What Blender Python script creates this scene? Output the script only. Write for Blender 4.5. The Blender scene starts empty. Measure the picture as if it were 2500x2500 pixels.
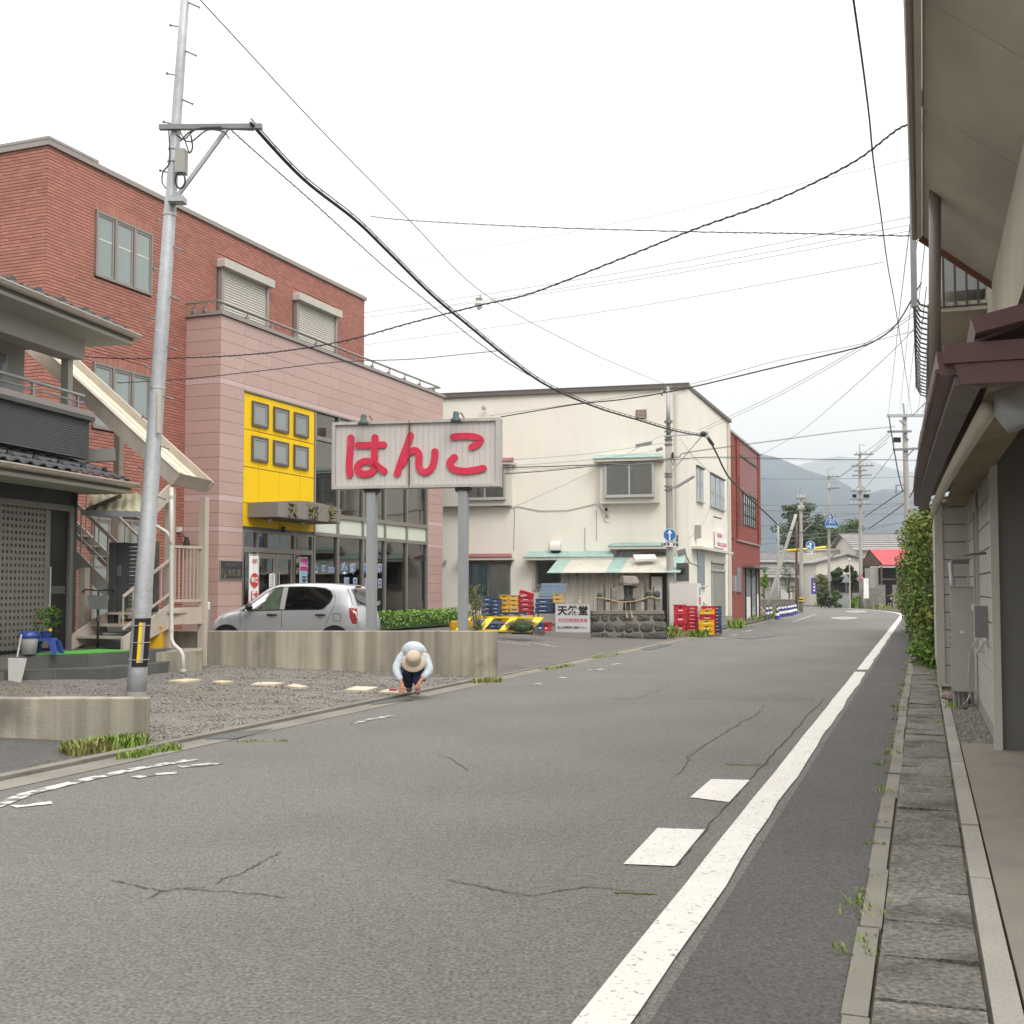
import bpy, math, random
from mathutils import Vector, Matrix
random.seed(11)
SC = bpy.context.scene
COL = SC.collection
pi = math.pi
# ---------------------------------------------------------------- camera
F_PX, EYE, PITCH = 2780.0, 1.65, math.radians(2.8)      # focal length in photo pixels (2500 wide), eye height, upward tilt
CY = 1435 - F_PX * math.tan(PITCH)
cam = bpy.data.objects.new('camera', bpy.data.cameras.new('camera'))
COL.objects.link(cam)
cam.location = (0, 0, EYE)
cam.rotation_euler = (pi / 2 + PITCH, 0, 0)
cam.data.sensor_width = 36
cam.data.lens = 36 * F_PX / 2500
cam.data.shift_y = (CY - 1250) / 2500
cam.data.clip_end = 30000
SC.camera = cam
# ---------------------------------------------------------------- sky: bright overcast
SUN_EL, SUN_AZ = math.radians(46), math.radians(152)
W = bpy.data.worlds.new('World'); SC.world = W; W.use_nodes = True
nt = W.node_tree; nt.nodes.clear()
def wn(t, **k):
    n = nt.nodes.new(t)
    for a, b in k.items(): setattr(n, a, b)
    return n
def wmath(op, a, b):
    n = wn('ShaderNodeMath', operation=op)
    for i, v in enumerate((a, b)):
        if isinstance(v, (int, float)): n.inputs[i].default_value = v
        else: nt.links.new(v, n.inputs[i])
    return n.outputs[0]
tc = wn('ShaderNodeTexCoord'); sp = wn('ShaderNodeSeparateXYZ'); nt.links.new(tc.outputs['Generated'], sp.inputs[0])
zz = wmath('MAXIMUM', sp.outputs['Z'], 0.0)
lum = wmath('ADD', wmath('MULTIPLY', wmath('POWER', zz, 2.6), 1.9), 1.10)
mp = wn('ShaderNodeMapping'); mp.inputs['Scale'].default_value = (1.2, 1.2, 3.5); nt.links.new(tc.outputs['Generated'], mp.inputs[0])
cn = wn('ShaderNodeTexNoise'); cn.inputs['Scale'].default_value = 2.2; cn.inputs['Detail'].default_value = 5; nt.links.new(mp.outputs[0], cn.inputs['Vector'])
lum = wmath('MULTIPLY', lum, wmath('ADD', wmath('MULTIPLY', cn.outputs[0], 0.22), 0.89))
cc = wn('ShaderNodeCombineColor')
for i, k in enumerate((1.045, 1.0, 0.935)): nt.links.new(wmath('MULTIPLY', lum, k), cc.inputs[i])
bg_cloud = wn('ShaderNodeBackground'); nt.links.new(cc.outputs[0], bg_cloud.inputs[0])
sky = wn('ShaderNodeTexSky', sky_type='NISHITA'); sky.sun_disc = False; sky.sun_elevation = SUN_EL; sky.sun_rotation = SUN_AZ
bg_sky = wn('ShaderNodeBackground'); bg_sky.inputs[1].default_value = 0.1; nt.links.new(sky.outputs[0], bg_sky.inputs[0])
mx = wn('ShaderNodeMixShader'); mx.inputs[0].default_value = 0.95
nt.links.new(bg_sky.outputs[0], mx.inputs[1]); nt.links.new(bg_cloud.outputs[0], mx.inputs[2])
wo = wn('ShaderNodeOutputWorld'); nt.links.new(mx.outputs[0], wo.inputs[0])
# ---------------------------------------------------------------- sun, veiled by cloud
sun = bpy.data.objects.new('sun', bpy.data.lights.new('sun', 'SUN')); COL.objects.link(sun)
sun.data.energy = 1.5; sun.data.angle = math.radians(25); sun.data.color = (1, 0.96, 0.9)
_d = Vector((math.sin(SUN_AZ) * math.cos(SUN_EL), math.cos(SUN_AZ) * math.cos(SUN_EL), math.sin(SUN_EL)))
sun.rotation_euler = _d.to_track_quat('Z', 'Y').to_euler()
SC.view_settings.view_transform = 'Standard'; SC.view_settings.look = 'None'
SC.view_settings.exposure = 0.46; SC.view_settings.gamma = 1.0; SC.view_settings.use_curve_mapping = False
SC.render.engine = 'CYCLES'
SC.cycles.max_bounces = 6; SC.cycles.transparent_max_bounces = 12; SC.cycles.use_denoising = True
SC.cycles.caustics_reflective = False; SC.cycles.caustics_refractive = False

# ---------------------------------------------------------------- placement helpers (metres; camera stands over the origin, +Y ahead)
TH = math.radians(19.8)                                   # the road runs 19.8 degrees to the right of straight ahead
SN, CS = math.sin(TH), math.cos(TH)
def P(px, py, Y):                                         # photo pixel at distance Y
    dx = (px - 1250) / F_PX; du = (CY - py) / F_PX
    d = Vector((dx, math.cos(PITCH) - du * math.sin(PITCH), math.sin(PITCH) + du * math.cos(PITCH)))
    return Vector((0, 0, EYE)) + d * (Y / d.y)
def PG(px, py, z=0.0):                                    # photo pixel on level ground z
    dx = (px - 1250) / F_PX; du = (CY - py) / F_PX
    d = Vector((dx, math.cos(PITCH) - du * math.sin(PITCH), math.sin(PITCH) + du * math.cos(PITCH)))
    return Vector((0, 0, EYE)) + d * ((z - EYE) / d.z)
def rr(x, y): return x * CS - y * SN                      # distance to the right of the road axis
def zg(x, y):                                             # the plots on the left rise away from the kerb
    r = rr(x, y)
    return 0.02 + min(0.6, 0.045 * max(0.0, -7.45 - r))
def PS(px, py, off=0.0):                                  # photo pixel on the rising plots
    p = PG(px, py, 0.1)
    for _ in range(12): p = PG(px, py, zg(p.x, p.y) + off)
    return p
def RP(s, r, z=0.0):                                      # road coordinates: s along, r to the right; bends left after 74 m
    if s <= 71: return Vector((s * SN + r * CS, s * CS - r * SN, z))
    x, y, h = 71 * SN, 71 * CS, TH; L = s - 71; n = max(1, int(L / 2)); d = L / n
    for i in range(n):
        t = (i + .5) * d
        h = TH - math.radians(30) * min(1, t / 34)
        x += math.sin(h) * d; y += math.cos(h) * d
    return Vector((x + r * math.cos(h), y - r * math.sin(h), z))

# ---------------------------------------------------------------- mesh builder
class MB:
    def __init__(s): s.v = []; s.f = []
    def add(s, vs, fs):
        o = len(s.v); s.v += [tuple(v) for v in vs]; s.f += [tuple(i + o for i in f) for f in fs]; return s
    def box(s, x0, x1, y0, y1, z0, z1):
        return s.add([(x0,y0,z0),(x1,y0,z0),(x1,y1,z0),(x0,y1,z0),(x0,y0,z1),(x1,y0,z1),(x1,y1,z1),(x0,y1,z1)],
                     [(0,3,2,1),(4,5,6,7),(0,1,5,4),(1,2,6,5),(2,3,7,6),(3,0,4,7)])
    def hexa(s, p):                                       # eight corners: bottom ring then top ring
        return s.add(p, [(0,3,2,1),(4,5,6,7),(0,1,5,4),(1,2,6,5),(2,3,7,6),(3,0,4,7)])
    def poly(s, pts): return s.add(pts, [tuple(range(len(pts)))])
    def prism(s, pts, y0, y1):                            # outline in xz, thickness in y
        n = len(pts); a = [(x, y0, z) for x, z in pts] + [(x, y1, z) for x, z in pts]
        return s.add(a, [tuple(range(n)), tuple(range(2*n-1, n-1, -1))] + [(i, i+n, (i+1)%n+n, (i+1)%n) for i in range(n)])
    def slab(s, pts, z0, z1):                             # outline in xy, thickness in z
        n = len(pts); a = [(p[0], p[1], z0) for p in pts] + [(p[0], p[1], z1) for p in pts]
        return s.add(a, [tuple(range(n-1,-1,-1)), tuple(range(n, 2*n))] + [(i, (i+1)%n, (i+1)%n+n, i+n) for i in range(n)])
    def tube(s, pts, r, n=6, caps=True):
        pts = [Vector(p) for p in pts]; N = len(pts); rad = r if isinstance(r, (list, tuple)) else [r] * N
        vs = []; up = None
        for i, p in enumerate(pts):
            t = (pts[min(i+1, N-1)] - pts[max(i-1, 0)]).normalized()
            if up is None: up = t.orthogonal().normalized()
            up = (up - t * up.dot(t)); up = up.normalized() if up.length > 1e-5 else t.orthogonal().normalized()
            b = t.cross(up)
            for k in range(n):
                a = 2 * pi * k / n; vs.append(p + (up * math.cos(a) + b * math.sin(a)) * rad[i])
        fs = [(i*n+k, i*n+(k+1)%n, (i+1)*n+(k+1)%n, (i+1)*n+k) for i in range(N-1) for k in range(n)]
        if caps: fs += [tuple(range(n-1,-1,-1)), tuple(range((N-1)*n, N*n))]
        return s.add(vs, fs)
    def bar(s, a, b, w, h=None):                          # square bar between two points
        a, b = Vector(a), Vector(b); h = h or w; t = (b - a).normalized()
        u = Vector((0,0,1)); u = (u - t * u.dot(t)); u = u.normalized() if u.length > .05 else Vector((0,1,0)); q = t.cross(u).normalized(); u = q.cross(t)
        c = [(-1,-1),(1,-1),(1,1),(-1,1)]
        return s.hexa([a + q*i*w/2 + u*j*h/2 for i, j in c] + [b + q*i*w/2 + u*j*h/2 for i, j in c])
    def lathe(s, prof, c=(0,0,0), n=16):
        vs = [(c[0] + r*math.cos(2*pi*k/n), c[1] + r*math.sin(2*pi*k/n), c[2] + z) for r, z in prof for k in range(n)]
        fs = [(i*n+k, i*n+(k+1)%n, (i+1)*n+(k+1)%n, (i+1)*n+k) for i in range(len(prof)-1) for k in range(n)]
        return s.add(vs, fs + [tuple(range(n-1,-1,-1)), tuple(range((len(prof)-1)*n, len(prof)*n))])
    def ball(s, c, rx, ry=None, rz=None, n=8, m=6):
        ry = ry or rx; rz = rz or rx
        vs = [(c[0]+rx*math.sin(pi*j/m)*math.cos(2*pi*k/n), c[1]+ry*math.sin(pi*j/m)*math.sin(2*pi*k/n), c[2]+rz*math.cos(pi*j/m)) for j in range(1, m) for k in range(n)]
        vs += [(c[0],c[1],c[2]+rz),(c[0],c[1],c[2]-rz)]; T = len(vs)-2
        fs = [(j*n+k, (j+1)*n+k, (j+1)*n+(k+1)%n, j*n+(k+1)%n) for j in range(m-2) for k in range(n)]
        fs += [(T, k, (k+1)%n) for k in range(n)] + [(T+1, (m-2)*n+(k+1)%n, (m-2)*n+k) for k in range(n)]
        return s.add(vs, fs)
    def mesh(s, name, m, smooth=False):
        me = bpy.data.meshes.new(name); me.from_pydata(s.v, [], s.f)
        if m: me.materials.append(m)
        if smooth: me.polygons.foreach_set('use_smooth', [True] * len(me.polygons))
        me.update(); return me
    def build(s, name, m, parent=None, smooth=False):
        return link(name, s.mesh(name, m, smooth), parent)
def link(name, me, parent=None):
    o = bpy.data.objects.new(name, me); COL.objects.link(o); o.parent = parent; return o
def tag(o, label=None, cat=None, group=None, kind=None):
    for k, v in (('label', label), ('category', cat), ('group', group), ('kind', kind)):
        if v: o[k] = v
    return o
def thing(name, label, cat, loc=(0,0,0), rz=0.0, group=None):
    o = bpy.data.objects.new(name, None); COL.objects.link(o); o.empty_display_size = .2
    o.location = loc; o.rotation_euler = (0, 0, rz); return tag(o, label, cat, group, 'thing')
def copy_tree(o, parent=None):
    c = o.copy(); COL.objects.link(c); c.parent = parent
    for ch in list(o.children): copy_tree(ch, c)
    return c
def dup(root, loc, rz, label, group=None):
    c = copy_tree(root); c.location = loc; c.rotation_euler = (0, 0, rz); return tag(c, label, None, group)
def bx(name, m, parent, *a): return MB().box(*a).build(name, m, parent)
_tc = {}
def text_mesh(body, size, m, ext=0.004, bold=0.0, spacing=1.0):
    cu = bpy.data.curves.new('lettering', 'FONT'); cu.body = body; cu.size = size; cu.extrude = ext; cu.offset = bold; cu.resolution_u = 3
    cu.space_character = spacing; cu.align_x = 'CENTER'; cu.align_y = 'CENTER'
    o = bpy.data.objects.new('lettering', cu); COL.objects.link(o)
    me = bpy.data.meshes.new_from_object(o.evaluated_get(bpy.context.evaluated_depsgraph_get()))
    bpy.data.objects.remove(o); bpy.data.curves.remove(cu)
    me.materials.clear(); me.materials.append(m); return me
def text(body, size, m, parent, x, y, z, ext=0.004, bold=0.0, rz=0.0, spacing=1.0, sx=1.0, name='lettering'):
    o = link(name, text_mesh(body, size, m, ext, bold, spacing), parent)      # stands upright, facing local -Y
    o.location = (x, y, z); o.rotation_euler = (pi/2, 0, rz); o.scale = (sx, 1, 1); return o

# ---------------------------------------------------------------- materials
def mat(name, col, rough=.8, var=.12, sc=3.0, det=4, bump=0.0, bsc=60.0, metal=0.0, spec=.5, col2=None, c2sc=2.0, thr=(.52,.62), streak=0.0, ssc=(6,6,.35), isl=0.0, rnd=0.0, speck=0.0, spsc=120.0, map_=None, coat=0.0, speck2=0.0, sp2sc=16.0):
    m = bpy.data.materials.new(name); m.use_nodes = True; t = m.node_tree; N = t.nodes; L = t.links
    bs = N['Principled BSDF']; bs.inputs['Roughness'].default_value = rough; bs.inputs['Metallic'].default_value = metal
    bs.inputs['Specular IOR Level'].default_value = spec; bs.inputs['Coat Weight'].default_value = coat
    tcn = N.new('ShaderNodeTexCoord'); src = tcn.outputs['Object']
    if map_:
        mpn = N.new('ShaderNodeMapping'); mpn.inputs['Scale'].default_value = map_; L.new(src, mpn.inputs[0]); src = mpn.outputs[0]
    def noise(scale, detail, vec=None):
        n = N.new('ShaderNodeTexNoise'); n.inputs['Scale'].default_value = scale; n.inputs['Detail'].default_value = detail; L.new(vec or src, n.inputs['Vector']); return n.outputs[0]
    def math_(op, a, b):
        n = N.new('ShaderNodeMath'); n.operation = op
        for i, v in enumerate((a, b)):
            if isinstance(v, (int, float)): n.inputs[i].default_value = v
            else: L.new(v, n.inputs[i])
        return n.outputs[0]
    def rng(v, a, b, c, d):
        n = N.new('ShaderNodeMapRange'); L.new(v, n.inputs[0])
        for i, q in enumerate((a, b, c, d)): n.inputs[i+1].default_value = q
        return n.outputs[0]
    f = rng(noise(sc, det), .25, .75, 1 - var, 1 + var)
    if streak:
        mpn = N.new('ShaderNodeMapping'); mpn.inputs['Scale'].default_value = ssc; L.new(tcn.outputs['Object'], mpn.inputs[0])
        f = math_('MULTIPLY', f, rng(noise(1.0, 5, mpn.outputs[0]), .35, .68, 1 - streak, 1 + streak * .35))
    if isl:
        g = N.new('ShaderNodeNewGeometry'); f = math_('MULTIPLY', f, rng(g.outputs['Random Per Island'], 0, 1, 1 - isl, 1 + isl))
    if rnd:
        g = N.new('ShaderNodeObjectInfo'); f = math_('MULTIPLY', f, rng(g.outputs['Random'], 0, 1, 1 - rnd, 1 + rnd))
    if speck: f = math_('MULTIPLY', f, rng(noise(spsc, 2), .3, .7, 1 - speck, 1 + speck))
    if speck2: f = math_('MULTIPLY', f, rng(noise(sp2sc, 3), .35, .65, 1 - speck2, 1 + speck2))
    base = N.new('ShaderNodeRGB'); base.outputs[0].default_value = (*col, 1); c = base.outputs[0]
    if col2:
        mxn = N.new('ShaderNodeMix'); mxn.data_type = 'RGBA'; L.new(rng(noise(c2sc, 6), thr[0], thr[1], 0, 1), mxn.inputs[0])
        L.new(c, mxn.inputs[6]); mxn.inputs[7].default_value = (*col2, 1); c = mxn.outputs[2]
    vm = N.new('ShaderNodeVectorMath'); vm.operation = 'SCALE'; L.new(c, vm.inputs[0]); L.new(f, vm.inputs['Scale'])
    L.new(vm.outputs[0], bs.inputs['Base Color'])
    if bump:
        b = N.new('ShaderNodeBump'); b.inputs['Strength'].default_value = bump; b.inputs['Distance'].default_value = .02
        L.new(noise(bsc, 3), b.inputs['Height']); L.new(b.outputs[0], bs.inputs['Normal'])
    return m
def glass(name, tint=(.75,.8,.78), rough=.01, ior=1.5, refl=1.0):
    m = bpy.data.materials.new(name); m.use_nodes = True; t = m.node_tree; N = t.nodes; L = t.links
    N.remove(N['Principled BSDF']); tr = N.new('ShaderNodeBsdfTransparent'); tr.inputs[0].default_value = (*tint, 1)
    gl = N.new('ShaderNodeBsdfGlossy'); gl.inputs['Roughness'].default_value = rough; gl.inputs[0].default_value = (refl, refl, refl, 1)
    fr = N.new('ShaderNodeFresnel'); fr.inputs[0].default_value = ior; mxn = N.new('ShaderNodeMixShader')
    L.new(fr.outputs[0], mxn.inputs[0]); L.new(tr.outputs[0], mxn.inputs[1]); L.new(gl.outputs[0], mxn.inputs[2]); L.new(mxn.outputs[0], N['Material Output'].inputs[0])
    return m
def leafmat(name, col, var=.35, col2=None):
    m = mat(name, col, rough=.55, var=.15, sc=.8, isl=var, col2=col2, c2sc=1.6, thr=(.5, .62))
    m.node_tree.nodes['Principled BSDF'].inputs['Specular IOR Level'].default_value = .3
    return m
K = {}
def mk(k, *a, **kw): K[k] = mat(k, *a, **kw); return K[k]
mk('asphalt', (.142,.137,.130), .9, .07, .55, 6, bump=.6, bsc=90, speck=.42, spsc=52, speck2=.10, sp2sc=13, col2=(.130,.125,.119), c2sc=.5, thr=(.45,.6))
mk('asphalt_new', (.082,.080,.079), .9, .10, .8, 6, bump=.5, bsc=120, speck=.40, spsc=52, speck2=.08)
mk('asphalt_lot', (.115,.107,.102), .9, .12, .5, 6, bump=.5, bsc=110, speck=.32, spsc=40, speck2=.08)
mk('gravel', (.165,.155,.142), .95, .18, 1.0, 8, bump=.8, bsc=45, speck=.4, spsc=34, col2=(.155,.15,.10), c2sc=.8, thr=(.58,.72))
mk('stone_chip', (.21,.197,.18), .9, .1, 3, isl=.5)
mk('earth', (.10,.095,.075), .95, .25, .05, 8)
mk('concrete', (.37,.335,.27), .9, .12, 1.6, 6, bump=.3, bsc=45, streak=.42, ssc=(5,5,.22), speck=.08, spsc=60, col2=(.16,.15,.125), c2sc=1.1, thr=(.55,.75))
mk('concrete_pale', (.27,.255,.23), .9, .14, 1.2, 6, bump=.3, bsc=60, speck=.12, spsc=70)
mk('kerbstone', (.19,.178,.155), .9, .22, 1.5, 6, bump=.4, bsc=60, speck=.15)
mk("lid", (.155,.148,.133), .95, .22, 2.0, 6, bump=1.0, bsc=60, speck=.5, spsc=38, rnd=.16, col2=(.085,.082,.07), c2sc=2.5, thr=(.5,.65))
mk('apron', (.20,.178,.15), .9, .22, .9, 6, bump=.25, bsc=60, col2=(.15,.14,.125), c2sc=.9)
mk('paint_white', (.62,.61,.58), .75, .06, 3, 4, bump=.3, bsc=110, col2=(.22,.215,.21), c2sc=34.0, thr=(.60,.70))
mk('paint_worn', (.50,.49,.47), .8, .06, 3, 4, col2=(.13,.127,.122), c2sc=7.0, thr=(.46,.54))
mk('brick', (.40,.168,.128), .7, .07, .6, 3, isl=.14, rnd=.10, speck=.06, spsc=60)
mk('brick_joint', (.10,.055,.045), .9, .1)
mk('granite', (.47,.325,.295), .45, .05, .4, 3, rnd=.045, speck=.22, spsc=42)
mk('granite_pale', (.54,.41,.385), .4, .05, .4, 3, speck=.2, spsc=42)
mk('joint_dark', (.09,.07,.065), .9)
mk('coping', (.32,.29,.275), .5, .06, 1.5, metal=.3)
mk('bronze_alu', (.255,.235,.215), .45, .05, 2, metal=.35)
mk('alu_dark', (.12,.115,.108), .5, .05, 2, metal=.3)
mk('yellow_panel', (.86,.555,.003), .55, .03, .6, spec=.2)
mk('frost', (.27,.32,.31), .12, .08, .5, spec=.6)
mk('frost_grey', (.26,.29,.3), .1, .06, .5, spec=.6)
mk('shutter', (.50,.48,.43), .5, .05, 2)
mk('spandrel', (.62,.66,.58), .3, .03, 1)
mk('plaque', (.028,.03,.036), .25, .05, 2)
mk('gold', (.27,.225,.13), .35, .05, 3, metal=.6)
mk('plaster', (.82,.785,.71), .92, .04, .5, 5, bump=.25, bsc=70, streak=.025, ssc=(3,3,.2))
mk('fascia', (.13,.115,.105), .6, .08, 2)
mk('cream_trim', (.62,.59,.53), .6, .05, 2)
mk('alu', (.52,.52,.50), .4, .04, 2, metal=.5)
mk('teal_roof', (.30,.44,.41), .55, .12, 2.5, streak=.15)
mk('maroon_roof', (.26,.10,.105), .55, .12, 2.5)
mk('tin', (.55,.52,.46), .6, .1, 1.2, streak=.22, ssc=(9,9,.6), col2=(.33,.2,.11), c2sc=1.5, thr=(.68,.78))
mk('tin_roof', (.50,.48,.43), .6, .12, 1.2, col2=(.36,.18,.1), c2sc=1.3, thr=(.64,.74))
mk('redwall', (.235,.055,.046), .85, .06, .8, 4, bump=.2, bsc=80)
mk('redtile', (.30,.13,.125), .6, .05, .8, isl=.1)
mk('redbrick', (.27,.05,.028), .7, .1, 1, isl=.2)
mk('curtain', (.46,.44,.41), .9, .08, 3)
mk('curtain_pale', (.66,.66,.64), .9, .1, 3)
mk('curtain_blue', (.22,.38,.46), .8, .1, 3)
mk('interior', (.17,.175,.155), .9, .3, .7)
mk('interior_pale', (.30,.30,.27), .9, .3, .7)
mk('black', (.012,.012,.013), .6)
mk('rubber', (.02,.02,.02), .8, .1)
mk('steel', (.36,.375,.39), .5, .08, 4, metal=.5)
mk('galv', (.40,.42,.44), .55, .10, 9, 5, metal=.35, speck=.10, spsc=40)
mk('galv_dark', (.22,.225,.23), .5, .1, 5, metal=.4)
mk('sign_steel', (.30,.315,.335), .5, .06, 2, streak=.1)
mk('pole_conc', (.40,.385,.36), .85, .08, 2, 5, streak=.12, ssc=(8,8,.2))
mk('sign_board', (.58,.55,.53), .6, .05, 1.2, streak=.12, ssc=(9,9,.3))
mk('sign_frame', (.46,.44,.42), .55, .06, 2, streak=.12, col2=(.3,.2,.13), c2sc=3, thr=(.72,.8))
mk('sign_red', (.60,.022,.068), .5, .07, 2.5, 4, col2=(.62,.07,.14), c2sc=2.2, thr=(.6,.75))
mk('lamp_green', (.045,.085,.085), .5, .08, 4)
mk('wire', (.022,.022,.026), .6)
mk('wire_grey', (.16,.16,.165), .6)
mk('insul', (.55,.54,.5), .3)
mk('cream_steel', (.50,.44,.38), .55, .05, 2, streak=.08)
mk('cream_roof', (.62,.59,.47), .5, .12, 1.2, streak=.12)
mk('poly', (.46,.46,.32), .35, .2, 2.5)
mk('siding_dark', (.072,.077,.08), .75, .08, 3, bump=.2)
mk('tile_dark', (.022,.025,.033), .3, .15, 4, spec=.6)
mk('soffit', (.42,.42,.37), .8, .06, 1)
mk('house_cream', (.46,.45,.41), .8, .05, 1)
mk('door_alu', (.19,.18,.165), .5, .05, 2, metal=.2)
mk('slate', (.095,.10,.097), .8, .25, 2.2, 6, bump=.2, rnd=.1)
mk('green_mat', (.11,.42,.07), .95, .12, 30, 3, bump=.6, bsc=160)
mk('blue_plastic', (.035,.075,.33), .35, .05, 2)
mk('white_plastic', (.66,.66,.64), .4, .05, 2)
mk('pipe_white', (.60,.58,.53), .4, .05, 2)
mk('siding_grey', (.40,.385,.35), .7, .05, 1.5, bump=.12, bsc=50)
mk('siding_trim', (.43,.415,.38), .6, .05, 1.5)
mk('box_grey', (.40,.395,.37), .5, .04, 2)
mk('pipe_grey', (.27,.29,.305), .45, .06, 3)
mk('maroon', (.115,.06,.062), .5, .12, 3)
mk('wood_soffit', (.30,.245,.15), .85, .22, 1.2, 6, streak=.25, ssc=(1.2,14,14))
mk('gutter_cream', (.52,.47,.38), .5, .1, 2)
mk('eave_olive', (.45,.42,.335), .85, .12, 1.0, 6, streak=.28, ssc=(1,.6,1))
mk('iron', (.075,.08,.085), .5, .1, 4, metal=.3)
mk('downpipe', (.20,.165,.15), .4, .06, 2)
mk('basalt', (.085,.083,.076), .95, .3, 5, 6, bump=1.0, bsc=16, rnd=.25)
mk('mortar', (.20,.185,.155), .95, .15, 3, bump=.4)
mk('old_stone', (.22,.195,.172), .95, .28, 7, 6, bump=.9, bsc=26, rnd=.12)
mk('old_wood', (.13,.095,.075), .9, .2, 5, streak=.2)
mk('straw', (.42,.33,.2), .9, .15, 20)
mk('crate_red', (.50,.012,.035), .45, .08, 2, rnd=.12)
mk('crate_yellow', (.78,.44,.012), .45, .08, 2, rnd=.08)
mk('crate_tan', (.66,.44,.14), .5, .08, 2, rnd=.08)
mk('crate_blue', (.04,.085,.19), .45, .08, 2, rnd=.18)
mk('crate_pale', (.26,.36,.46), .45, .08, 2, rnd=.06)
mk('crate_print', (.75,.74,.74), .5, .1, 2)
mk('rack_yellow', (.85,.58,.004), .4, .04, 2)
mk('board_white', (.56,.575,.59), .55, .06, 2)
mk('ink_black', (.014,.014,.018), .6)
mk('ink_pink', (.56,.17,.24), .6, .1, 4)
mk('ink_blue', (.075,.19,.42), .5)
mk('ink_white', (.82,.82,.82), .5)
mk('ink_red', (.55,.035,.03), .5)
mk('magenta', (.42,.03,.25), .7)
mk('pale_blue', (.28,.45,.62), .7)
mk('sign_blue', (.025,.16,.45), .4, .04, 2)
mk('car_paint', (.50,.515,.54), .3, .03, 1, metal=.45, coat=.8)
mk('car_dark', (.012,.013,.015), .4)
mk('lamp_clear', (.55,.57,.58), .1, .05, 3, spec=.8)
mk('lamp_red', (.30,.012,.014), .12)
mk('skin', (.42,.185,.12), .6, .06, 8)
mk('shirt', (.47,.525,.575), .9, .12, 9, bump=1.0, bsc=14)
mk('trousers', (.017,.025,.075), .9, .1, 6)
mk('hat', (.47,.385,.30), .9, .06, 6, bump=.3, bsc=60)
mk('shoe', (.30,.2,.18), .8, .1, 6)
mk('cardboard', (.56,.48,.37), .9, .1, 3)
mk('rust', (.16,.07,.045), .9, .2, 5)
mk('cone_blue', (.03,.04,.22), .5)
mk('red_tin', (.50,.05,.065), .5, .08, 1.5, streak=.1)
mk('house_wall', (.52,.48,.39), .85, .06, .6)
mk('house_grey', (.34,.335,.32), .85, .06, .6)
mk('roof_grey', (.20,.195,.20), .7, .14, 1.5, isl=.2)
mk('block', (.235,.22,.2), .95, .12, 1.5, rnd=.14, bump=.3)
mk('bark', (.09,.075,.06), .95, .2, 6, bump=.8, bsc=20)
mk('purple', (.10,.06,.36), .7)
mk('hill', (.035,.06,.085), .95, .35, .004, 8)
mk('hill_far', (.04,.065,.085), .95, .3, .003, 8)
mk('plate_steel', (.10,.108,.112), .6, .12, 3, metal=.3)
mk('crack', (.06,.058,.054), 1.0)
mk('moss', (.12,.15,.035), .95, .3, 6)
K['leaf'] = leafmat('leaf', (.075,.125,.028), .45)
K['leaf_photinia'] = leafmat('leaf_photinia', (.105,.17,.03), .5, col2=(.19,.22,.04))
K['leaf_red'] = leafmat('leaf_red', (.36,.085,.03), .3)
K['leaf_dark'] = leafmat('leaf_dark', (.045,.078,.032), .45)
K['leaf_pine'] = leafmat('leaf_pine', (.05,.08,.035), .4)
K['leaf_bright'] = leafmat('leaf_bright', (.15,.29,.035), .35)
K['leaf_olive'] = leafmat('leaf_olive', (.15,.165,.055), .4)
K['leaf_thyme'] = leafmat('leaf_thyme', (.105,.125,.06), .4, col2=(.26,.13,.16))
K['weed'] = leafmat('weed', (.17,.25,.045), .3, col2=(.27,.26,.09))
K['pane'] = glass('pane', (.93,.94,.93)); K['pane_dark'] = glass('pane_dark', (.85,.88,.86), .01, 2.0)
K['pane_blue'] = glass('pane_blue', (.9,.93,.95), .01, 2.6); K['car_glass'] = glass('car_glass', (.8,.86,.82), .01, 1.5); K['car_privacy'] = glass('car_privacy', (.3,.3,.31), .01, 1.5)
# ================================================================ SETTING
def struct(o): o['kind'] = 'structure'; return o
def ribbon(name, m, s0, s1, r0, r1, z, parent=None, step=2.0, th=0.0):
    n = max(1, int((s1 - s0) / step)); b = MB(); vs = []
    for i in range(n + 1):
        s = s0 + (s1 - s0) * i / n; vs += [RP(s, r0, z), RP(s, r1, z)]
    b.add(vs, [(2*i, 2*i+1, 2*i+3, 2*i+2) for i in range(n)])
    if th:
        k = len(b.v); b.add([(v[0], v[1], v[2] - th) for v in vs], [])
        b.f += [(2*i+a, 2*i+2+a, k+2*i+2+a, k+2*i+a) for i in range(n) for a in (0, 1)] + [(0, 1, k+1, k), (2*n, 2*n+1, k+2*n+1, k+2*n)]
    return b.build(name, m, parent)
struct(MB().poly([(-12000,-4000,-.06),(12000,-4000,-.06),(12000,12000,-.06),(-12000,12000,-.06)]).build('ground', K['earth']))
road = struct(ribbon('road', K['asphalt'], -14, 190, -7.1, -1.0, 0.0))
struct(ribbon('asphalt_strip', K['asphalt_new'], -14, 120, -1.0, -.3, .004))
struct(ribbon('gutter_strip', K['kerbstone'], -14, 74, -7.42, -7.08, .005))
struct(ribbon('verge', K['earth'], 60, 190, -14, -7.09, -.01))
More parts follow.
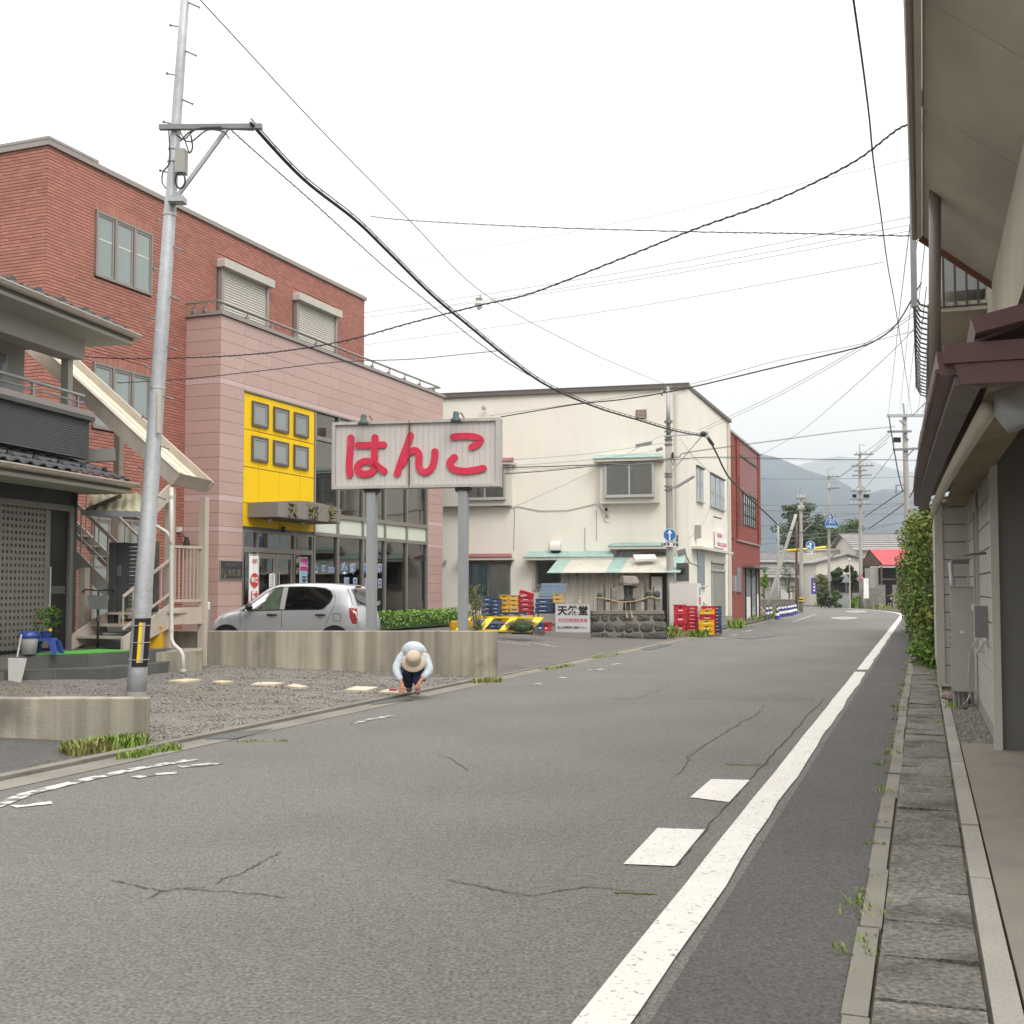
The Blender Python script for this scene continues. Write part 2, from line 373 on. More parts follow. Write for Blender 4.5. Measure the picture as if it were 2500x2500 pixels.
# sidewalk side, right: kerb, covers, apron
for i in range(34):                                       # short kerb stones, uneven
    s = 1 + i * 1.21; j = random.uniform(-.012, .012)
    o = ribbon('kerb_stone', K['kerbstone'], s, s + 1.19, -.315 + j, -.215 + j, .016 + random.uniform(-.006, .006), None, 1.2, .1); struct(o)
gut = struct(ribbon('gutter', K['kerbstone'], -6, 66, -.3, .34, -.02))
s = -1.0
while s < 52:                                             # gutter covers, one by one
    l = random.choice((.6, .6, .6, .5, .6)); t = random.uniform(-.008, .008)
    p = [RP(s+.012, -.205, 0), RP(s+.012, .205, 0), RP(s+l-.008, .205, 0), RP(s+l-.008, -.205, 0)]
    z0 = [.022 + random.uniform(-.011, .011) for _ in range(4)]
    MB().hexa([(q.x, q.y, -.05) for q in p] + [(q.x, q.y, z0[k]) for k, q in enumerate(p)]).build('gutter_lid', K['lid'], gut); s += l
for i in range(16):
    s = 1 + i * 1.5
    struct(ribbon('kerb_stone', K['concrete_pale'], s, s + 1.48, .225, .335, .03 + random.uniform(-.008, .008), None, 1.5, .1))
struct(ribbon('apron', K['apron'], -10, 13.0, .35, 7, .018, None, 2, .2))
struct(ribbon('gravel_bed', K['gravel'], 13.0, 30, .34, 6, .0))
struct(ribbon('roadside_ground', K['earth'], 30, 120, .34, 40, -.02))
# rising plots on the left
def plot(name, m, y0, y1, xl, ny, nx, amp=0.0, r=-7.5):
    b = MB(); g = random.Random(3)
    for i in range(ny + 1):
        y = y0 + (y1 - y0) * i / ny; xr = (r + y * SN) / CS
        for j in range(nx + 1):
            x = xl + (xr - xl) * j / nx; b.v.append((x, y, zg(x, y) + (g.uniform(-amp, amp) if j < nx else 0)))
    b.f = [(i*(nx+1)+j, i*(nx+1)+j+1, (i+1)*(nx+1)+j+1, (i+1)*(nx+1)+j) for i in range(ny) for j in range(nx)]
    return struct(b.build(name, m))
plot('driveway', K['asphalt_new'], 2.0, 11.99, -14, 10, 10)
gravel_lot = plot('gravel_lot', K['gravel'], 12.0, 21.0, -14, 40, 40, .012)
plot('parking_lot', K['asphalt_lot'], 21.0, 60.0, -24, 30, 16)
for i in range(26):                                       # left kerb stones
    s = -2 + i * 1.8
    struct(ribbon('kerb_stone', K['kerbstone'], s, s + 1.79, -7.56, -7.43, .04 if s < 19.5 else .022, None, 1.8, .1))
g = random.Random(5); b = MB()
for i in range(14000):
    y = g.uniform(12.05, 20.9); xr = (-7.6 + y * SN) / CS; x = xr - abs(g.gauss(0, 1)) * 2.6
    if x < -9.5: continue
    q = g.uniform(.006, .015) * (1.7 if g.random() < .06 else 1); z = zg(x, y) + q * .3; a, c, e = (q * g.uniform(.6, 1.4) for _ in range(3))
    t = g.uniform(0, pi); cx_, sx_ = math.cos(t), math.sin(t)
    b.add([(x+a*cx_, y+a*sx_, z), (x-c*sx_, y+c*cx_, z), (x-a*cx_, y-a*sx_, z+.2*q), (x+c*sx_, y-c*cx_, z), (x, y, z+e*.8), (x, y, z-e)],
          [(0,1,4),(1,2,4),(2,3,4),(3,0,4),(1,0,5),(2,1,5),(3,2,5),(0,3,5)])
tag(b.build('gravel', K['stone_chip']), 'loose grey gravel covering the plot behind the kerb', 'gravel', kind='stuff')
for pts in [[(412,1661),(455,1656),(492,1658),(450,1664)], [(518,1663),(540,1661),(570,1662),(540,1666)], [(612,1668),(632,1661),(668,1663),(695,1666),(668,1671)],
            [(698,1674),(720,1669),(752,1675),(730,1678)], [(843,1683),(868,1675),(923,1677),(895,1685)], [(926,1688),(945,1682),(995,1687),(985,1693)]]:
    w = [PS(*q, .03) for q in pts]; w.reverse()
    MB().hexa([(q.x, q.y, q.z-.05) for q in w] + [tuple(q) for q in w]).build('paving_slab', K['cardboard'], gravel_lot) if len(w) == 4 else MB().slab(w, w[0].z-.05, w[0].z).build('paving_slab', K['cardboard'], gravel_lot)
# painted markings, children of the road
def gpoly(name, m, pts, z, parent=road):
    b = MB()
    for p in pts: b.poly([PG(*q, z) for q in p])
    return b.build(name, m, parent)
def line_on(name, m, c, w, z, jit=0.0, parent=road, sp=False, up=.012):
    w_ = [(PS(*q, up) if sp else PG(*q, z)) for q in c]; out = []
    for a, d in zip(w_, w_[1:]):
        n = max(1, int((d - a).length / .5)); out += [a.lerp(d, k / n) for k in range(n)]
    out.append(w_[-1]); vs = []
    for i, p in enumerate(out):
        t = (out[min(i+1, len(out)-1)] - out[max(i-1, 0)]).normalized(); q = Vector((t.y, -t.x, 0))
        h = w / 2
        vs += [p - q * (h + random.uniform(-jit, jit)), p + q * (h + random.uniform(-jit, jit))]
    return MB().add(vs, [(2*i, 2*i+1, 2*i+3, 2*i+2) for i in range(len(out) - 1)]).build(name, m, parent)
b = MB(); vs = []                                         # solid edge line, right: repainted, wavering
n = 230
for i in range(n + 1):
    s = -6 + 150 * i / n; wv = .010 * math.sin(s * 1.3) + .008 * math.sin(s * 3.1 + 1) + random.uniform(-.003, .003)
    g_ = 0.0
    vs += [RP(s, -1.27 + wv * .3, .009), RP(s, -1.06 + wv, .009)]
b.add(vs, [(2*i, 2*i+1, 2*i+3, 2*i+2) for i in range(n) if not (22.9 < -6 + 150 * i / n < 23.4)])
b.build('edge_line', K['paint_white'], road)
for q in ([(1522,2109),(1605,2021),(1721,2025),(1648,2114)], [(1685,1946),(1736,1902),(1831,1904),(1780,1958)]):
    gpoly('crossing_block', K['paint_white'], [q], .007)
line_on('edge_line', K['paint_worn'], [(-60,1985),(67,1937),(200,1905),(330,1877),(476,1853)], .14, .007, .02)
for c in ([(30,1968),(67,1963),(126,1958)], [(324,1897),(380,1890),(434,1885)], [(440,1872),(490,1867),(542,1862)], [(862,1766),(910,1754),(952,1747)], [(1436,1636),(1476,1633)], [(1493,1622),(1515,1619)], [(1302,1669),(1323,1669)], [(1365,1655),(1385,1653)], [(1756,1560),(1773,1557)], [(1785,1552),(1801,1549)], [(1822,1541),(1840,1537)]):
    line_on('worn_dash', K['paint_worn'], c, .13, .007, .03)
for c in ([(1936,1518),(1990,1500)],): line_on('worn_dash', K['paint_worn'], c, .13, .007, .03)
for c in ([(1216,1562),(1290,1568),(1366,1580)], [(1216,1566),(1292,1574)], [(1232,1627),(1314,1628)]):
    line_on('bay_line', K['paint_worn'], c, .07, 0, .01, road, True)
def diamond(cx, cy, w, h, k):
    o = [(cx-w, cy), (cx, cy-h*.9), (cx+w, cy), (cx, cy+h)]; i_ = [(cx-w*k, cy), (cx, cy-h*.9*k*.8), (cx+w*k, cy), (cx, cy+h*k*.8)]
    gpoly('crossing_diamond', K['paint_white'], [[o[a], o[(a+1)%4], i_[(a+1)%4], i_[a]] for a in range(4)], .008)
diamond(2061, 1508.5, 35, 3.2, .72); diamond(2090, 1492.8, 27, 2.3, .7)
line_on('edge_line', K['paint_white'], [(1952,1485),(2010,1482),(2040,1478)], .18, .008)
def crack(c, w=.009, m='crack'):
    pts = []
    for a, d in zip(c, c[1:]):
        for k in range(9): t = k / 9; pts.append((a[0]+(d[0]-a[0])*t + random.uniform(-4, 4), a[1]+(d[1]-a[1])*t + random.uniform(-2, 2)))
    line_on('road_crack', K[m], pts + [c[-1]], w, .005, w * .48)
for c in ([(362,2192),(395,2175),(430,2169),(503,2165)], [(395,2175),(330,2160),(269,2148)], [(529,2157),(547,2143),(585,2135),(620,2114),(649,2099),(688,2079)], [(1651,1892),(1675,1870),(1680,1846),(1704,1831),(1758,1797),(1792,1773),(1840,1749),(1870,1719)],
          [(1087,2148),(1160,2160),(1294,2187),(1423,2164),(1553,2174)], [(1556,1704),(1600,1688),(1650,1671)], [(430,2169),(560,2176),(700,2190)], [(1075,1845),(1105,1852),(1140,1880)], [(1520,1622),(1700,1622),(1950,1624)], [(2020,1812),(1900,1862),(1760,1870)]):
    crack(c)
for c in ([(1500,1705),(1700,1706),(1990,1707)], [(1745,1656),(1900,1654)], [(1800,1553),(1900,1552),(2000,1550)]): crack(c, .016)
crack([(1648,2114),(1721,2025),(1780,1958),(1831,1904),(1905,1820),(2010,1707)], .012)
for c in ([(1770,1864),(1830,1866),(1873,1868)], [(1500,2178),(1560,2180),(1595,2182)]): crack(c, .03, 'moss')
for q in ([(498,1804),(551,1788),(668,1778),(576,1803)], [(899,1716),(961,1704),(1015,1708),(909,1720)], [(1566,1584),(1612,1572),(1640,1574),(1590,1586)], [(1790,1558),(1850,1549),(1900,1551),(1840,1560)]):
    gpoly('steel_plate', K['plate_steel'], [q], .011)
# weeds growing in the joints
def tufts(name, label, spots, m='weed', seed=1, dens=1.0):
    g = random.Random(seed); b = MB()
    for p, rad, h, n in spots:
        for i in range(int(n * dens)):
            a = g.uniform(0, 2*pi); d = rad * math.sqrt(g.random()); x, y = p.x + math.cos(a)*d, p.y + math.sin(a)*d
            hh = h * g.uniform(.35, 1); w = hh * .09 + .002; t = g.uniform(0, 2*pi); lx, ly = math.cos(t)*hh*g.uniform(.1,.8), math.sin(t)*hh*g.uniform(.1,.8); qx, qy = -math.sin(t)*w, math.cos(t)*w
            z = p.z - .01
            b.add([(x-qx, y-qy, z), (x+qx, y+qy, z), (x+qx*.7+lx*.5, y+qy*.7+ly*.5, z+hh*.65), (x-qx*.7+lx*.5, y-qy*.7+ly*.5, z+hh*.65), (x+lx, y+ly, z+hh*.95)], [(0,1,2,3),(3,2,4)])
    return tag(b.build(name, K[m]), label, 'weeds', kind='stuff')
sp_ = []
g = random.Random(9)
for i in range(120):
    s = g.uniform(3.5, 34); side = g.random()
    r = -.30 + g.uniform(-.05, .03) if side < .62 else (.215 if side < .85 else -1.0)
    k = g.choice((1, 1, 1, 2.4)); sp_.append((RP(s, r, .0), .05 * k, (.03 if r < -.9 else .05) * (1 + .4 * (k > 1)), 14 * k * (.5 if r < -.9 else 1)))
for i in range(46): sp_.append((RP(g.uniform(16, 26), g.uniform(.2, .6), .0), .12, .12, 14))
tufts('weeds', 'low green weeds along the gutter covers by the grey house', sp_, 'weed', 2)
sp_ = []
for i in range(70):
    t = g.random(); sp_.append((PS(170 + 175 * t + g.uniform(-20, 20), 1841 - 24 * t + g.uniform(-5, 5)), .1, .16, 16))
for i in range(40): t = g.random(); sp_.append((PG(290 + 135 * t, 1855 - 25 * t + g.uniform(-2, 2)), .07, .1, 10))
for i in range(30): t = g.random(); sp_.append((PG(67 + 180 * t, 1880 - 36 * t), .08, .06, 6))
for i in range(18): t = g.random(); sp_.append((PG(575 + 130 * t, 1812 - 3 * t), .06, .05, 6))
for i in range(30): t = g.random(); sp_.append((PG(1160 + 60 * t, 1668 - 4 * t), .1, .12, 12))
for i in range(26): t = g.random(); sp_.append((PG(1330 + 60 * t, 1636 - 10 * t), .12, .08, 10))
for i in range(26): t = g.random(); sp_.append((PG(1450 + 60 * t, 1608 - 10 * t), .12, .08, 9))
tufts('weeds', 'bright green weeds along the kerb by the low concrete wall', sp_, 'weed', 3)
sp_ = []
for i in range(60): sp_.append((PG(g.uniform(1630, 1660), g.uniform(1548, 1560), 0), .14, .5 * g.uniform(.4, 1), 12))
for i in range(60): sp_.append((PG(g.uniform(1682, 1722), g.uniform(1546, 1556), 0), .16, .4 * g.uniform(.4, 1), 12))
for i in range(50): sp_.append((PG(g.uniform(1784, 1810), g.uniform(1526, 1535), 0), .2, .5 * g.uniform(.4, 1), 12))
for i in range(30): sp_.append((PS(g.uniform(1360, 1420), g.uniform(1540, 1545), .0), .12, .3, 10))
for i in range(170): t = g.random(); sp_.append((RP(56 + 26 * t, -7.5 - g.uniform(0, 1.4), 0), .25, .38 * g.uniform(.3, 1), 12))
for i in range(60): t = g.random(); sp_.append((RP(88 + 20 * t, .6 + g.uniform(0, 2), 0), .3, .6 * g.uniform(.3, 1), 12))
tufts('weeds', 'tall roadside weeds by the crates, cones and red building', sp_, 'weed', 4)
# concrete retaining walls
def wall(name, label, x0, x1, y0, y1, z0, z1):
    b = MB(); n = max(2, int((x1 - x0) / .6)); c = .012
    b.hexa([(x0,y0,z0),(x1,y0,z0),(x1,y1,z0),(x0,y1,z0),(x0,y0,z1-c),(x1,y0,z1-c),(x1,y1,z1-c),(x0,y1,z1-c)])
    b.hexa([(x0,y0,z1-c),(x1,y0,z1-c),(x1,y1,z1-c),(x0,y1,z1-c),(x0+c,y0+c,z1),(x1-c,y0+c,z1),(x1-c,y1-c,z1),(x0+c,y1-c,z1)])
    return tag(b.build(name, K['concrete']), label, 'wall', None, 'thing')
wall('concrete_wall', 'low stained concrete wall at the roadside in front of the pole', -9, -3.83, 11.95, 12.13, -.05, .5)
wall('concrete_wall', 'long stained concrete wall in front of the silver car', -11, -.26, 20.9, 21.06, -.05, .86)
# ---------------------------------------------------------------- hills, haze
def ridge(name, m, prof, Yr, Y0, depth, seed):
    g = random.Random(seed); b = MB(); nx, ny = 150, 26
    def h(px):
        for (a, c), (d, e) in zip(prof, prof[1:]):
            if a <= px <= d: return c + (e - c) * (px - a) / (d - a)
        return prof[0][1] if px < prof[0][0] else prof[-1][1]
    ph = [(g.uniform(.002, .03), g.uniform(0, 6.3), g.uniform(.3, 1)) for _ in range(9)]
    for i in range(nx + 1):
        px = -1200 + 5600 * i / nx; rz = (1435 - h(px)) / F_PX * Yr
        rz *= 1 + .012 * sum(math.sin(px * f * 1.5 + p) * a for f, p, a in ph)
        for j in range(ny + 1):
            t = j / ny; Y = Y0 + (Yr + depth - Y0) * t; tr = (Yr - Y0) / (Yr + depth - Y0)
            k = math.sin(min(1, t / tr) * pi / 2) if t <= tr else math.cos((t - tr) / (1 - tr) * pi / 2)
            zz_ = rz * k * (1 + .09 * math.sin(px * .012 + j * .9) * (t < tr) * (1 - k) * 2)
            b.v.append(((px - 1250) / F_PX * Y, Y, zz_ - 2))
    b.f = [(i*(ny+1)+j, (i+1)*(ny+1)+j, (i+1)*(ny+1)+j+1, i*(ny+1)+j+1) for i in range(nx) for j in range(ny)]
    return struct(b.build(name, m, None, True))
ridge('hills', K['hill'], [(-1200,1190),(200,1180),(900,1120),(1500,1105),(1856,1143),(1900,1150),(1950,1163),(2000,1185),(2040,1196),(2110,1222),(2160,1210),(2200,1216),(2245,1228),(2500,1260),(3200,1300),(4400,1320)], 2600, 900, 900, 1)
ridge('mountains', K['hill_far'], [(-1200,1150),(200,1110),(1500,1095),(1856,1126),(1930,1133),(1990,1128),(2060,1116),(2120,1124),(2180,1147),(2250,1156),(2500,1190),(3200,1250),(4400,1290)], 6000, 4200, 1500, 2)
hz = MB().box(-8900, 8900, -3000, 8900, -1.1, 760).build('haze', None)
hm = bpy.data.materials.new('haze'); hm.use_nodes = True; hn = hm.node_tree; hn.nodes.remove(hn.nodes['Principled BSDF'])
pv = hn.nodes.new('ShaderNodeVolumePrincipled'); pv.inputs['Color'].default_value = (.82, .91, 1.0, 1); pv.inputs['Density'].default_value = HAZE = 2.8e-4; pv.inputs['Anisotropy'].default_value = .0
hn.links.new(pv.outputs[0], hn.nodes['Material Output'].inputs['Volume']); hz.data.materials.append(hm)
tag(hz, 'pale damp haze over the valley', 'haze', kind='stuff')
# ================================================================ BRICK AND GRANITE SHOP BUILDING
BA = math.radians(90 - 21)
B_ = thing('shop_building', 'three-storey red brick building with pink granite shop front and yellow entrance panel', 'building', (-7.61, 29.5, 0), BA)
YB = 1.1                                                  # brick face lies 1.1 m behind the granite face
def cells(x0, x1, z0, z1, holes, ch, ln, off=0.0):
    """running-bond pieces of one face, clear of the openings"""
    out = []; z = z0; k = 0
    while z + ch * .5 < z1:
        x = x0 - (k % 2) * ln * .5 - off; zt = min(z + ch, z1)
        while x < x1:
            a, c = max(x, x0), min(x + ln, x1)
            seg = [(a, c)]
            for hx0, hx1, hz0, hz1 in holes:
                if zt > hz0 + .01 and z < hz1 - .01:
                    nw = []
                    for p, q in seg:
                        if q <= hx0 or p >= hx1: nw.append((p, q)); continue
                        if p < hx0: nw.append((p, hx0))
                        if q > hx1: nw.append((hx1, q))
                    seg = nw
            out += [(p, q, z, zt) for p, q in seg if q - p > .03]
            x += ln
        z += ch; k += 1
    return out
bx('wall', K['brick_joint'], B_, -5.03, 9.82, YB + .012, 9, .1, 11.6)
CHB, LNB = .077, .232
win = [(-3.5, -1.45, 9.03, 10.62), (-3.5, -1.45, 5.41, 6.99), (-3.45, -1.4, .9, 3.32)]
shut = [(1.3, 3.82, 8.5, 10.75), (5.2, 7.85, 8.5, 10.75)]
lint = [(a - .02, c + .02, t, t + CHB * 3) for a, c, _, t in win[:2]] + [(1.3, 3.82, 10.75, 10.75 + CHB*2), (5.2, 7.85, 10.75, 10.75 + CHB*2)]
holes = win + shut + lint
fc = [c for c in cells(-5.04, 9.82, .3, 11.6, holes, CHB, LNB) if not (c[0] > .05 and c[3] < 8.7)]
sc_ = cells(YB, 5.6, .3, 11.6, [], CHB, LNB, .07)
fc.sort(key=lambda c: (c[0] + 5.04) * .55 + abs(11.2 - c[2]) * .5)
own, rest = fc[:300], fc[300:]
cache = {}
def piece(name, m, parent, w, d, h, loc):
    k = (name, m.name, round(w, 3), round(h, 3), round(d, 3))
    if k not in cache: cache[k] = MB().box(0, w, 0, d, 0, h).mesh(name, m)
    o = link(name, cache[k], parent); o.location = loc; return o
for a, c, z, zt in own: piece('brick', K['brick'], B_, c - a - .006, .03, zt - z - .013, (a, YB - .008, z))
b = MB()
for a, c, z, zt in rest: b.box(a, c - .006, YB - .008, YB + .02, z, zt - .013)
for a, c, z, zt in lint:
    n = int((c - a) / CHB)
    for i in range(n): b.box(a + i*(c-a)/n, a + (i+1)*(c-a)/n - .006, YB - .008, YB + .02, z, zt - .01)
tag(b.build('brickwork', K['brick'], B_), kind='stuff')
b = MB()
for a, c, z, zt in sc_: b.box(-5.05, -5.02, a, c - .006, z, zt - .013)
tag(b.build('brickwork', K['brick'], B_), kind='stuff')
b = MB(); b.box(-5.1, 9.88, YB - .07, YB + .35, 11.6, 11.72); b.box(-5.1, -4.85, YB + .35, 9, 11.6, 11.72); b.build('coping', K['coping'], B_)
b = MB(); b.box(-5.11, -3.5, YB - .08, YB + .36, 11.725, 11.79); b.box(-5.11, -4.84, YB + .36, 9, 11.725, 11.79); b.build('coping', K['coping'], B_)
bx('roof', K['concrete'], B_, -4.8, 9.8, YB + .4, 8.9, 11.45, 11.59)
def casement(x0, x1, z0, z1, n, y, pane_m, name='window', midrail=False):
    w = bpy.data.objects.new(name, None); COL.objects.link(w); w.parent = B_
    f = MB(); t = .06
    f.box(x0, x1, y - .05, y + .03, z1 - t, z1); f.box(x0, x1, y - .05, y + .03, z0, z0 + t)
    for i in range(n + 1):
        xm = x0 + (x1 - x0) * i / n; h = t if i in (0, n) else .07
        a, c = (xm, xm + h) if i == 0 else (xm - h, xm) if i == n else (xm - h/2, xm + h/2)
        f.box(a, c, y - .052, y + .03, z0 + .001, z1 - .001)
    f.build('window_frame', K['bronze_alu'], w)
    for i in range(n):
        a, c = x0 + (x1 - x0) * i / n + .05, x0 + (x1 - x0) * (i + 1) / n - .05
        s_ = MB(); s_.box(a, a+.045, y-.03, y+.02, z0+t, z1-t); s_.box(c-.045, c, y-.03, y+.02, z0+t, z1-t); s_.box(a+.045, c-.045, y-.03, y+.02, z0+t, z0+t+.05); s_.box(a+.045, c-.045, y-.03, y+.02, z1-t-.05, z1-t); s_.build('sash', K['coping'], w)
        bx('pane', pane_m, w, a + .04, c - .04, y - .008, y + .01, z0 + t + .045, z1 - t - .045)
        if midrail: bx('blind_rail', K['spandrel'], w, a + .05, c - .05, y - .012, y - .009, (z0+z1)/2 + .12, (z0+z1)/2 + .15)
    return w
casement(-3.5, -1.45, 9.03, 10.62, 3, YB, K['frost'], midrail=True)
casement(-3.5, -1.45, 5.41, 6.99, 3, YB, K['frost'])
casement(-3.45, -1.4, .9, 3.32, 3, YB, K['frost'])
for x0, x1 in ((1.3, 3.82), (5.2, 7.85)):                 # roller shutters on the roof terrace
    s_ = bpy.data.objects.new('roller_shutter', None); COL.objects.link(s_); s_.parent = B_
    MB().prism([(x0, 10.52), (x1, 10.52), (x1, 10.70), (x1 - .02, 10.75), (x0 + .02, 10.75), (x0, 10.70)], YB - .26, YB + .01).build('shutter_box', K['shutter'], s_)
    bx('side_rail', K['coping'], s_, x0 + .08, x0 + .2, YB - .12, YB + .02, 8.3, 10.519); bx('side_rail', K['coping'], s_, x1 - .2, x1 - .08, YB - .12, YB + .02, 8.3, 10.519)
    sl = MB().box(x0 + .2, x1 - .2, YB - .07, YB - .065, 8.3, 10.53).mesh('slat_backing', K['shutter'])
    z = 8.35; me = MB().hexa([(x0+.2, YB-.085, 0), (x1-.2, YB-.085, 0), (x1-.2, YB-.05, 0), (x0+.2, YB-.05, 0), (x0+.2, YB-.068, .066), (x1-.2, YB-.068, .066), (x1-.2, YB-.05, .066), (x0+.2, YB-.05, .066)]).mesh('slat', K['shutter'])
    while z < 10.5:
        link('slat', me, s_).location = (0, 0, z); z += .073
# granite front: slabs hung on a frame
bx('wall', K['joint_dark'], B_, .03, 13.97, .03, YB + .3, 6.98, 8.78)
bx('wall', K['joint_dark'], B_, .03, 1.06, .03, YB + .3, .3, 6.979)
bx('wall', K['joint_dark'], B_, 12.74, 13.97, .03, 1.2, .3, 6.979)
bx('wall', K['joint_dark'], B_, 12.8, 13.96, 1.2, 9, .3, 8.7)
zr = [8.79, 8.46, 8.14, 7.8, 7.49, 7.15, 7.0, 6.68, 6.35, 6.03, 5.71, 5.39, 5.06, 4.74, 4.43, 4.09, 3.92, 3.61, 3.26, 3.12, 2.78, 2.47, 2.14, 1.81, 1.49, 1.17, .85, .45]
for i, (zt, z) in enumerate(zip(zr, zr[1:])):
    m = K['granite_pale'] if zt - z < .18 else K['granite']
    xs = [0, 1.08, 12.72, 14.0]
    if i < 6:
        k = 9; e = [1.08 + (12.72 - 1.08) * j / k for j in range(k + 1)]
        e = [0] + [v - (.6 if i % 2 and 0 < j < k else 0) for j, v in enumerate(e)] + [14.0]
        for a, c in zip(e, e[1:]): piece('granite_slab', m, B_, c - a - .007, .03, zt - z - .008, (a, 0, z))
    else:
        for a, c in ((0, 1.08), (12.72, 14.0)): piece('granite_slab', m, B_, c - a - .007, .03, zt - z - .008, (a, 0, z))
    piece('granite_slab', m, B_, .03, YB - .035, zt - z - .008, (-.001, .032, z))
bx('coping', K['coping'], B_, -.06, 14.08, -.06, .26, 8.8, 8.9); bx('coping', K['coping'], B_, -.06, .26, .262, YB, 8.8, 8.9); bx('coping', K['coping'], B_, 13.8, 14.08, .262, 6, 8.8, 8.9)
bx('terrace', K['concrete'], B_, .3, 13.8, .3, 6, 8.3, 8.4)
rl = bpy.data.objects.new('railing', None); COL.objects.link(rl); rl.parent = B_
MB().tube([(-.05, YB, 9.17), (-.05, .1, 9.17), (13.92, .1, 9.17), (13.92, 4, 9.17)], .035, 8).build('handrail', K['bronze_alu'], rl)
pm = MB().box(-.05, .05, .06, .15, 8.9, 9.02).bar((0, .1, 9.02), (.07, .1, 9.15), .03).mesh('baluster', K['bronze_alu'])
for i in range(12): link('baluster', pm, rl).location = (.1 + i * 1.205, 0, 0)
for y in (.5, .85): o = link('baluster', pm, rl); o.location = (-.15, y, 0); o.rotation_euler = (0, 0, -pi/2)
# yellow panel
yx, yz = [1.1, 1.82, 2.86, 3.95, 4.74], [3.3, 3.94, 4.92, 5.94, 6.94]
bx('panel_frame', K['alu_dark'], B_, 1.07, 4.77, .045, .12, 3.22, 6.97)
for a, c in zip(yx, yx[1:]):
    for z, zt in zip(yz, yz[1:]): piece('yellow_panel', K['yellow_panel'], B_, c - a - .014, .03, zt - z - .022, (a + .007, .015, z + .011))
bx('window_head', K['bronze_alu'], B_, 1.08, 12.72, -.03, .1, 6.945, 6.985)
for xw in (1.45, 2.51, 3.58):
    for z0, z1 in ((6.07, 6.75), (5.11, 5.8)):
        w = bpy.data.objects.new('window', None); COL.objects.link(w); w.parent = B_; x1 = xw + .77
        f = MB(); f.box(xw, xw+.05, -.045, .014, z0, z1); f.box(x1-.05, x1, -.045, .014, z0, z1); f.box(xw+.05, x1-.05, -.045, .014, z0, z0+.06); f.box(xw+.05, x1-.05, -.045, .014, z1-.05, z1); f.build('window_frame', K['alu_dark'], w)
        f = MB(); f.box(xw+.055, xw+.11, -.03, .012, z0+.065, z1-.055); f.box(x1-.11, x1-.055, -.03, .012, z0+.065, z1-.055); f.box(xw+.11, x1-.11, -.03, .012, z0+.065, z0+.125); f.box(xw+.11, x1-.11, -.03, .012, z1-.105, z1-.055); f.build('sash', K['coping'], w)
        bx('pane', K['frost_grey'], w, xw+.1, x1-.1, -.012, .008, z0+.12, z1-.1)
# curtain wall
mu = [4.8, 6.22, 7.84, 9.39, 11.03, 12.66]
cw = bpy.data.objects.new('curtain_wall', None); COL.objects.link(cw); cw.parent = B_
for x in mu: bx('mullion', K['bronze_alu'], cw, x - .05, x + .05, .0, .14, .5, 6.94)
for z0, z1 in ((.42, .56), (3.21, 3.32), (3.79, 3.92), (6.1, 6.22)): bx('transom', K['bronze_alu'], cw, 4.8, 12.66, -.012, .1, z0, z1)
for a, c in zip(mu, mu[1:]):
    bx('pane', K['pane_dark'], cw, a + .045, c - .045, .07, .08, .55, 3.22)
    bx('spandrel_panel', K['spandrel'], cw, a + .045, c - .045, .05, .08, 3.31, 3.8)
    bx('pane', K['pane_blue'], cw, a + .045, c - .045, .07, .08, 3.91, 6.11)
    bx('pane', K['pane_blue'], cw, a + .045, c - .045, .07, .08, 6.21, 6.95)
    bx('blind', K['curtain_pale'] if a > 6 and a < 9 else K['frost_grey'], cw, a + .12, c - .12, .3, .32, 3.95 + (.5 if a > 6 else 0), 6.9)
b = MB(); b.box(1.0, 12.8, 4.2, 4.3, .4, 7); b.box(1.0, 12.8, .35, 4.2, 3.3, 3.75); b.box(1.0, 12.8, .1, 4.2, .3, .42); b.build('interior', K['interior'], B_)
b = MB()
for x, w, h in ((5.3, .7, 1.2), (7.2, 1.1, 1.0), (9.9, .9, 1.5), (11.5, .8, 1.1)): b.box(x, x + w, 1.6, 2.1, .42, .42 + h)
b.build('display_case', K['interior_pale'], B_)
# entrance under the yellow panel
en = bpy.data.objects.new('entrance', None); COL.objects.link(en); en.parent = B_
f = MB()
for x in (1.1, 1.77, 3.68, 4.66): f.box(x, x + .09, .02, .12, .42, 3.22)
f.box(1.1, 4.75, .015, .125, 2.62, 2.76); f.box(1.1, 4.75, .012, .126, 3.16, 3.215); f.build('entrance_frame', K['bronze_alu'], en)
for a, c in ((1.18, 1.78), (1.85, 3.69), (3.76, 4.67)):
    bx('pane', K['pane_dark'], en, a, c, .07, .08, 2.75, 3.17)
for a, c in ((1.18, 1.78), (3.76, 4.67)): bx('pane', K['pane_dark'], en, a, c, .07, .08, .42, 2.63)
for a, c in ((1.87, 2.76), (2.78, 3.67)):
    d = bpy.data.objects.new('door', None); COL.objects.link(d); d.parent = en
    f = MB(); f.box(a, a + .1, .05, .1, .43, 2.6); f.box(c - .1, c, .05, .1, .43, 2.6); f.box(a + .1, c - .1, .05, .1, 2.46, 2.6); f.box(a + .1, c - .1, .05, .1, .43, .7); f.build('door_frame', K['bronze_alu'], d)
    bx('pane', K['pane_dark'], d, a + .09, c - .09, .07, .08, .69, 2.47)
    MB().tube([(c - .15 if a < 2 else a + .15, .03, 1.1), (c - .15 if a < 2 else a + .15, .03, 2.1)], .018, 6).build('handle', K['alu'], d)
nb = bx('notice', K['ink_white'], B_, 2.42, 2.72, .028, .032, 1.55, 2.05)
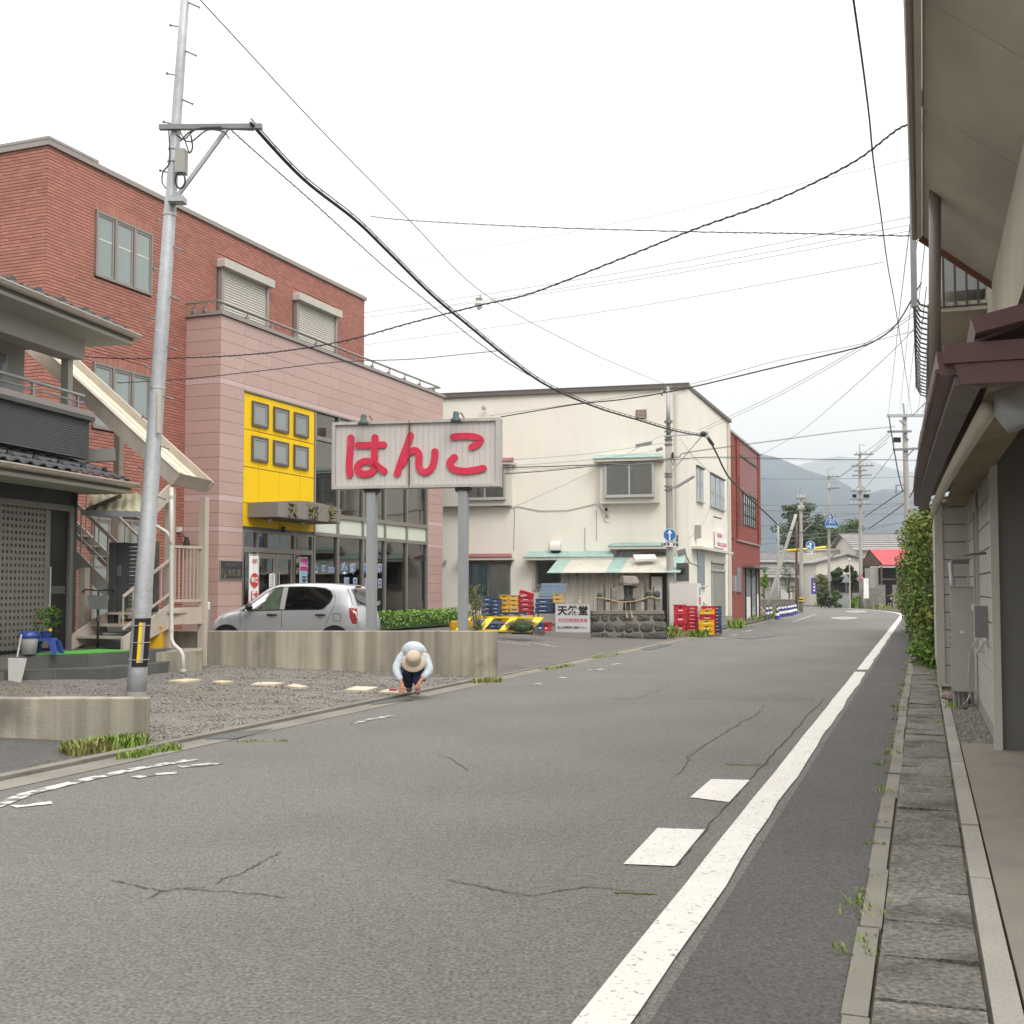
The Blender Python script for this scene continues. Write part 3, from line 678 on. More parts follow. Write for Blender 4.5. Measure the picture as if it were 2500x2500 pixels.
for i in range(7): bx('printed_line', K['ink_black'], nb, 2.46, 2.46 + random.uniform(.12, .2), .024, .0275, 1.97 - i * .06, 1.985 - i * .06)
# canopy over the door
cp = bpy.data.objects.new('canopy', None); COL.objects.link(cp); cp.parent = B_
n = 14; xs = [1.3 + (4.68 - 1.3) * i / n for i in range(n + 1)]
top = [3.95 + .12 * math.sin(pi * i / n) for i in range(n + 1)]
MB().prism([(xs[0], 3.55), (xs[-1], 3.55)] + [(xs[i], top[i]) for i in range(n, -1, -1)], -.95, .0).build('canopy_box', K['bronze_alu'], cp)
MB().box(1.34, 4.64, -.9, -.02, 3.53, 3.549).build('canopy_soffit', K['alu_dark'], cp)
for x in (1.9, 3.6): MB().lathe([(.06, 0), (.05, -.07), (.02, -.09)], (x, -.3, 3.53), 10).build('downlight', K['spandrel'], cp)
for x0, x1 in ((2.74, 3.1), (3.72, 3.38)): MB().bar((x0, -.953, 4.02), (x1, -.953, 3.75), .012, .012).build('seam', K['alu_dark'], cp)
for ch, x in (('天', 2.02), ('然', 3.08), ('堂', 4.18)): text(ch, .46, K['gold'], cp, x, -.985, 3.755, .03, .008, sx=.98)
MB().lathe([(.05, -.08), (.06, 0), (.05, .08)], (2.95, -.08, 3.3), 10).build('door_sensor', K['black'], B_)
# plaque beside the door
pq = MB().box(.06, 1.03, -.035, -.002, 1.89, 2.35).build('plaque', K['plaque'], B_)
f = MB(); f.box(.04, 1.05, -.038, -.001, 2.35, 2.365); f.box(.04, 1.05, -.038, -.001, 1.875, 1.89); f.box(.04, .06, -.038, -.001, 1.89, 2.35); f.box(1.03, 1.05, -.038, -.001, 1.89, 2.35); f.build('plaque_frame', K['coping'], pq)
text('印章 スタンプ', .085, K['gold'], pq, .55, -.037, 2.255, .002)
text('天然堂', .2, K['gold'], pq, .66, -.037, 2.03, .002, .002, spacing=1.05)
text('印', .15, K['gold'], pq, .18, -.037, 2.03, .002)
MB().tube([(.18 + .1 * math.cos(a * pi / 8), -.037, 2.035 + .125 * math.sin(a * pi / 8)) for a in range(17)], .008, 4).build('emblem_ring', K['gold'], pq)
# lettering on the shop windows
def win_text(body, size, x, z, sx=1.0):
    text(body, size, K['ink_white'], cw, x, .064, z, .001, .016 * size / .3, sx=sx); text(body, size, K['ink_blue'], cw, x, .058, z, .002, .002, sx=sx)
for body, sz, x, z, sx in (('実', .25, 5.02, 2.22, .95), ('印', .25, 5.42, 2.2, .95), ('5800', .23, 5.9, 2.19, .85), ('実', .34, 6.72, 2.24, 1), ('印', .34, 7.25, 2.23, 1), ('認', .34, 8.15, 2.25, 1), ('印', .34, 9.1, 2.27, 1), ('即', .34, 6.86, 1.79, 1), ('日', .34, 7.42, 1.79, 1), ('即', .34, 8.2, 1.78, 1), ('日', .34, 9.1, 1.77, 1)):
    win_text(body, sz, x, z, sx)
text('0157', .17, K['ink_white'], cw, 8.97, .06, 1.13, .002)
# flags and camera by the door
def nobori(name, label, x, y, z0, z1, w):
    t = thing(name, label, 'banner', B_.matrix_basis @ Vector((x, y, z0)) if False else (0,0,0))
    return t
M_B = Matrix.Translation((-7.61, 29.5, 0)) @ Matrix.Rotation(BA, 4, 'Z')
def on_b(x, y, z): return M_B @ Vector((x, y, z))
def flag(name, label, x, y, z1, w, cols):
    t = thing(name, label, 'banner', on_b(x, y, .5), BA); H_ = z1 - .5
    MB().tube([(-w/2 - .03, 0, 0), (-w/2 - .03, 0, H_ + .05)], .012, 6).tube([(-w/2 - .03, 0, H_ + .03), (w/2, 0, H_ + .03)], .008, 6).build('pole', K['white_plastic'], t)
    MB().lathe([(.16, 0), (.16, .08), (.03, .12)], (-w/2 - .03, 0, 0), 12).build('base', K['white_plastic'], t)
    zt = H_
    for m, h, tx in cols:
        n = 8; b = MB(); vs = []
        for i in range(n + 1): xx = -w/2 + w * i / n; vs += [(xx, .012 * math.sin(i * 1.3 + zt), zt - h), (xx, .012 * math.sin(i * 1.3 + zt), zt)]
        c_ = b.add(vs, [(2*i, 2*i+2, 2*i+3, 2*i+1) for i in range(n)]).build('cloth', K[m], t)
        for body, sz, mm, zo in tx: text(body, sz, K[mm], c_, 0, -.02, zt - zo, .001, .004)
        zt -= h
    return t
f1 = flag('nobori_banner', 'white vertical banner with a red disc left of the shop door', 1.42, -.15, 2.52, .42, [('ink_white', 1.9, [('印鑑', .13, 'ink_pink', .16), ('は', .42, 'ink_red', 1.15), ('ん', .42, 'ink_red', 1.6)])])
dk = MB().tube([(0, -.017, 1.35), (0, -.0165, 1.35)], .2, 20).build('disc', K['ink_red'], f1); text('特急', .17, K['ink_white'], f1, 0, -.024, 1.35, .001, .004)
flag('nobori_banner', 'narrow banner with magenta top and pale blue cloth right of the shop door', 4.0, -.12, 2.5, .38, [('magenta', .36, [('はんこ', .15, 'ink_white', .18)]), ('pale_blue', 1.5, [('天', .3, 'ink_black', .3), ('然', .3, 'ink_black', .7), ('堂', .3, 'ink_black', 1.1)])])
t = thing('wall_lamp', 'black floodlight on a white bracket where brick meets granite', 'lamp', on_b(-.25, YB - .02, 2.95), BA)
bx('bracket', K['white_plastic'], t, -.05, .05, -.1, .02, .15, .28); MB().tube([(0, -.08, .18), (.03, -.22, -.02)], .02, 6).build('arm', K['alu_dark'], t)
MB().lathe([(.05, .12), (.06, .05), (.1, -.12), (.02, -.13)], (.04, -.24, -.1), 12).build('lamp_head', K['black'], t)
# hedge and bollard
def leaves(b, g, c, rad, n, sz, shell=.55, flat=1.0):
    for i in range(n):
        while True:
            d = Vector((g.uniform(-1,1), g.uniform(-1,1), g.uniform(-1,1)))
            if .01 < d.length <= 1: break
        k = d.length; d = d / k; k = shell + (1 - shell) * k if g.random() < .8 else k
        p = Vector((c[0] + d.x*rad[0]*k, c[1] + d.y*rad[1]*k, c[2] + d.z*rad[2]*k))
        u = (d + Vector((g.gauss(0,.7), g.gauss(0,.7), g.gauss(0,.7) + .25))).normalized(); v = u.orthogonal().normalized(); a = g.uniform(0, 2*pi); w = u.cross(v); v, w = v*math.cos(a)+w*math.sin(a), w*math.cos(a)-v*math.sin(a)
        s_ = sz * g.uniform(.6, 1.35)
        b.add([p - v*s_, p + w*s_*.45*flat, p + v*s_, p - w*s_*.45*flat], [(0,1,2,3)])
    return b
g = random.Random(21)
hp = on_b(5.5, -1.9, .42)
t = thing('clipped_hedge', 'low clipped green hedge behind the silver car', 'hedge', hp, BA)
b = MB()
for i in range(15): leaves(b, g, (i * .46 - .6, 0, .27), (.34, .36, .3), 330, .045)
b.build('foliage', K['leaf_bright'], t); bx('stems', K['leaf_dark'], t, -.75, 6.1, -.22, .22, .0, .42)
p = PS(507, 1590); p = Vector((P(507, 1449, 25.0).x, 25.0, zg(P(507,1449,25).x, 25)))
t = thing('bollard', 'grey bollard with a white cap beside the granite corner', 'bollard', p)
MB().tube([(0,0,-.1), (0,0,.83)], .055, 14).build('post', K['steel'], t); MB().lathe([(.058, .831), (.058, .97), (.04, .99)], (0,0,0), 14).build('cap', K['white_plastic'], t)
# ================================================================ HANKO SIGN
SA = math.radians(-11)
so = P(1014, 1105, 21.6); so.z = 0
T = thing('roadside_sign', 'big white roadside sign with red lettering on two grey steel posts', 'sign', (so.x, so.y, 0), SA)
n_ = Vector((math.sin(SA), -math.cos(SA), 0)); a_ = Vector((math.cos(SA), math.sin(SA), 0))
def onsign(px, py, off=0.0):
    d = P(px, py, 1.0) - Vector((0,0,EYE)); p0 = Vector((so.x, so.y, 0)) + n_ * off
    q = Vector((0,0,EYE)) + d * (n_.dot(p0 - Vector((0,0,EYE))) / n_.dot(d)); return (q - Vector((so.x, so.y, 0))).dot(a_), q.z
x0, zt = onsign(812, 1031, .15); x1, z1 = onsign(1217, 1019, .15); _, zb = onsign(812, 1194, .15)
zt = (zt + z1) / 2; D = .15
x0 = round(x0, 2); x1 = round(x1, 2)
f = .055
bx('sign_back', K['sign_frame'], T, x0, x1, -.09, .15, zb + .001, zt - .001)
for nm, a in (('frame', (x0-.01, x1+.01, -D, -.0, zt-f, zt)), ('frame', (x0-.01, x1+.01, -D, -.0, zb, zb+f)), ('frame', (x0-.01, x0+f, -D+.001, -.0, zb+f, zt-f)), ('frame', (x1-f, x1+.01, -D+.001, -.0, zb+f, zt-f))): bx(nm, K['sign_frame'], T, *a)
bx('frame_side', K['sign_frame'], T, x1+.001, x1+.012, -D+.002, .16, zb+.002, zt-.002)
nb = 29; pm = MB().box(0, (x1-x0-2*f)/nb - .003, -.1, -.088, zb+f+.001, zt-f-.001).mesh('board', K['sign_board'])
for i in range(nb): link('board', pm, T).location = (x0 + f + i*(x1-x0-2*f)/nb + .0015, 0, 0)
bx('seam', K['rust'], T, (x0+x1)/2 - .11, (x0+x1)/2 - .095, -D-.004, -.101, zb, zt)
Z7 = lambda a, b: (800 + a * .2381, 960 + b * .2381)
def smooth(c, k=5):
    out = []
    for i in range(len(c) - 1):
        p0, p1, p2, p3 = c[max(i-1,0)], c[i], c[i+1], c[min(i+2, len(c)-1)]
        for j in range(k):
            t = j / k; out.append(tuple(.5*((2*p1[d]) + (-p0[d]+p2[d])*t + (2*p0[d]-5*p1[d]+4*p2[d]-p3[d])*t*t + (-p0[d]+3*p1[d]-3*p2[d]+p3[d])*t**3) for d in (0,1)))
    return out + [c[-1]]
def stroke(b, pts, rad, y):
    c = [onsign(*Z7(*p), .15) for p in smooth(pts)]; L, R_ = [], []
    for i, p in enumerate(c):
        q, r = c[max(i-1,0)], c[min(i+1,len(c)-1)]; tx, tz = r[0]-q[0], r[1]-q[1]; l = math.hypot(tx, tz); tx, tz = tx/l, tz/l
        L.append((p[0]-tz*rad, p[1]+tx*rad)); R_.append((p[0]+tz*rad, p[1]-tx*rad))
    n = len(c)
    vs = [(x, y, z) for x, z in L] + [(x, y, z) for x, z in R_] + [(x, -.099, z) for x, z in L] + [(x, -.099, z) for x, z in R_]
    b.add(vs, [(i, i+1, n+i+1, n+i) for i in range(n-1)] + [(i, 2*n+i, 2*n+i+1, i+1) for i in range(n-1)] + [(n+i, n+i+1, 3*n+i+1, 3*n+i) for i in range(n-1)])
    for e, nb_ in ((0, 1), (n-1, n-2)):                   # round ends
        a0 = math.atan2(L[e][1]-c[e][1], L[e][0]-c[e][0]); sg = 1 if e == 0 else -1
        ar = [(c[e][0]+rad*math.cos(a0+sg*pi*k/10), c[e][1]+rad*math.sin(a0+sg*pi*k/10)) for k in range(11)]
        k0 = len(b.v); b.add([(x, y, z) for x, z in ar] + [(x, -.099, z) for x, z in ar], [tuple(range(11))] + [(k, k+11, k+12, k+1) for k in range(10)])
RS = 35 * .2381 / 129
LET = {'は': [[(232,455),(228,560),(218,680),(215,760),(222,835)], [(307,533),(440,530),(570,527)], [(480,452),(478,560),(476,680),(475,745)], [(475,745),(468,788),(430,818),(375,827),(325,812),(300,772),(315,728),(365,699),(420,698),(470,722),(520,757),(575,797)]],
       'ん': [[(845,430),(815,520),(780,610),(745,710),(708,822)], [(765,720),(800,645),(845,597),(890,585),(922,605),(932,655),(930,720),(942,775),(985,808),(1040,790),(1075,740),(1092,665),(1095,597)]],
       'こ': [[(1283,447),(1350,440),(1450,439),(1530,452),(1563,478),(1540,515),(1475,550)], [(1295,655),(1255,695),(1250,730),(1275,770),(1330,790),(1420,797),(1510,785),(1592,768)]]}
for ch, st in LET.items():
    b = MB()
    for i, s_ in enumerate(st): stroke(b, s_, RS, -.135 - .002 * i)
    b.build('letter', K['sign_red'], T)
pxs = [onsign(907.5, 1400)[0], onsign(1131, 1400)[0]]
for x in pxs:
    bx('post', K['sign_steel'], T, x - .085, x + .085, -.085, .085, .0, zb - .06)
    bx('post_flange', K['black'], T, x - .14, x + .14, -.11, .11, zb - .055, zb - .002)
    for sgn in (-1, 1): MB().prism([(x + sgn*.085, zb - .056), (x + sgn*.17, zb - .056), (x + sgn*.085, zb - .12)][::sgn], -.02, .02).build('gusset', K['galv_dark'], T)
for px in (890, 1115):
    x, z = onsign(px, 1025, .3); l = bpy.data.objects.new('sign_lamp', None); COL.objects.link(l); l.parent = T
    MB().tube([(x + .1, -.1, zt + .001), (x + .06, -.2, zt + .1), (x, -.34, zt + .06)], .014, 6).build('lamp_arm', K['galv_dark'], l)
    MB().lathe([(.045, .1), (.055, .06), (.055, -.0), (.1, -.05), (.105, -.1), (.085, -.11)], (x, -.36, zt), 16).build('lamp_hood', K['lamp_green'], l, True)
# ================================================================ SILVER CAR
CA = math.radians(180 - 13)                               # local +x is the car's nose
def car_loft():
    # stations: x from tail 0 to nose 3.395; (x, z top, half width at belt, z belt, half width roof edge, z roof edge drop)
    st = [(0.0,.62,.60,.56,.50), (.03,.86,.66,.72,.56), (.10,1.02,.70,.90,.56), (.20,1.28,.715,.94,.55), (.30,1.43,.722,.955,.54), (.42,1.465,.728,.96,.545), (.7,1.488,.735,.955,.555), (1.1,1.50,.7375,.945,.565), (1.5,1.498,.7375,.93,.565), (1.85,1.475,.7375,.92,.56), (2.05,1.42,.735,.915,.55), (2.25,1.30,.732,.91,.545), (2.45,1.16,.73,.905,.56), (2.62,1.04,.725,.90,.60), (2.72,.985,.72,.895,.62), (2.95,.93,.70,.86,.60), (3.15,.86,.66,.79,.55), (3.28,.76,.60,.70,.50), (3.36,.64,.52,.60,.42), (3.395,.50,.42,.46,.34)]
    return st
ST = car_loft()
def sec(x):
    for p, q in zip(ST, ST[1:]):
        if p[0] <= x <= q[0]:
            t = (x - p[0]) / (q[0] - p[0]); return [a + (c - a) * t for a, c in zip(p, q)]
    return list(ST[-1] if x > 3 else ST[0])
def half(x, z):                                           # half width of the body at height z
    _, ztp, wb, zb_, wr = sec(x)
    ws = wb - .035
    if z <= .25: return ws - .03
    if z <= .55: return ws - .03 + (wb + .004 - ws + .03) * math.sin((z - .25) / .30 * pi / 2)
    if z <= zb_: return wb + .004 - .012 * ((z - .55) / max(.01, zb_ - .55)) ** 2
    t = min(1, (z - zb_) / max(.02, ztp - .05 - zb_)); return wb - .008 - (wb - .008 - wr) * t ** 1.15
xs = sorted(set([s[0] for s in ST] + [i * .085 for i in range(1, 40)]))
prof = lambda x: (lambda s_: [(half(x, z), z) for z in (.2, .3, .42, .55)] + [(half(x, .55 + (s_[3]-.55)*k), .55 + (s_[3]-.55)*k) for k in (.33, .66, 1.0)] + [(half(x, s_[3] + (s_[1]-.05-s_[3])*k), s_[3] + (s_[1]-.05-s_[3])*k) for k in (.25, .5, .75, 1.0)] + [(s_[4]-.03, s_[1]-.022), (s_[4]-.1, s_[1]-.008), (s_[4]*.5, s_[1]-.001), (0, s_[1])])(sec(x))
def body_mesh():
    b = MB(); rows = []
    for x in xs:
        h = prof(x); full = [(x, w, z) for w, z in h] + [(x, -w, z) for w, z in h[-2::-1]]; rows.append(full)
    n = len(rows[0])
    for r in rows: b.v += r
    b.f = [(i*n+j, i*n+j+1, (i+1)*n+j+1, (i+1)*n+j) for i in range(len(rows)-1) for j in range(n-1)]
    b.f += [tuple(range(n))[::-1], tuple(range((len(rows)-1)*n, len(rows)*n))]
    return b
cc_ = P(722, 1450, 24.35); carz = zg(cc_.x, cc_.y)
CAR = thing('parked_car', 'silver five-door hatchback parked behind the long concrete wall', 'car', (cc_.x, cc_.y, carz), CA)
def cp_(p): return (p[0] - 1.7, p[1], p[2])
b = body_mesh(); b.v = [cp_(v) for v in b.v]
b.build('body', K['car_paint'], CAR, True)
def side_patch(name, m, outline, off, parent, sides=(1, -1), k=3):
    for sd in sides:
        b = MB(); c = (sum(p[0] for p in outline)/len(outline), sum(p[1] for p in outline)/len(outline)); rings = []
        ol = []
        for p, q in zip(outline, outline[1:] + outline[:1]):
            for j in range(k): ol.append((p[0]+(q[0]-p[0])*j/k, p[1]+(q[1]-p[1])*j/k))
        for f_ in (1, .66, .33, .02): rings.append([(c[0]+(p[0]-c[0])*f_, c[1]+(p[1]-c[1])*f_) for p in ol])
        n = len(ol)
        for r in rings: b.v += [cp_((x, sd*(half(x, z)+off), z)) for x, z in r]
        b.f = [(i*n+j, i*n+(j+1)%n, (i+1)*n+(j+1)%n, (i+1)*n+j) for i in range(3) for j in range(n)] + [tuple(range(3*n, 4*n))]
        b.build(name, m, parent, True)
frontw = [(2.52,.925),(2.42,1.02),(2.27,1.14),(2.1,1.27),(1.93,1.37),(1.8,1.395),(1.72,1.40),(1.74,.95),(2.1,.935)]
rearw = [(1.62,.955),(1.60,1.405),(1.3,1.41),(1.0,1.40),(.8,1.375),(.68,1.32),(.62,1.22),(.66,1.12),(.78,.99),(.84,.965)]
black_f = [(2.66,.905),(2.5,1.02),(2.3,1.16),(2.12,1.29),(1.94,1.39),(1.8,1.42),(1.64,1.425),(1.3,1.43),(1.0,1.42),(.78,1.395),(.65,1.335),(.585,1.22),(.63,1.1),(.76,.965),(.84,.945),(1.6,.935),(2.2,.915)]
side_patch('window_seal', K['car_dark'], black_f, .003, CAR)
side_patch('window', K['lamp_clear'] if False else K['car_glass'], frontw, .008, CAR)
side_patch('window', K['car_privacy'], rearw, .008, CAR)
side_patch('interior_view', mat('car_interior', (.10,.12,.09), .8, .5, 6), frontw, .005, CAR)
side_patch('pillar', K['car_paint'], [(1.735,.95),(1.715,1.41),(1.605,1.41),(1.625,.95)], .010, CAR)
def seam(pts, parent=CAR):
    for sd in (1, -1):
        MB().tube([cp_((x, sd*(half(x, z)+.002), z)) for x, z in pts], .005, 4).build('panel_gap', K['car_dark'], parent)
seam([(2.62,.24),(2.62,.6),(2.63,.9)]); seam([(1.67,.24),(1.68,.6),(1.69,.94)]); seam([(.92,.28),(.8,.45),(.66,.75),(.56,.98),(.53,1.2),(.62,1.36)]); seam([(.2,.96),(.17,1.05),(.24,1.25),(.31,1.4)])
seam([(.55,.72),(.55,.86),(.54,.87),(.4,.87),(.39,.86),(.39,.73),(.4,.72),(.54,.72)])
for x in (1.9, .83):
    for sd in (1, -1):
        h = bpy.data.objects.new('door_handle', None); COL.objects.link(h); h.parent = CAR; w = half(x, .84)
        MB().tube([cp_((x-.11, sd*(w+.012), .84)), cp_((x, sd*(w+.03), .845)), cp_((x+.11, sd*(w+.012), .84))], .018, 6).build('grip', K['car_dark'], h)
        MB().ball(cp_((x, sd*w, .80)), .06, .008, .035).build('recess', K['coping'], h)
for sd in (1, -1):
    m_ = MB().ball(cp_((2.37, sd*.84, 1.0)), .08, .1, .085, 10, 8); m_.bar(cp_((2.42, sd*.72, .95)), cp_((2.38, sd*.8, .97)), .05); m_.build('mirror', K['car_dark'], CAR, True)
    for x in (.52, 2.93):
        w = bpy.data.objects.new('wheel', None); COL.objects.link(w); w.parent = CAR; y = sd * .66
        o = MB().tube([cp_((x, sd*.700, .29)), cp_((x, sd*.742 if x < 1 else sd*.738, .29))], .345, 28).build('wheel_arch', K['car_dark'], CAR)
        MB().tube([cp_((x, sd*.60, .27)), cp_((x, sd*.70, .27)), cp_((x, sd*.755, .27))], [.25, .27, .255], 28).build('tyre', K['rubber'], w, False)
        MB().tube([cp_((x, sd*.74, .27)), cp_((x, sd*.762, .27))], .17, 24).build('rim', K['steel'], w)
    side_patch('tail_lamp', K['lamp_red'], [(.22,.99),(.10,.985),(.05,.82),(.06,.66),(.14,.66),(.2,.8)], .006, CAR, (sd,))
    side_patch('headlamp', K['lamp_clear'], [(3.0,.88),(3.2,.80),(3.3,.70),(3.24,.64),(3.1,.72)], .006, CAR, (sd,))
    side_patch('side_marker', K['lamp_clear'], [(2.86,.755),(2.78,.77),(2.72,.755),(2.78,.74)], .006, CAR, (sd,), 1)
# windscreen and tailgate glass follow the shell
def strip(name, m, xa, xb, k, off):
    b = MB(); n = 10; m_ = 6
    for i in range(n + 1):
        x = xa + (xb - xa) * i / n; s_ = sec(x); e = sec(min(3.39, x + .01)); s0 = sec(max(0, x - .01)); sl = Vector((s0[1]-e[1], 0, .02)).normalized()
        for j in range(m_ + 1):
            y = (s_[4] - .07) * k * (2 * j / m_ - 1); zc = s_[1] - .006 - .010 * (abs(2*j/m_-1)) ** 3
            b.v.append(cp_((x + sl.x*off, y, zc + sl.z*off)))
    b.f = [(i*(m_+1)+j, (i+1)*(m_+1)+j, (i+1)*(m_+1)+j+1, i*(m_+1)+j+1) for i in range(n) for j in range(m_)]
    b.build(name, m, CAR, True)
strip('windscreen', K['car_privacy'], 2.02, 2.62, 1.0, .012); strip('rear_window', K['car_privacy'], .11, .27, 1.0, .014)
bx('brake_lamp', K['lamp_red'], CAR, -1.43, -1.40, -.14, .14, 1.405, 1.435)
MB().tube([(-1.62, 0, 1.03), (-1.58, .32, 1.10)], .012, 5).build('rear_wiper', K['car_dark'], CAR)
bx('number_plate', K['rack_yellow'], CAR, -1.712, -1.69, -.165, .165, .66, .82); bx('bumper', K['car_paint'], CAR, -1.69, -1.6, -.6, .6, .3, .56)
# ================================================================ HOUSE AT LEFT
HA = math.radians(78); HO = Vector((-7.54, 19.75, 0))
H_ = thing('house', 'grey-sided house with black roof tiles, cream gutters and lattice door', 'house', HO, HA)
M_H = Matrix.Translation(HO) @ Matrix.Rotation(HA, 4, 'Z')
def ribs(b, x0, x1, y, z0, z1, st=.05, d=.012):           # fine horizontal clapboards
    z = z0
    while z < z1 - .001:
        t = min(z + st, z1)
        b.add([(x0, y - d, z), (x1, y - d, z), (x1, y, t), (x0, y, t), (x0, y, z), (x1, y, z)], [(0,1,2,3), (4,5,1,0)]); z += st
b = MB(); b.box(-9, 0, .02, 6, .0, 3.7); b.build('wall', K['siding_dark'], H_)
b = MB(); ribs(b, -.22, 0, .018, .6, 3.3); ribs(b, -9, -2.6, .018, .3, 3.3); ribs(b, -2.6, 0, .018, 3.05, 3.4); b.build('cladding', K['siding_dark'], H_)
b = MB(); b.box(-2.6, -2.52, -.05, .04, .6, 3.05); b.box(-.3, -.2, -.05, .04, .6, 3.05); b.box(-2.52, -.3, -.05, .04, 2.95, 3.05); b.build('door_frame', K['door_alu'], H_)
dr = bpy.data.objects.new('door', None); COL.objects.link(dr); dr.parent = H_
bx('door_back', K['black'], dr, -2.5, -.85, -.012, -.006, .66, 2.94)
vm_ = MB().box(0, .055, -.04, -.013, .66, 2.94).mesh('lattice_bar', K['door_alu']); hm_ = MB().box(-2.4, -.95, -.038, -.012, 0, .055).mesh('lattice_bar', K['door_alu'])
for i in range(15): link('lattice_bar', vm_, dr).location = (-2.45 + i * .104, 0, 0)
for i in range(22): link('lattice_bar', hm_, dr).location = (0, 0, .68 + i * .104)
bx('door_stile', K['door_alu'], dr, -.99, -.85, -.045, -.011, .66, 2.94); bx('door_stile', K['door_alu'], dr, -2.52, -2.38, -.045, -.011, .66, 2.94)
MB().tube([(-.88, -.08, 1.35), (-.88, -.08, 2.0)], .014, 6).build('handle', K['alu'], dr)
d2 = bx('door_panel', K['black'], H_, -.85, -.3, .0, .015, .62, 2.95); bx('letter_slot', K['alu_dark'], d2, -.8, -.36, -.012, -.001, 1.55, 1.68)
def tile_roof(name, x0, x1, ye, ze, yw, zw, n, rows):
    r_ = bpy.data.objects.new(name, None); COL.objects.link(r_); r_.parent = H_
    L = math.hypot(yw - ye, zw - ze); uy, uz = (yw - ye) / L, (zw - ze) / L; w = (x1 - x0) / n; h = L / rows
    b = MB(); k = 6
    for i in range(k):                                    # pan and roll in one profile
        a0, a1 = i / k, (i + 1) / k; f = lambda t: .035 * math.sin(t * 2 * pi) * (1 if t < .5 else .45)
        b.add([(a0*w, 0, f(a0)), (a1*w, 0, f(a1)), (a1*w, h*1.12, f(a1)-.015), (a0*w, h*1.12, f(a0)-.015), (a0*w, 0, f(a0)-.03), (a1*w, 0, f(a1)-.03)], [(0,1,2,3), (4,5,1,0)])
    me = b.mesh('roof_tile', K['tile_dark'], True)
    for rrw in range(rows):
        for i in range(n):
            o = link('roof_tile', me, r_); o.location = (x0 + i*w, ye + uy*h*rrw, ze + uz*h*rrw + .05 + .012*rrw); o.rotation_euler = (math.atan2(uz, uy), 0, 0)
    bx('roof_deck', K['black'], r_, x0, x1, ye, yw, ze - .03, ze + .005)
    sg = MB().hexa([(-.07,-.02,0),(.07,-.02,0),(.07,.02,0),(-.07,.02,0),(-.045,-.015,.07),(.045,-.015,.07),(.045,.015,.07),(-.045,.015,.07)]).mesh('snow_guard', K['tile_dark'])
    for i in range(n): 
        if i % 2 == 0: link('snow_guard', sg, r_).location = (x0 + i*w + w*.5, ye + .2, ze + .14)
    return r_
def gutter(x0, x1, y, z, r=.075):
    n = 8; b = MB(); prof = [(y + r*math.cos(pi + pi*i/n), z + r*math.sin(pi + pi*i/n)) for i in range(n + 1)]
    b.add([(x0, p[0], p[1]) for p in prof] + [(x1, p[0], p[1]) for p in prof], [(i, i+1, n+2+i, n+1+i) for i in range(n)] + [tuple(range(n+1)), tuple(range(2*n+1, n, -1))])
    b.box(x0, x1, y - r - .012, y - r + .004, z - .012, z + .012); b.build('gutter', K['cream_steel'], H_, False)
tip = M_H.inverted() @ P(324, 1186, 20.0); ux = tip.x
for nm, ze, zw, up in (('porch_roof', 3.5, 3.86, 0), ('main_roof', 6.14, 6.75, 1)):
    tile_roof(nm, -8, ux - .08, -.78, ze, .25 if not up else 1.1, zw, 26, 3 if not up else 5)
    gutter(-8, ux, -.84, ze - .03)
    bx('soffit', K['soffit'], H_, -8, ux - .05, -.77, .4 if not up else 3.5, ze - .2, ze - .14); bx('fascia', K['fascia'], H_, -8, ux - .06, -.79, -.75, ze - .14, ze - .05)
    if up: bx('verge', K['cream_steel'], H_, ux - .07, ux - .03, -.76, 3.5, ze - .15, ze + .06)
bx('balcony_wall', K['siding_dark'], H_, -8, .03, -.16, -.02, 3.88, 4.55)
b = MB(); ribs(b, -8, .03, -.161, 3.88, 4.55, .042, .01); b.build('cladding', K['siding_dark'], H_)
b = MB(); b.box(-8, .09, -.24, .04, 4.55, 4.62); b.build('balcony_cap', K['slate'], H_); bx('balcony_cap', K['coping'], H_, -8, .07, -.22, .03, 4.625, 4.72)
MB().tube([(-8, -.1, 4.98), (-.05, -.1, 4.98)], .03, 8).build('handrail', K['steel'], H_); MB().tube([(-8, -.1, 4.86), (-.05, -.1, 4.86)], .018, 6).build('rail', K['steel'], H_)
for x in (-.25, -1.5, -2.8): bx('rail_post', K['steel'], H_, x, x + .03, -.12, -.08, 4.72, 4.97)
bx('upper_wall', K['house_cream'], H_, -8, -.3, .9, 6, 3.7, 5.98); bx('post', K['house_cream'], H_, -.22, -.08, .1, .24, 4.72, 5.97); bx('beam', K['house_cream'], H_, -8, -.05, -.1, .3, 5.62, 5.96)
bx('window', K['frost_grey'], H_, -2.4, -.8, .87, .899, 4.5, 5.6)
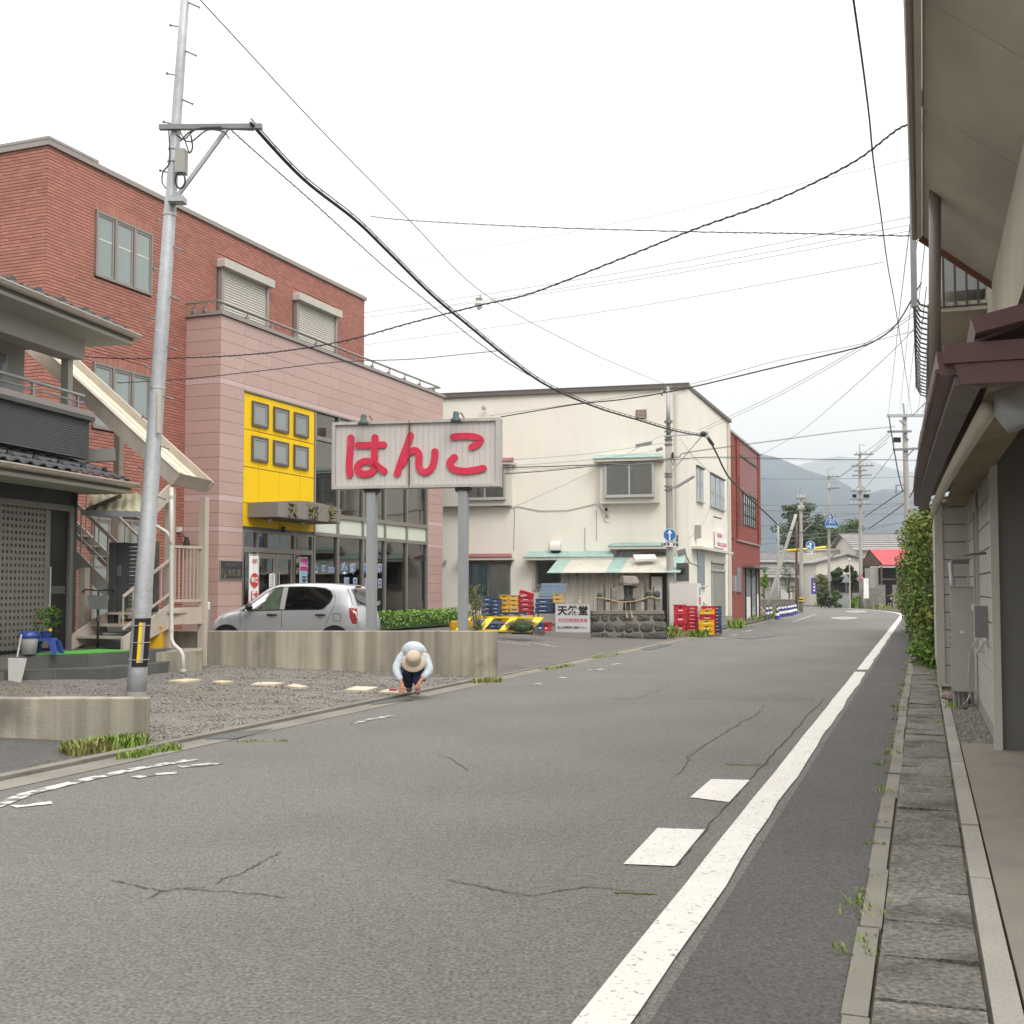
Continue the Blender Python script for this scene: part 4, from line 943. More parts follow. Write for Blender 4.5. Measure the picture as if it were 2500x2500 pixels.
# entrance terrace in two steps
tp = Matrix.Translation(HO)
terr = thing('terrace', 'two-step slate-clad entrance terrace with a green mat on it', 'terrace', (0, 0, 0))
c1 = P(257, 1640, 17.75); 
def corner(px, Y): q = P(px, 1600, Y); return Vector((q.x, q.y, 0))
A, Bc, Cc = corner(20, 17.6), corner(212, 18.1), corner(405, 19.6)
A2, B2, C2 = corner(10, 17.25), corner(258, 17.75), corner(409, 19.2)
back = [Vector((-6.0, 20.6, 0)), Vector((-10, 20.6, 0)), Vector((-10.5, 17.4, 0))]
for ring, z0, z1 in (([A2, B2, C2] + back, .0, .40), ([A, Bc, Cc] + back, .401, .6)):
    MB().slab([(p.x, p.y) for p in ring], z0, z1 - .012).build('step', K['mortar'], terr)
    for p, q in zip(ring[:2], ring[1:3]):
        n = max(2, int((q - p).length / .62)); d = (q - p) / n; nrm = Vector((d.y, -d.x, 0)).normalized()
        for i in range(n):
            a, c = p + d*i + d*.006/d.length, p + d*(i+1) - d*.006/d.length; o_ = nrm * .015
            MB().hexa([a+Vector((0,0,z0)), c+Vector((0,0,z0)), c+o_+Vector((0,0,z0)), a+o_+Vector((0,0,z0)), a+Vector((0,0,z1-.006)), c+Vector((0,0,z1-.006)), c+o_+Vector((0,0,z1-.006)), a+o_+Vector((0,0,z1-.006))]).build('slate_tile', K['slate'], terr)
    MB().slab([(p.x, p.y) for p in ring], z1 - .011, z1).build('step_top', K['slate'], terr)
mt = [corner(75, 17.75), Bc + Vector((-.02, .06, 0)), corner(330, 18.98), corner(240, 19.4), corner(150, 18.6)]
tag(MB().slab([(p.x, p.y) for p in mt], .603, .618).build('door_mat', K['green_mat']), 'bright green artificial grass mat on the terrace', 'mat', None, 'thing')
blk = thing('concrete_footing', 'pale concrete footing block under the stair posts', 'footing', (0,0,0))
q = [corner(372, 19.35), corner(494, 19.75), corner(494, 20.85), corner(345, 20.85)]
MB().slab([(p.x, p.y) for p in q], -.05, .56).build('block', K['concrete'], blk)
# ================================================================ OUTSIDE STAIR with a roof
SO = Vector((-5.99, 20.0, 0)); SR = -TH
S_ = thing('outdoor_stair', 'cream steel outside stair with a sloping roof against the brick building', 'stair', SO, SR)
sl = math.radians(38.6); cs, sn = math.cos(sl), math.sin(sl)
def sp(t, h): return (-cs*t + sn*h, 3.46 + sn*t + cs*h)   # t up the slope, h across it -> x, z
def slope_box(name, m, t0, t1, h0, h1, y0, y1, parent=S_):
    c = [sp(t0,h0), sp(t1,h0), sp(t1,h1), sp(t0,h1)]; return MB().prism([c[0], c[3], c[2], c[1]], y0, y1).build(name, m, parent)
slope_box('roof_edge', K['cream_steel'], 0, 5.4, 0, .25, -.04, .0); slope_box('roof_edge', K['cream_steel'], -.1, 5.4, 0, .23, .92, .96); slope_box('roof_edge', K['cream_steel'], 0, 5.4, .25, .27, -.05, .05)
for i in range(9): slope_box('roof_sheet', K['cream_roof'], 0, 5.4, .09 + .012*(i % 2), .10 + .012*(i % 2), .0 + i*.1025, .0 + (i+1)*.1025)
e = [sp(0, 0), sp(0, .25)]
MB().hexa([(e[0][0], -.04, e[0][1]), (e[0][0]+.035, -.03, e[0][1]), (e[0][0]+.035, .97, e[0][1]-.06), (e[0][0], .96, e[0][1]-.06), (e[1][0], -.04, e[1][1]), (e[1][0]+.04, -.03, e[1][1]), (e[1][0]+.04, .97, e[1][1]-.05), (e[1][0], .96, e[1][1]-.05)]).build('end_fascia', K['cream_steel'], S_)
_iv = (Matrix.Translation(SO) @ Matrix.Rotation(SR, 4, 'Z')).inverted(); MB().bar(_iv @ P(418, 1196, 19.95), _iv @ P(372, 1243, 19.5), .05, .22).build('roof_brace', K['cream_steel'], S_)
for x, y, z1 in ((-.14, .06, 3.42), (.02, .84, 3.3), (-1.95, .9, 4.7)): bx('post', K['cream_steel'], S_, x, x + .13, y - .06, y + .06, .0, z1)
bx('post', K['cream_steel'], S_, -1.52, -1.38, -.55, -.43, .0, 2.0)
st_ = math.radians(40)
for i in range(15):                                       # main flight
    x, z = -1.0 - i*.25, 1.25 + (i+1)*.2; bx('tread', K['cream_steel'], S_, x - .27, x, .08, .86, z - .035, z)
for y in (.03, .87):
    MB().prism([(-.95, 1.1), (-.95, 1.42), (-4.9, 4.58), (-4.9, 4.26)], y, y + .04).build('stringer', K['house_cream'], S_)
    MB().bar((-1.0, y + .02, 2.3), (-4.9, y + .02, 5.42), .045).build('handrail', K['cream_steel'], S_); MB().bar((-1.0, y + .02, 1.75), (-4.9, y + .02, 4.87), .03).build('rail', K['cream_steel'], S_)
    for i in range(13): x = -1.1 - i*.3; z = 1.35 + (-x - .95)*.8; bx('baluster', K['cream_steel'], S_, x - .012, x + .012, y + .01, y + .03, z, z + .95)
bx('landing', K['cream_steel'], S_, -1.05, .05, -.1, .9, 1.2, 1.25)
for i, (x0, x1) in enumerate(((-1.35, -.35), (-1.25, -.25), (-1.12, -.05))): bx('tread', K['cream_steel'], S_, x0, x1, -.82 + i*.26, -.5 + i*.26, .78 + i*.2, .82 + i*.2)
for xo in (-1.4, -.28): MB().hexa([(xo, -.95, .56), (xo + .05, -.95, .56), (xo + .3, -.02, .95), (xo + .25, -.02, .95), (xo, -.95, .8), (xo + .05, -.95, .8), (xo + .3, -.02, 1.36), (xo + .25, -.02, 1.36)]).build('stringer', K['cream_steel'], S_)
MB().bar((-.25, -.95, 1.5), (.0, -.02, 2.15), .04).build('handrail', K['cream_steel'], S_); MB().bar((-.25, -.95, .95), (.0, -.02, 1.55), .035).build('rail', K['cream_steel'], S_)
for i in range(5): k = i/5; bx('baluster', K['cream_steel'], S_, -.26 + .25*k, -.24 + .25*k, -.95 + .93*k, -.93 + .93*k, 1.0 + .55*k, 1.5 + .65*k)
for z in (2.38, 1.42): MB().bar((-.07, .06, z), (.08, .84, z), .045).build('rail', K['cream_steel'], S_)
for i in range(9): k = (i + .5) / 9; bx('baluster', K['cream_steel'], S_, -.07 + .15*k - .009, -.07 + .15*k + .009, .06 + .78*k - .009, .06 + .78*k + .009, 1.42, 2.38)
MB().hexa([(-.08,.0,1.0),(-.04,.0,1.0),(.12,.8,1.0),(.08,.8,1.0),(-.08,.0,1.3),(-.04,.0,1.3),(.12,.8,1.3),(.08,.8,1.3)]).build('side_plate', K['cream_steel'], S_)
g_ = bpy.data.objects.new('gate', None); COL.objects.link(g_); g_.parent = S_
for x in (-1.15, -.3): bx('gate_post', K['siding_dark'], g_, x, x + .13, -.22, -.1, 1.0 if x < -1 else 1.25, 2.45)
for i in range(16): bx('gate_slat', K['siding_dark'], g_, -.78, -.3, -.18, -.15, 1.3 + i*.072, 1.355 + i*.072)
bx('gate_stile', K['siding_dark'], g_, -1.0, -.78, -.19, -.14, 1.28, 2.45); bx('gate_latch', K['galv_dark'], g_, -.98, -.9, -.21, -.191, 1.85, 2.05)
cn_ = thing('lean_to_canopy', 'small corrugated translucent canopy with a grey gutter under the stair roof', 'canopy', (0,0,0))
c0, c1_, c2, c3 = P(213, 1246, 19.7), P(350, 1250, 19.5), P(345, 1203, 20.5), P(222, 1208, 20.7)
n = 22; b = MB(); vs = []
for i in range(n + 1):
    t = i / n; w = .025 * math.sin(t * 2 * pi * 6); vs += [c0.lerp(c1_, t) + Vector((0,0,w)), c3.lerp(c2, t) + Vector((0,0,w))]
b.add(vs, [(2*i, 2*i+2, 2*i+3, 2*i+1) for i in range(n)]).build('canopy_sheet', K['poly'], cn_, True)
MB().bar(c0 + Vector((-.05,-.05,-.04)), c1_ + Vector((0,-.05,-.05)), .1, .1).build('gutter', K['pipe_grey'], cn_); MB().bar(c0, P(295, 1210, 20.3), .05, .07).build('rafter', K['old_wood'], cn_)
t = thing('awning_box', 'pale grey metal panel box under the stair flight', 'panel', (0,0,0)); MB().hexa([P(195,1127,20.4), P(283,1124,20.4), P(283,1128,20.9), P(195,1130,20.9), P(197,1097,20.4), P(281,1094,20.4), P(281,1096,20.9), P(197,1099,20.9)]).build('panel', K['house_grey'], t)
t = thing('drain_pipe', 'white plastic drain pipe running down past the stair footing', 'pipe', (0,0,0))
MB().tube([P(418,1190,19.25), P(418,1300,19.25), P(418,1450,19.25), P(418,1560,19.25), P(424,1574,19.22), P(440,1588,19.2), P(446,1600,19.18), P(447,1637,19.15)], .035, 10).build('pipe', K['pipe_white'], t, True)
MB().tube([P(375,1280,19.3), P(408,1300,19.25), P(416,1312,19.25), P(418,1330,19.24)], .03, 10).build('branch', K['pipe_white'], t, True)
for y in (1210, 1335, 1536): MB().tube([P(418,y,19.25), P(418,y+6,19.25)], .042, 10).build('collar', K['pipe_white'], t)
MB().tube([P(447,1634,19.15), P(447,1639,19.15)], .055, 10).build('foot', K['pipe_white'], t)
# ---------------------------------------------------------------- bicycle
def bicycle(loc, rz):
    t = thing('bicycle', 'dark city bicycle parked behind the stair newel post', 'bicycle', loc, rz)
    for x in (-.5, .52):
        w = bpy.data.objects.new('wheel', None); COL.objects.link(w); w.parent = t
        ring = [(x + .31*math.cos(2*pi*i/24), 0, .33 + .31*math.sin(2*pi*i/24)) for i in range(25)]; MB().tube(ring, .02, 6, False).build('tyre', K['rubber'], w, True)
        s_ = MB()
        for i in range(12): s_.tube([(x, 0, .33), (x + .3*math.cos(2*pi*i/12), 0, .33 + .3*math.sin(2*pi*i/12))], .003, 3)
        tag(s_.build('spokes', K['alu'], w), kind='stuff')
    f = MB()
    for a, c in (((-.5,0,.33),(-.1,0,.3)), ((-.1,0,.3),(-.2,0,.82)), ((-.5,0,.33),(-.18,0,.7)), ((-.1,0,.3),(.38,0,.62)), ((-.17,0,.6),(.36,0,.75)), ((.52,0,.33),(.36,0,.98))): f.tube([a, c], .018, 6)
    f.build('frame', K['black'], t); MB().ball((-.22, 0, .86), .13, .075, .04).build('saddle', K['rubber'], t, True)
    MB().tube([(.2,-.26,.98),(.3,-.22,1.02),(.36,0,1.0),(.3,.22,1.02),(.2,.26,.98)], .013, 6).build('handlebar', K['black'], t, True)
    b = MB(); b.hexa([(.44,-.14,.68),(.66,-.14,.68),(.66,.14,.68),(.44,.14,.68),(.40,-.18,.92),(.72,-.18,.92),(.72,.18,.92),(.40,.18,.92)]); b.f = [f_ for f_ in b.f if f_ != (4,5,6,7)]; b.build('basket', K['galv_dark'], t)
    for x in (-.5, .52): MB().tube([(x + .345*math.cos(a), 0, .33 + .345*math.sin(a)) for a in [.4 + .35*i for i in range(8)]], .025, 5).build('mudguard', K['black'], t)
q = P(238, 1580, 20.25); bicycle((q.x, q.y, .6), math.radians(-70))
def simple_box(name, label, cat, m, c, sx, sy, sz, rz=0.0, lid=None):
    t = thing(name, label, cat, c, rz); b = MB(); k = .9
    b.hexa([(-sx/2*k,-sy/2*k,0),(sx/2*k,-sy/2*k,0),(sx/2*k,sy/2*k,0),(-sx/2*k,sy/2*k,0),(-sx/2,-sy/2,sz),(sx/2,-sy/2,sz),(sx/2,sy/2,sz),(-sx/2,sy/2,sz)]); b.build('body', K[m], t)
    f = MB(); w = .02; f.box(-sx/2-w, sx/2+w, -sy/2-w, sy/2+w, sz+.001, sz+.03); f.build('lid', K[lid or m], t); return t
q = P(290, 1588, 20.0); simple_box('storage_box', 'teal plastic storage box under the bottom stair tread', 'box', 'pipe_grey', (q.x, q.y, .6), .42, .3, .24)
q = P(296, 1550, 20.05); simple_box('storage_box', 'flat silver case under the second stair tread', 'box', 'alu', (q.x, q.y, .88), .42, .28, .1)
q = P(383, 1588, 19.95); simple_box('plastic_bin', 'tall yellow plastic bin behind the stair stringer', 'bin', 'crate_yellow', (q.x, q.y, .56), .22, .3, .4)
q = P(398, 1588, 20.2); simple_box('plastic_bin', 'small magenta tub beside the yellow bin', 'bin', 'magenta', (q.x, q.y, .56), .14, .14, .12)
# ---------------------------------------------------------------- plant on a blue step stool, bucket, scoop
q = P(111, 1601, 17.9); zt_ = .62
t = thing('step_stool', 'blue plastic step stool on the green mat', 'stool', (q.x, q.y, zt_))
MB().hexa([(-.15,-.11,.2),(.15,-.11,.2),(.15,.11,.2),(-.15,.11,.2),(-.14,-.1,.245),(.14,-.1,.245),(.14,.1,.245),(-.14,.1,.245)]).build('seat', K['blue_plastic'], t)
for sx in (-1, 1):
    for sy in (-1, 1): MB().hexa([(sx*.2-.035,sy*.14-.02,0),(sx*.2+.035,sy*.14-.02,0),(sx*.2+.035,sy*.14+.02,0),(sx*.2-.035,sy*.14+.02,0),(sx*.13-.05,sy*.1-.02,.2),(sx*.13+.05,sy*.1-.02,.2),(sx*.13+.05,sy*.1+.02,.2),(sx*.13-.05,sy*.1+.02,.2)]).build('leg', K['blue_plastic'], t)
t = thing('potted_plant', 'bright green balsam plant with one red flower on the blue stool', 'plant', (q.x, q.y, zt_ + .25))
MB().lathe([(.07,0),(.085,.08),(.09,.1),(.07,.1)], (0,0,0), 12).build('pot', K['blue_plastic'], t)
g = random.Random(4); b = MB()
for c, h, n in (((.09,0,0), .38, 70), ((-.06,-.03,0), .33, 60), ((.0,-.1,0), .2, 40)):
    for i in range(n):
        a = g.uniform(0, 2*pi); z = .1 + h*(g.random()**.6); l = g.uniform(.08,.16); w = .02; r = .02 + .05*(1 - z/(h+.1)); d = Vector((math.cos(a), math.sin(a), g.uniform(-.1,.7))).normalized(); o_ = Vector((c[0] + d.x*r, c[1] + d.y*r, z)); s_ = Vector((-d.y, d.x, 0)) * w
        b.add([o_, o_ + d*l*.5 + s_, o_ + d*l + Vector((0,0,-.02)), o_ + d*l*.5 - s_], [(0,1,2,3)])
b.build('foliage', K['leaf_bright'], t); MB().ball((-.07,-.09,.24), .026).build('flower', K['ink_red'], t); MB().ball((.12,-.13,.12), .03).build('flower', K['crate_yellow'], t)
q = P(62, 1625, 17.35)
t = thing('bucket', 'white bucket with a blue lid at the terrace edge', 'bucket', (q.x - .13, q.y + .42, .62)); MB().lathe([(.11,0),(.14,.24),(.145,.25),(.13,.25)], (0,0,0), 16).build('body', K['white_plastic'], t, True); MB().lathe([(.155,.25),(.155,.29),(.13,.35),(.05,.36)], (0,0,0), 16).build('lid', K['blue_plastic'], t, True)
t = thing('scoop_shovel', 'white plastic snow scoop leaning on the terrace steps', 'shovel', (q.x - .02, q.y - .25, .2), math.radians(-15)); MB().tube([(0,.08,.75), (0,0,.42)], .016, 6).build('handle', K['alu'], t); MB().hexa([(-.1,-.06,.02),(.1,-.06,.02),(.1,-.03,.02),(-.1,-.03,.02),(-.15,-.01,.4),(.15,-.01,.4),(.15,.03,.4),(-.15,.03,.4)]).build('blade', K['white_plastic'], t)
# ================================================================ STEEL UTILITY POLE (left)
pb = P(332, 1700, 16.0); pt = P(430, 305, 16.0); ax = (pt - pb); ax_n = ax / ax.z
def on_pole(z): return pb + ax_n * (z - pb.z)
PL = thing('utility_pole', 'leaning galvanised steel utility pole in front of the brick building', 'utility pole', (pb.x, pb.y, pb.z))
def lp(v): return Vector(v) - pb
zs = [pb.z - .1, .5, 2.6, 2.61, 5, 7.2, 7.21, 9, 11.2]; rd = [.135, .132, .118, .114, .098, .083, .078, .068, .056]
MB().tube([lp(on_pole(z)) for z in zs], rd, 24).build('shaft', K['galv'], PL, True)
MB().tube([lp(on_pole(pb.z - .05)), lp(on_pole(pb.z + .07))], .14, 24).build('base_band', K['house_grey'], PL)
for z in (1.6, 4.46, 6.95, 7.72, 7.9): MB().tube([lp(on_pole(z)), lp(on_pole(z + .035))], .135 - z*.006, 20).build('band', K['alu'], PL)
bm = MB().tube([(0,0,0), (.16,0,.0)], .012, 6).tube([(.16,0,0), (.17,0,0)], .022, 6).mesh('step_bolt', K['galv_dark'])
for i, z in enumerate([2.6 + .355*k for k in range(24)]):
    c = lp(on_pole(z)); o = link('step_bolt', bm, PL); sd = -1 if i % 2 == 0 else 1; o.location = c + Vector((sd*.06, -.02, 0)); o.rotation_euler = (0, .35 if sd > 0 else -.35, .2 if sd > 0 else pi - .5)
rp = bpy.data.objects.new('reflector_sleeve', None); COL.objects.link(rp); rp.parent = PL
za, zb2 = P(345, 1627, 16).z, P(345, 1509, 16).z
def arc_strip(a0, a1, r, m, nm, zz0, zz1):
    n = 10; b = MB(); vs = []
    for i in range(n + 1):
        a = a0 + (a1 - a0)*i/n
        for z in (zz0, zz1): c = lp(on_pole(z)); vs.append(c + Vector((math.cos(a)*r, math.sin(a)*r, 0)))
    b.add(vs, [(2*i, 2*i+2, 2*i+3, 2*i+1) for i in range(n)]).build(nm, m, rp)
arc_strip(-pi*.62, -.05, .138, K['black'], 'sleeve', za, zb2); arc_strip(-pi*.46, -pi*.36, .142, K['rack_yellow'], 'stripe', za + .06, zb2 - .06); arc_strip(-pi*.36, -pi*.27, .142, K['house_grey'], 'stripe', za + .06, zb2 - .06)
for z in (za + .1, (za + zb2)/2, zb2 - .1): MB().tube([lp(on_pole(z)) + Vector((math.cos(a)*.146, math.sin(a)*.146, 0)) for a in [pi*2*i/16 for i in range(17)]], .006, 4).build('cable_tie', K['house_grey'], rp)
MB().bar(lp(P(389, 311, 15.9)), lp(P(640, 309, 15.9)), .07).build('cross_arm', K['galv_dark'], PL); MB().bar(lp(P(434, 478, 15.9)), lp(P(562, 304, 15.9)), .05).build('brace', K['galv'], PL)
cl = lp(P(428, 487, 15.88)); MB().box(cl.x - .09, cl.x + .14, cl.y - .09, cl.y + .1, cl.z - .05, cl.z + .03).build('clamp', K['galv'], PL)
q0 = lp(P(440, 394, 15.85)); MB().box(q0.x - .06, q0.x + .08, q0.y - .06, q0.y + .1, q0.z - .17, q0.z + .17).build('junction_box', K['house_grey'], PL)
MB().tube([lp(P(440 + 12*math.cos(a), 440 + 20*math.sin(a), 15.8)) for a in [i*pi/8 for i in range(17)]], .014, 5).build('cable_loop', K['wire'], PL)
for a in ([(438,318),(452,345),(462,372),(470,360),(466,330)], [(440,345),(470,318),(520,312),(575,316),(620,318)], [(432,330),(465,346),(505,318),(545,322),(560,340)], [(412,318),(415,380),(412,402),(398,420),(396,445),(405,460)], [(430,330),(450,340),(480,315),(540,310)]): MB().tube([lp(P(x, y, 15.8)) for x, y in smooth(a, 4)], .011, 4).build('jumper_cable', K['wire'], PL)
MB().box(*(lambda c: (c.x, c.x + .05, c.y - .05, c.y + .0, c.z - .3, c.z + .3))(lp(P(386, 1006, 15.9)))).build('number_plate', K['cream_steel'], PL)
# ================================================================ PERSON crouching
def skin(name, verts, edges, rad, m, parent, root=0, sub=2):
    me = bpy.data.meshes.new(name); me.from_pydata(verts, edges, []); o = bpy.data.objects.new(name, me); COL.objects.link(o)
    md = o.modifiers.new('s', 'SKIN'); md.use_smooth_shade = True; sb = o.modifiers.new('d', 'SUBSURF'); sb.levels = sb.render_levels = sub
    for i, r in enumerate(rad): me.skin_vertices[0].data[i].radius = (r, r) if not isinstance(r, tuple) else r
    me.skin_vertices[0].data[root].use_root = True
    ev = bpy.data.meshes.new_from_object(o.evaluated_get(bpy.context.evaluated_depsgraph_get())); bpy.data.objects.remove(o)
    ev.name = name; ev.materials.clear(); ev.materials.append(m); ev.polygons.foreach_set('use_smooth', [True]*len(ev.polygons)); return link(name, ev, parent)
q = PG(1006, 1690, .08)
PR = thing('person', 'crouching person in white shirt, navy trousers and beige bucket hat working at the kerb', 'person', q)
J = dict(pel=(0,.20,.27), sp=(.01,.14,.45), ch=(.02,.0,.585), nk=(.03,-.13,.585), hd=(.04,-.24,.53), hd2=(.045,-.30,.46),
  sl=(-.155,-.03,.575), el=(-.235,-.13,.34), wl=(-.125,-.30,.15), sr=(.195,-.03,.575), er=(.265,-.12,.33), wr=(.155,-.31,.20),
  hl=(-.09,.18,.25), kl=(-.075,-.12,.27), al=(-.06,.16,.07), hr=(.10,.18,.25), kr=(.085,-.14,.40), ar=(.10,-.16,.10))
nm = list(J); vs = [J[k] for k in nm]; ix = {k: i for i, k in enumerate(nm)}
ed = [('pel','sp'),('sp','ch'),('ch','nk'),('nk','hd'),('hd','hd2'),('ch','sl'),('sl','el'),('el','wl'),('ch','sr'),('sr','er'),('er','wr'),('pel','hl'),('hl','kl'),('kl','al'),('pel','hr'),('hr','kr'),('kr','ar')]
R_ = dict(pel=.125, sp=.125, ch=.125, nk=.055, hd=.085, hd2=.075, sl=.06, el=.042, wl=.028, sr=.06, er=.042, wr=.028, hl=.085, kl=.06, al=.04, hr=.085, kr=.06, ar=.042)
edges = [(ix[a], ix[c]) for a, c in ed]; rad = [R_[k] for k in nm]
def hand(w, palm, fingers, thumb):                        # palm and five separate fingers, rooted at the wrist
    i0 = len(vs); vs.append(palm); edges.append((ix[w], i0)); rad.append((.030, .018))
    for f_ in fingers + [thumb]:
        pv = i0
        for k, p in enumerate(f_): vs.append(p); rad.append(.0095 - .001*k); edges.append((pv, len(vs) - 1)); pv = len(vs) - 1
hand('wl', (-.12,-.335,.105), [[(-.155+.022*i,-.355,.075-.004*abs(1.5-i)), (-.158+.022*i,-.365,.045), (-.15+.02*i,-.35,.022)] for i in range(4)], [(-.085,-.345,.095), (-.07,-.362,.065), (-.085,-.365,.04)])
hand('wr', (.13,-.35,.155), [[(.10+.022*i,-.375,.128), (.088+.022*i,-.385,.10), (.078+.02*i,-.375,.075)] for i in range(4)], [(.095,-.35,.14), (.07,-.365,.115), (.06,-.37,.09)])
skin('body', vs, edges, rad, K['skin'], PR)
def sub_skin(name, keys, edl, grow, m, over={}):
    v2 = [over.get(k, J[k]) for k in keys]; i2 = {k: i for i, k in enumerate(keys)}
    return skin(name, v2, [(i2[a], i2[c]) for a, c in edl], [grow[k] for k in keys], m, PR)
mid = lambda a, c, t: tuple(a[i] + (c[i] - a[i])*t for i in range(3))
J['cl'] = mid(J['el'], J['wl'], .82); J['cr'] = mid(J['er'], J['wr'], .82)
sub_skin('sleeves', ['ch','sl','el','cl','sr','er','cr'], [('ch','sl'),('sl','el'),('el','cl'),('ch','sr'),('sr','er'),('er','cr')], dict(ch=.12, sl=.095, el=.078, cl=.052, sr=.095, er=.078, cr=.052), K['shirt'], dict(sl=(-.15,-.02,.53), sr=(.19,-.02,.53)))
bk = MB(); bk.ball((0,0,0), .20, .27, .165, 18, 12); bk.v = [(x*(1-.18*(y > 0)*y/.27), y, z) for x, y, z in bk.v]
o = bk.build('shirt', K['shirt'], PR, True); o.location = (.02, .05, .575); o.rotation_euler = (math.radians(-28), 0, 0)
MB().ball((.03,-.15,.575), .085, .08, .075, 12, 8).build('collar', K['shirt'], PR, True)
sub_skin('trousers', ['pel','hl','kl','al','hr','kr','ar'], [('pel','hl'),('hl','kl'),('kl','al'),('pel','hr'),('hr','kr'),('kr','ar')], dict(pel=.135, hl=.105, kl=.085, al=.07, hr=.105, kr=.082, ar=.066), K['trousers'])
for nm_, y, x in (('shoe', -.2, .105), ('shoe', .2, -.06)): MB().ball((x, y - .04, .035), .05, .13, .05, 10, 8).build(nm_, K['shoe'], PR, True)
hat = bpy.data.objects.new('hat', None); COL.objects.link(hat); hat.parent = PR; hat.location = (.042, -.265, .50); hat.rotation_euler = (math.radians(50), math.radians(4), 0)
MB().lathe([(.112,-.01),(.116,.03),(.112,.09),(.095,.125),(.05,.142),(.005,.146)], (0,0,0), 22).build('crown', K['hat'], hat, True)
MB().lathe([(.112,-.012),(.14,-.03),(.178,-.055),(.18,-.062),(.14,-.038),(.11,-.02)], (0,0,0), 26).build('brim', K['hat'], hat, True); MB().lathe([(.1175,.0),(.119,.012),(.1175,.03)], (0,0,0), 22).build('band', K['cardboard'], hat)
q2 = PS(960, 1684, .05); t = thing('hand_tool', 'small red-handled trowel lying on the slab beside the person', 'tool', q2, .3); MB().tube([(-.06,0,0),(.05,0,0)], .014, 8).build('handle', K['crate_red'], t); MB().hexa([(.05,-.02,-.005),(.15,-.03,-.005),(.15,.03,-.005),(.05,.02,-.005),(.05,-.02,0),(.15,-.025,0),(.15,.025,0),(.05,.02,0)]).build('blade', K['steel'], t)
# ================================================================ WHITE BUILDING
WA = math.radians(-14); WO = Vector((6.62, 42.5, 0))
Wb = thing('white_building', 'two-storey white rendered building with bay windows behind the stone shrine', 'building', WO, WA)
M_W = Matrix.Translation(WO) @ Matrix.Rotation(WA, 4, 'Z'); M_Wi = M_W.inverted()
sd = M_Wi @ (WO + Vector((SN, CS, 0)) * 9.65); sd0 = Vector((0,0,0))         # the street side runs along the road
dv = Vector((sd.x, sd.y)) / math.hypot(sd.x, sd.y)
lx = -16
b = MB()
zt = 9.15
b.slab([(lx, 0), (0, 0), (sd.x, sd.y), (lx + sd.x, sd.y + 1)], -.05, zt); b.build('wall', K['plaster'], Wb)
o_ = Vector((dv.y, -dv.x))
def off(p, d): return (p[0] + o_.x*d, p[1] + o_.y*d)
b = MB(); b.slab([(lx, -.12), (.03, -.12), (.03, .05), (lx, .05)], zt + .001, zt + .17); b.slab([(.035, -.12), off((sd.x, sd.y), .12), off((sd.x, sd.y), -.05), (-.1, .06)], zt + .001, zt + .13); b.build('roof_edge', K['fascia'], Wb)
b = MB(); b.slab([(lx, -.14), (.06, -.14), (.06, .06), (lx, .06)], zt + .171, zt + .19); b.build('roof_flashing', K['coping'], Wb)
MB().slab([(lx, .05), (-.1, .05), (sd.x - .1, sd.y), (lx + sd.x, sd.y)], zt - .01, zt + .12).build('roof', K['house_grey'], Wb)
def wwin(parent, x0, x1, z0, z1, y=0.0, n=2, cm='curtain', frame='alu', bay=0.0, half_=None, pane='pane'):
    w = bpy.data.objects.new('window', None); COL.objects.link(w); w.parent = parent; t = .05
    bx('reveal', K['interior'], w, x0 + .01, x1 - .01, y - .004, y - .001, z0, z1)
    f = MB(); f.box(x0, x1, y - .09, y, z1 - t, z1); f.box(x0, x1, y - .12, y, z0 - .02, z0 + t); f.box(x0, x0 + t, y - .09, y, z0 + t, z1 - t); f.box(x1 - t, x1, y - .09, y, z0 + t, z1 - t)
    f.build('window_frame', K[frame], w)
    for i in range(n):
        a, c = x0 + t + (x1 - x0 - 2*t)*i/n, x0 + t + (x1 - x0 - 2*t)*(i+1)/n; yy = y - .03 - .02*(i % 2)
        s_ = MB(); s_.box(a, a + .035, yy - .02, yy, z0 + t, z1 - t); s_.box(c - .035, c, yy - .02, yy, z0 + t, z1 - t); s_.box(a + .035, c - .035, yy - .02, yy, z0 + t, z0 + t + .04); s_.box(a + .035, c - .035, yy - .02, yy, z1 - t - .035, z1 - t); s_.build('sash', K[frame], w)
        bx('pane', K[pane], w, a + .03, c - .03, yy - .012, yy - .006, z0 + t + .03, z1 - t - .03)
        if cm and cm[i % len(cm)] if isinstance(cm, (list, tuple)) else cm:
            mm = cm[i % len(cm)] if isinstance(cm, (list, tuple)) else cm; k = 18; cb = MB(); vs = []
            for j in range(k + 1): xx = a + .03 + (c - a - .06)*j/k; yq = y - .012 - .005*math.sin(j*2.1); vs += [(xx, yq, z0 + t), (xx, yq, z1 - t - .02)]
            cb.add(vs, [(2*j, 2*j+2, 2*j+3, 2*j+1) for j in range(k)]).build('curtain', K[mm], w, True)
    return w
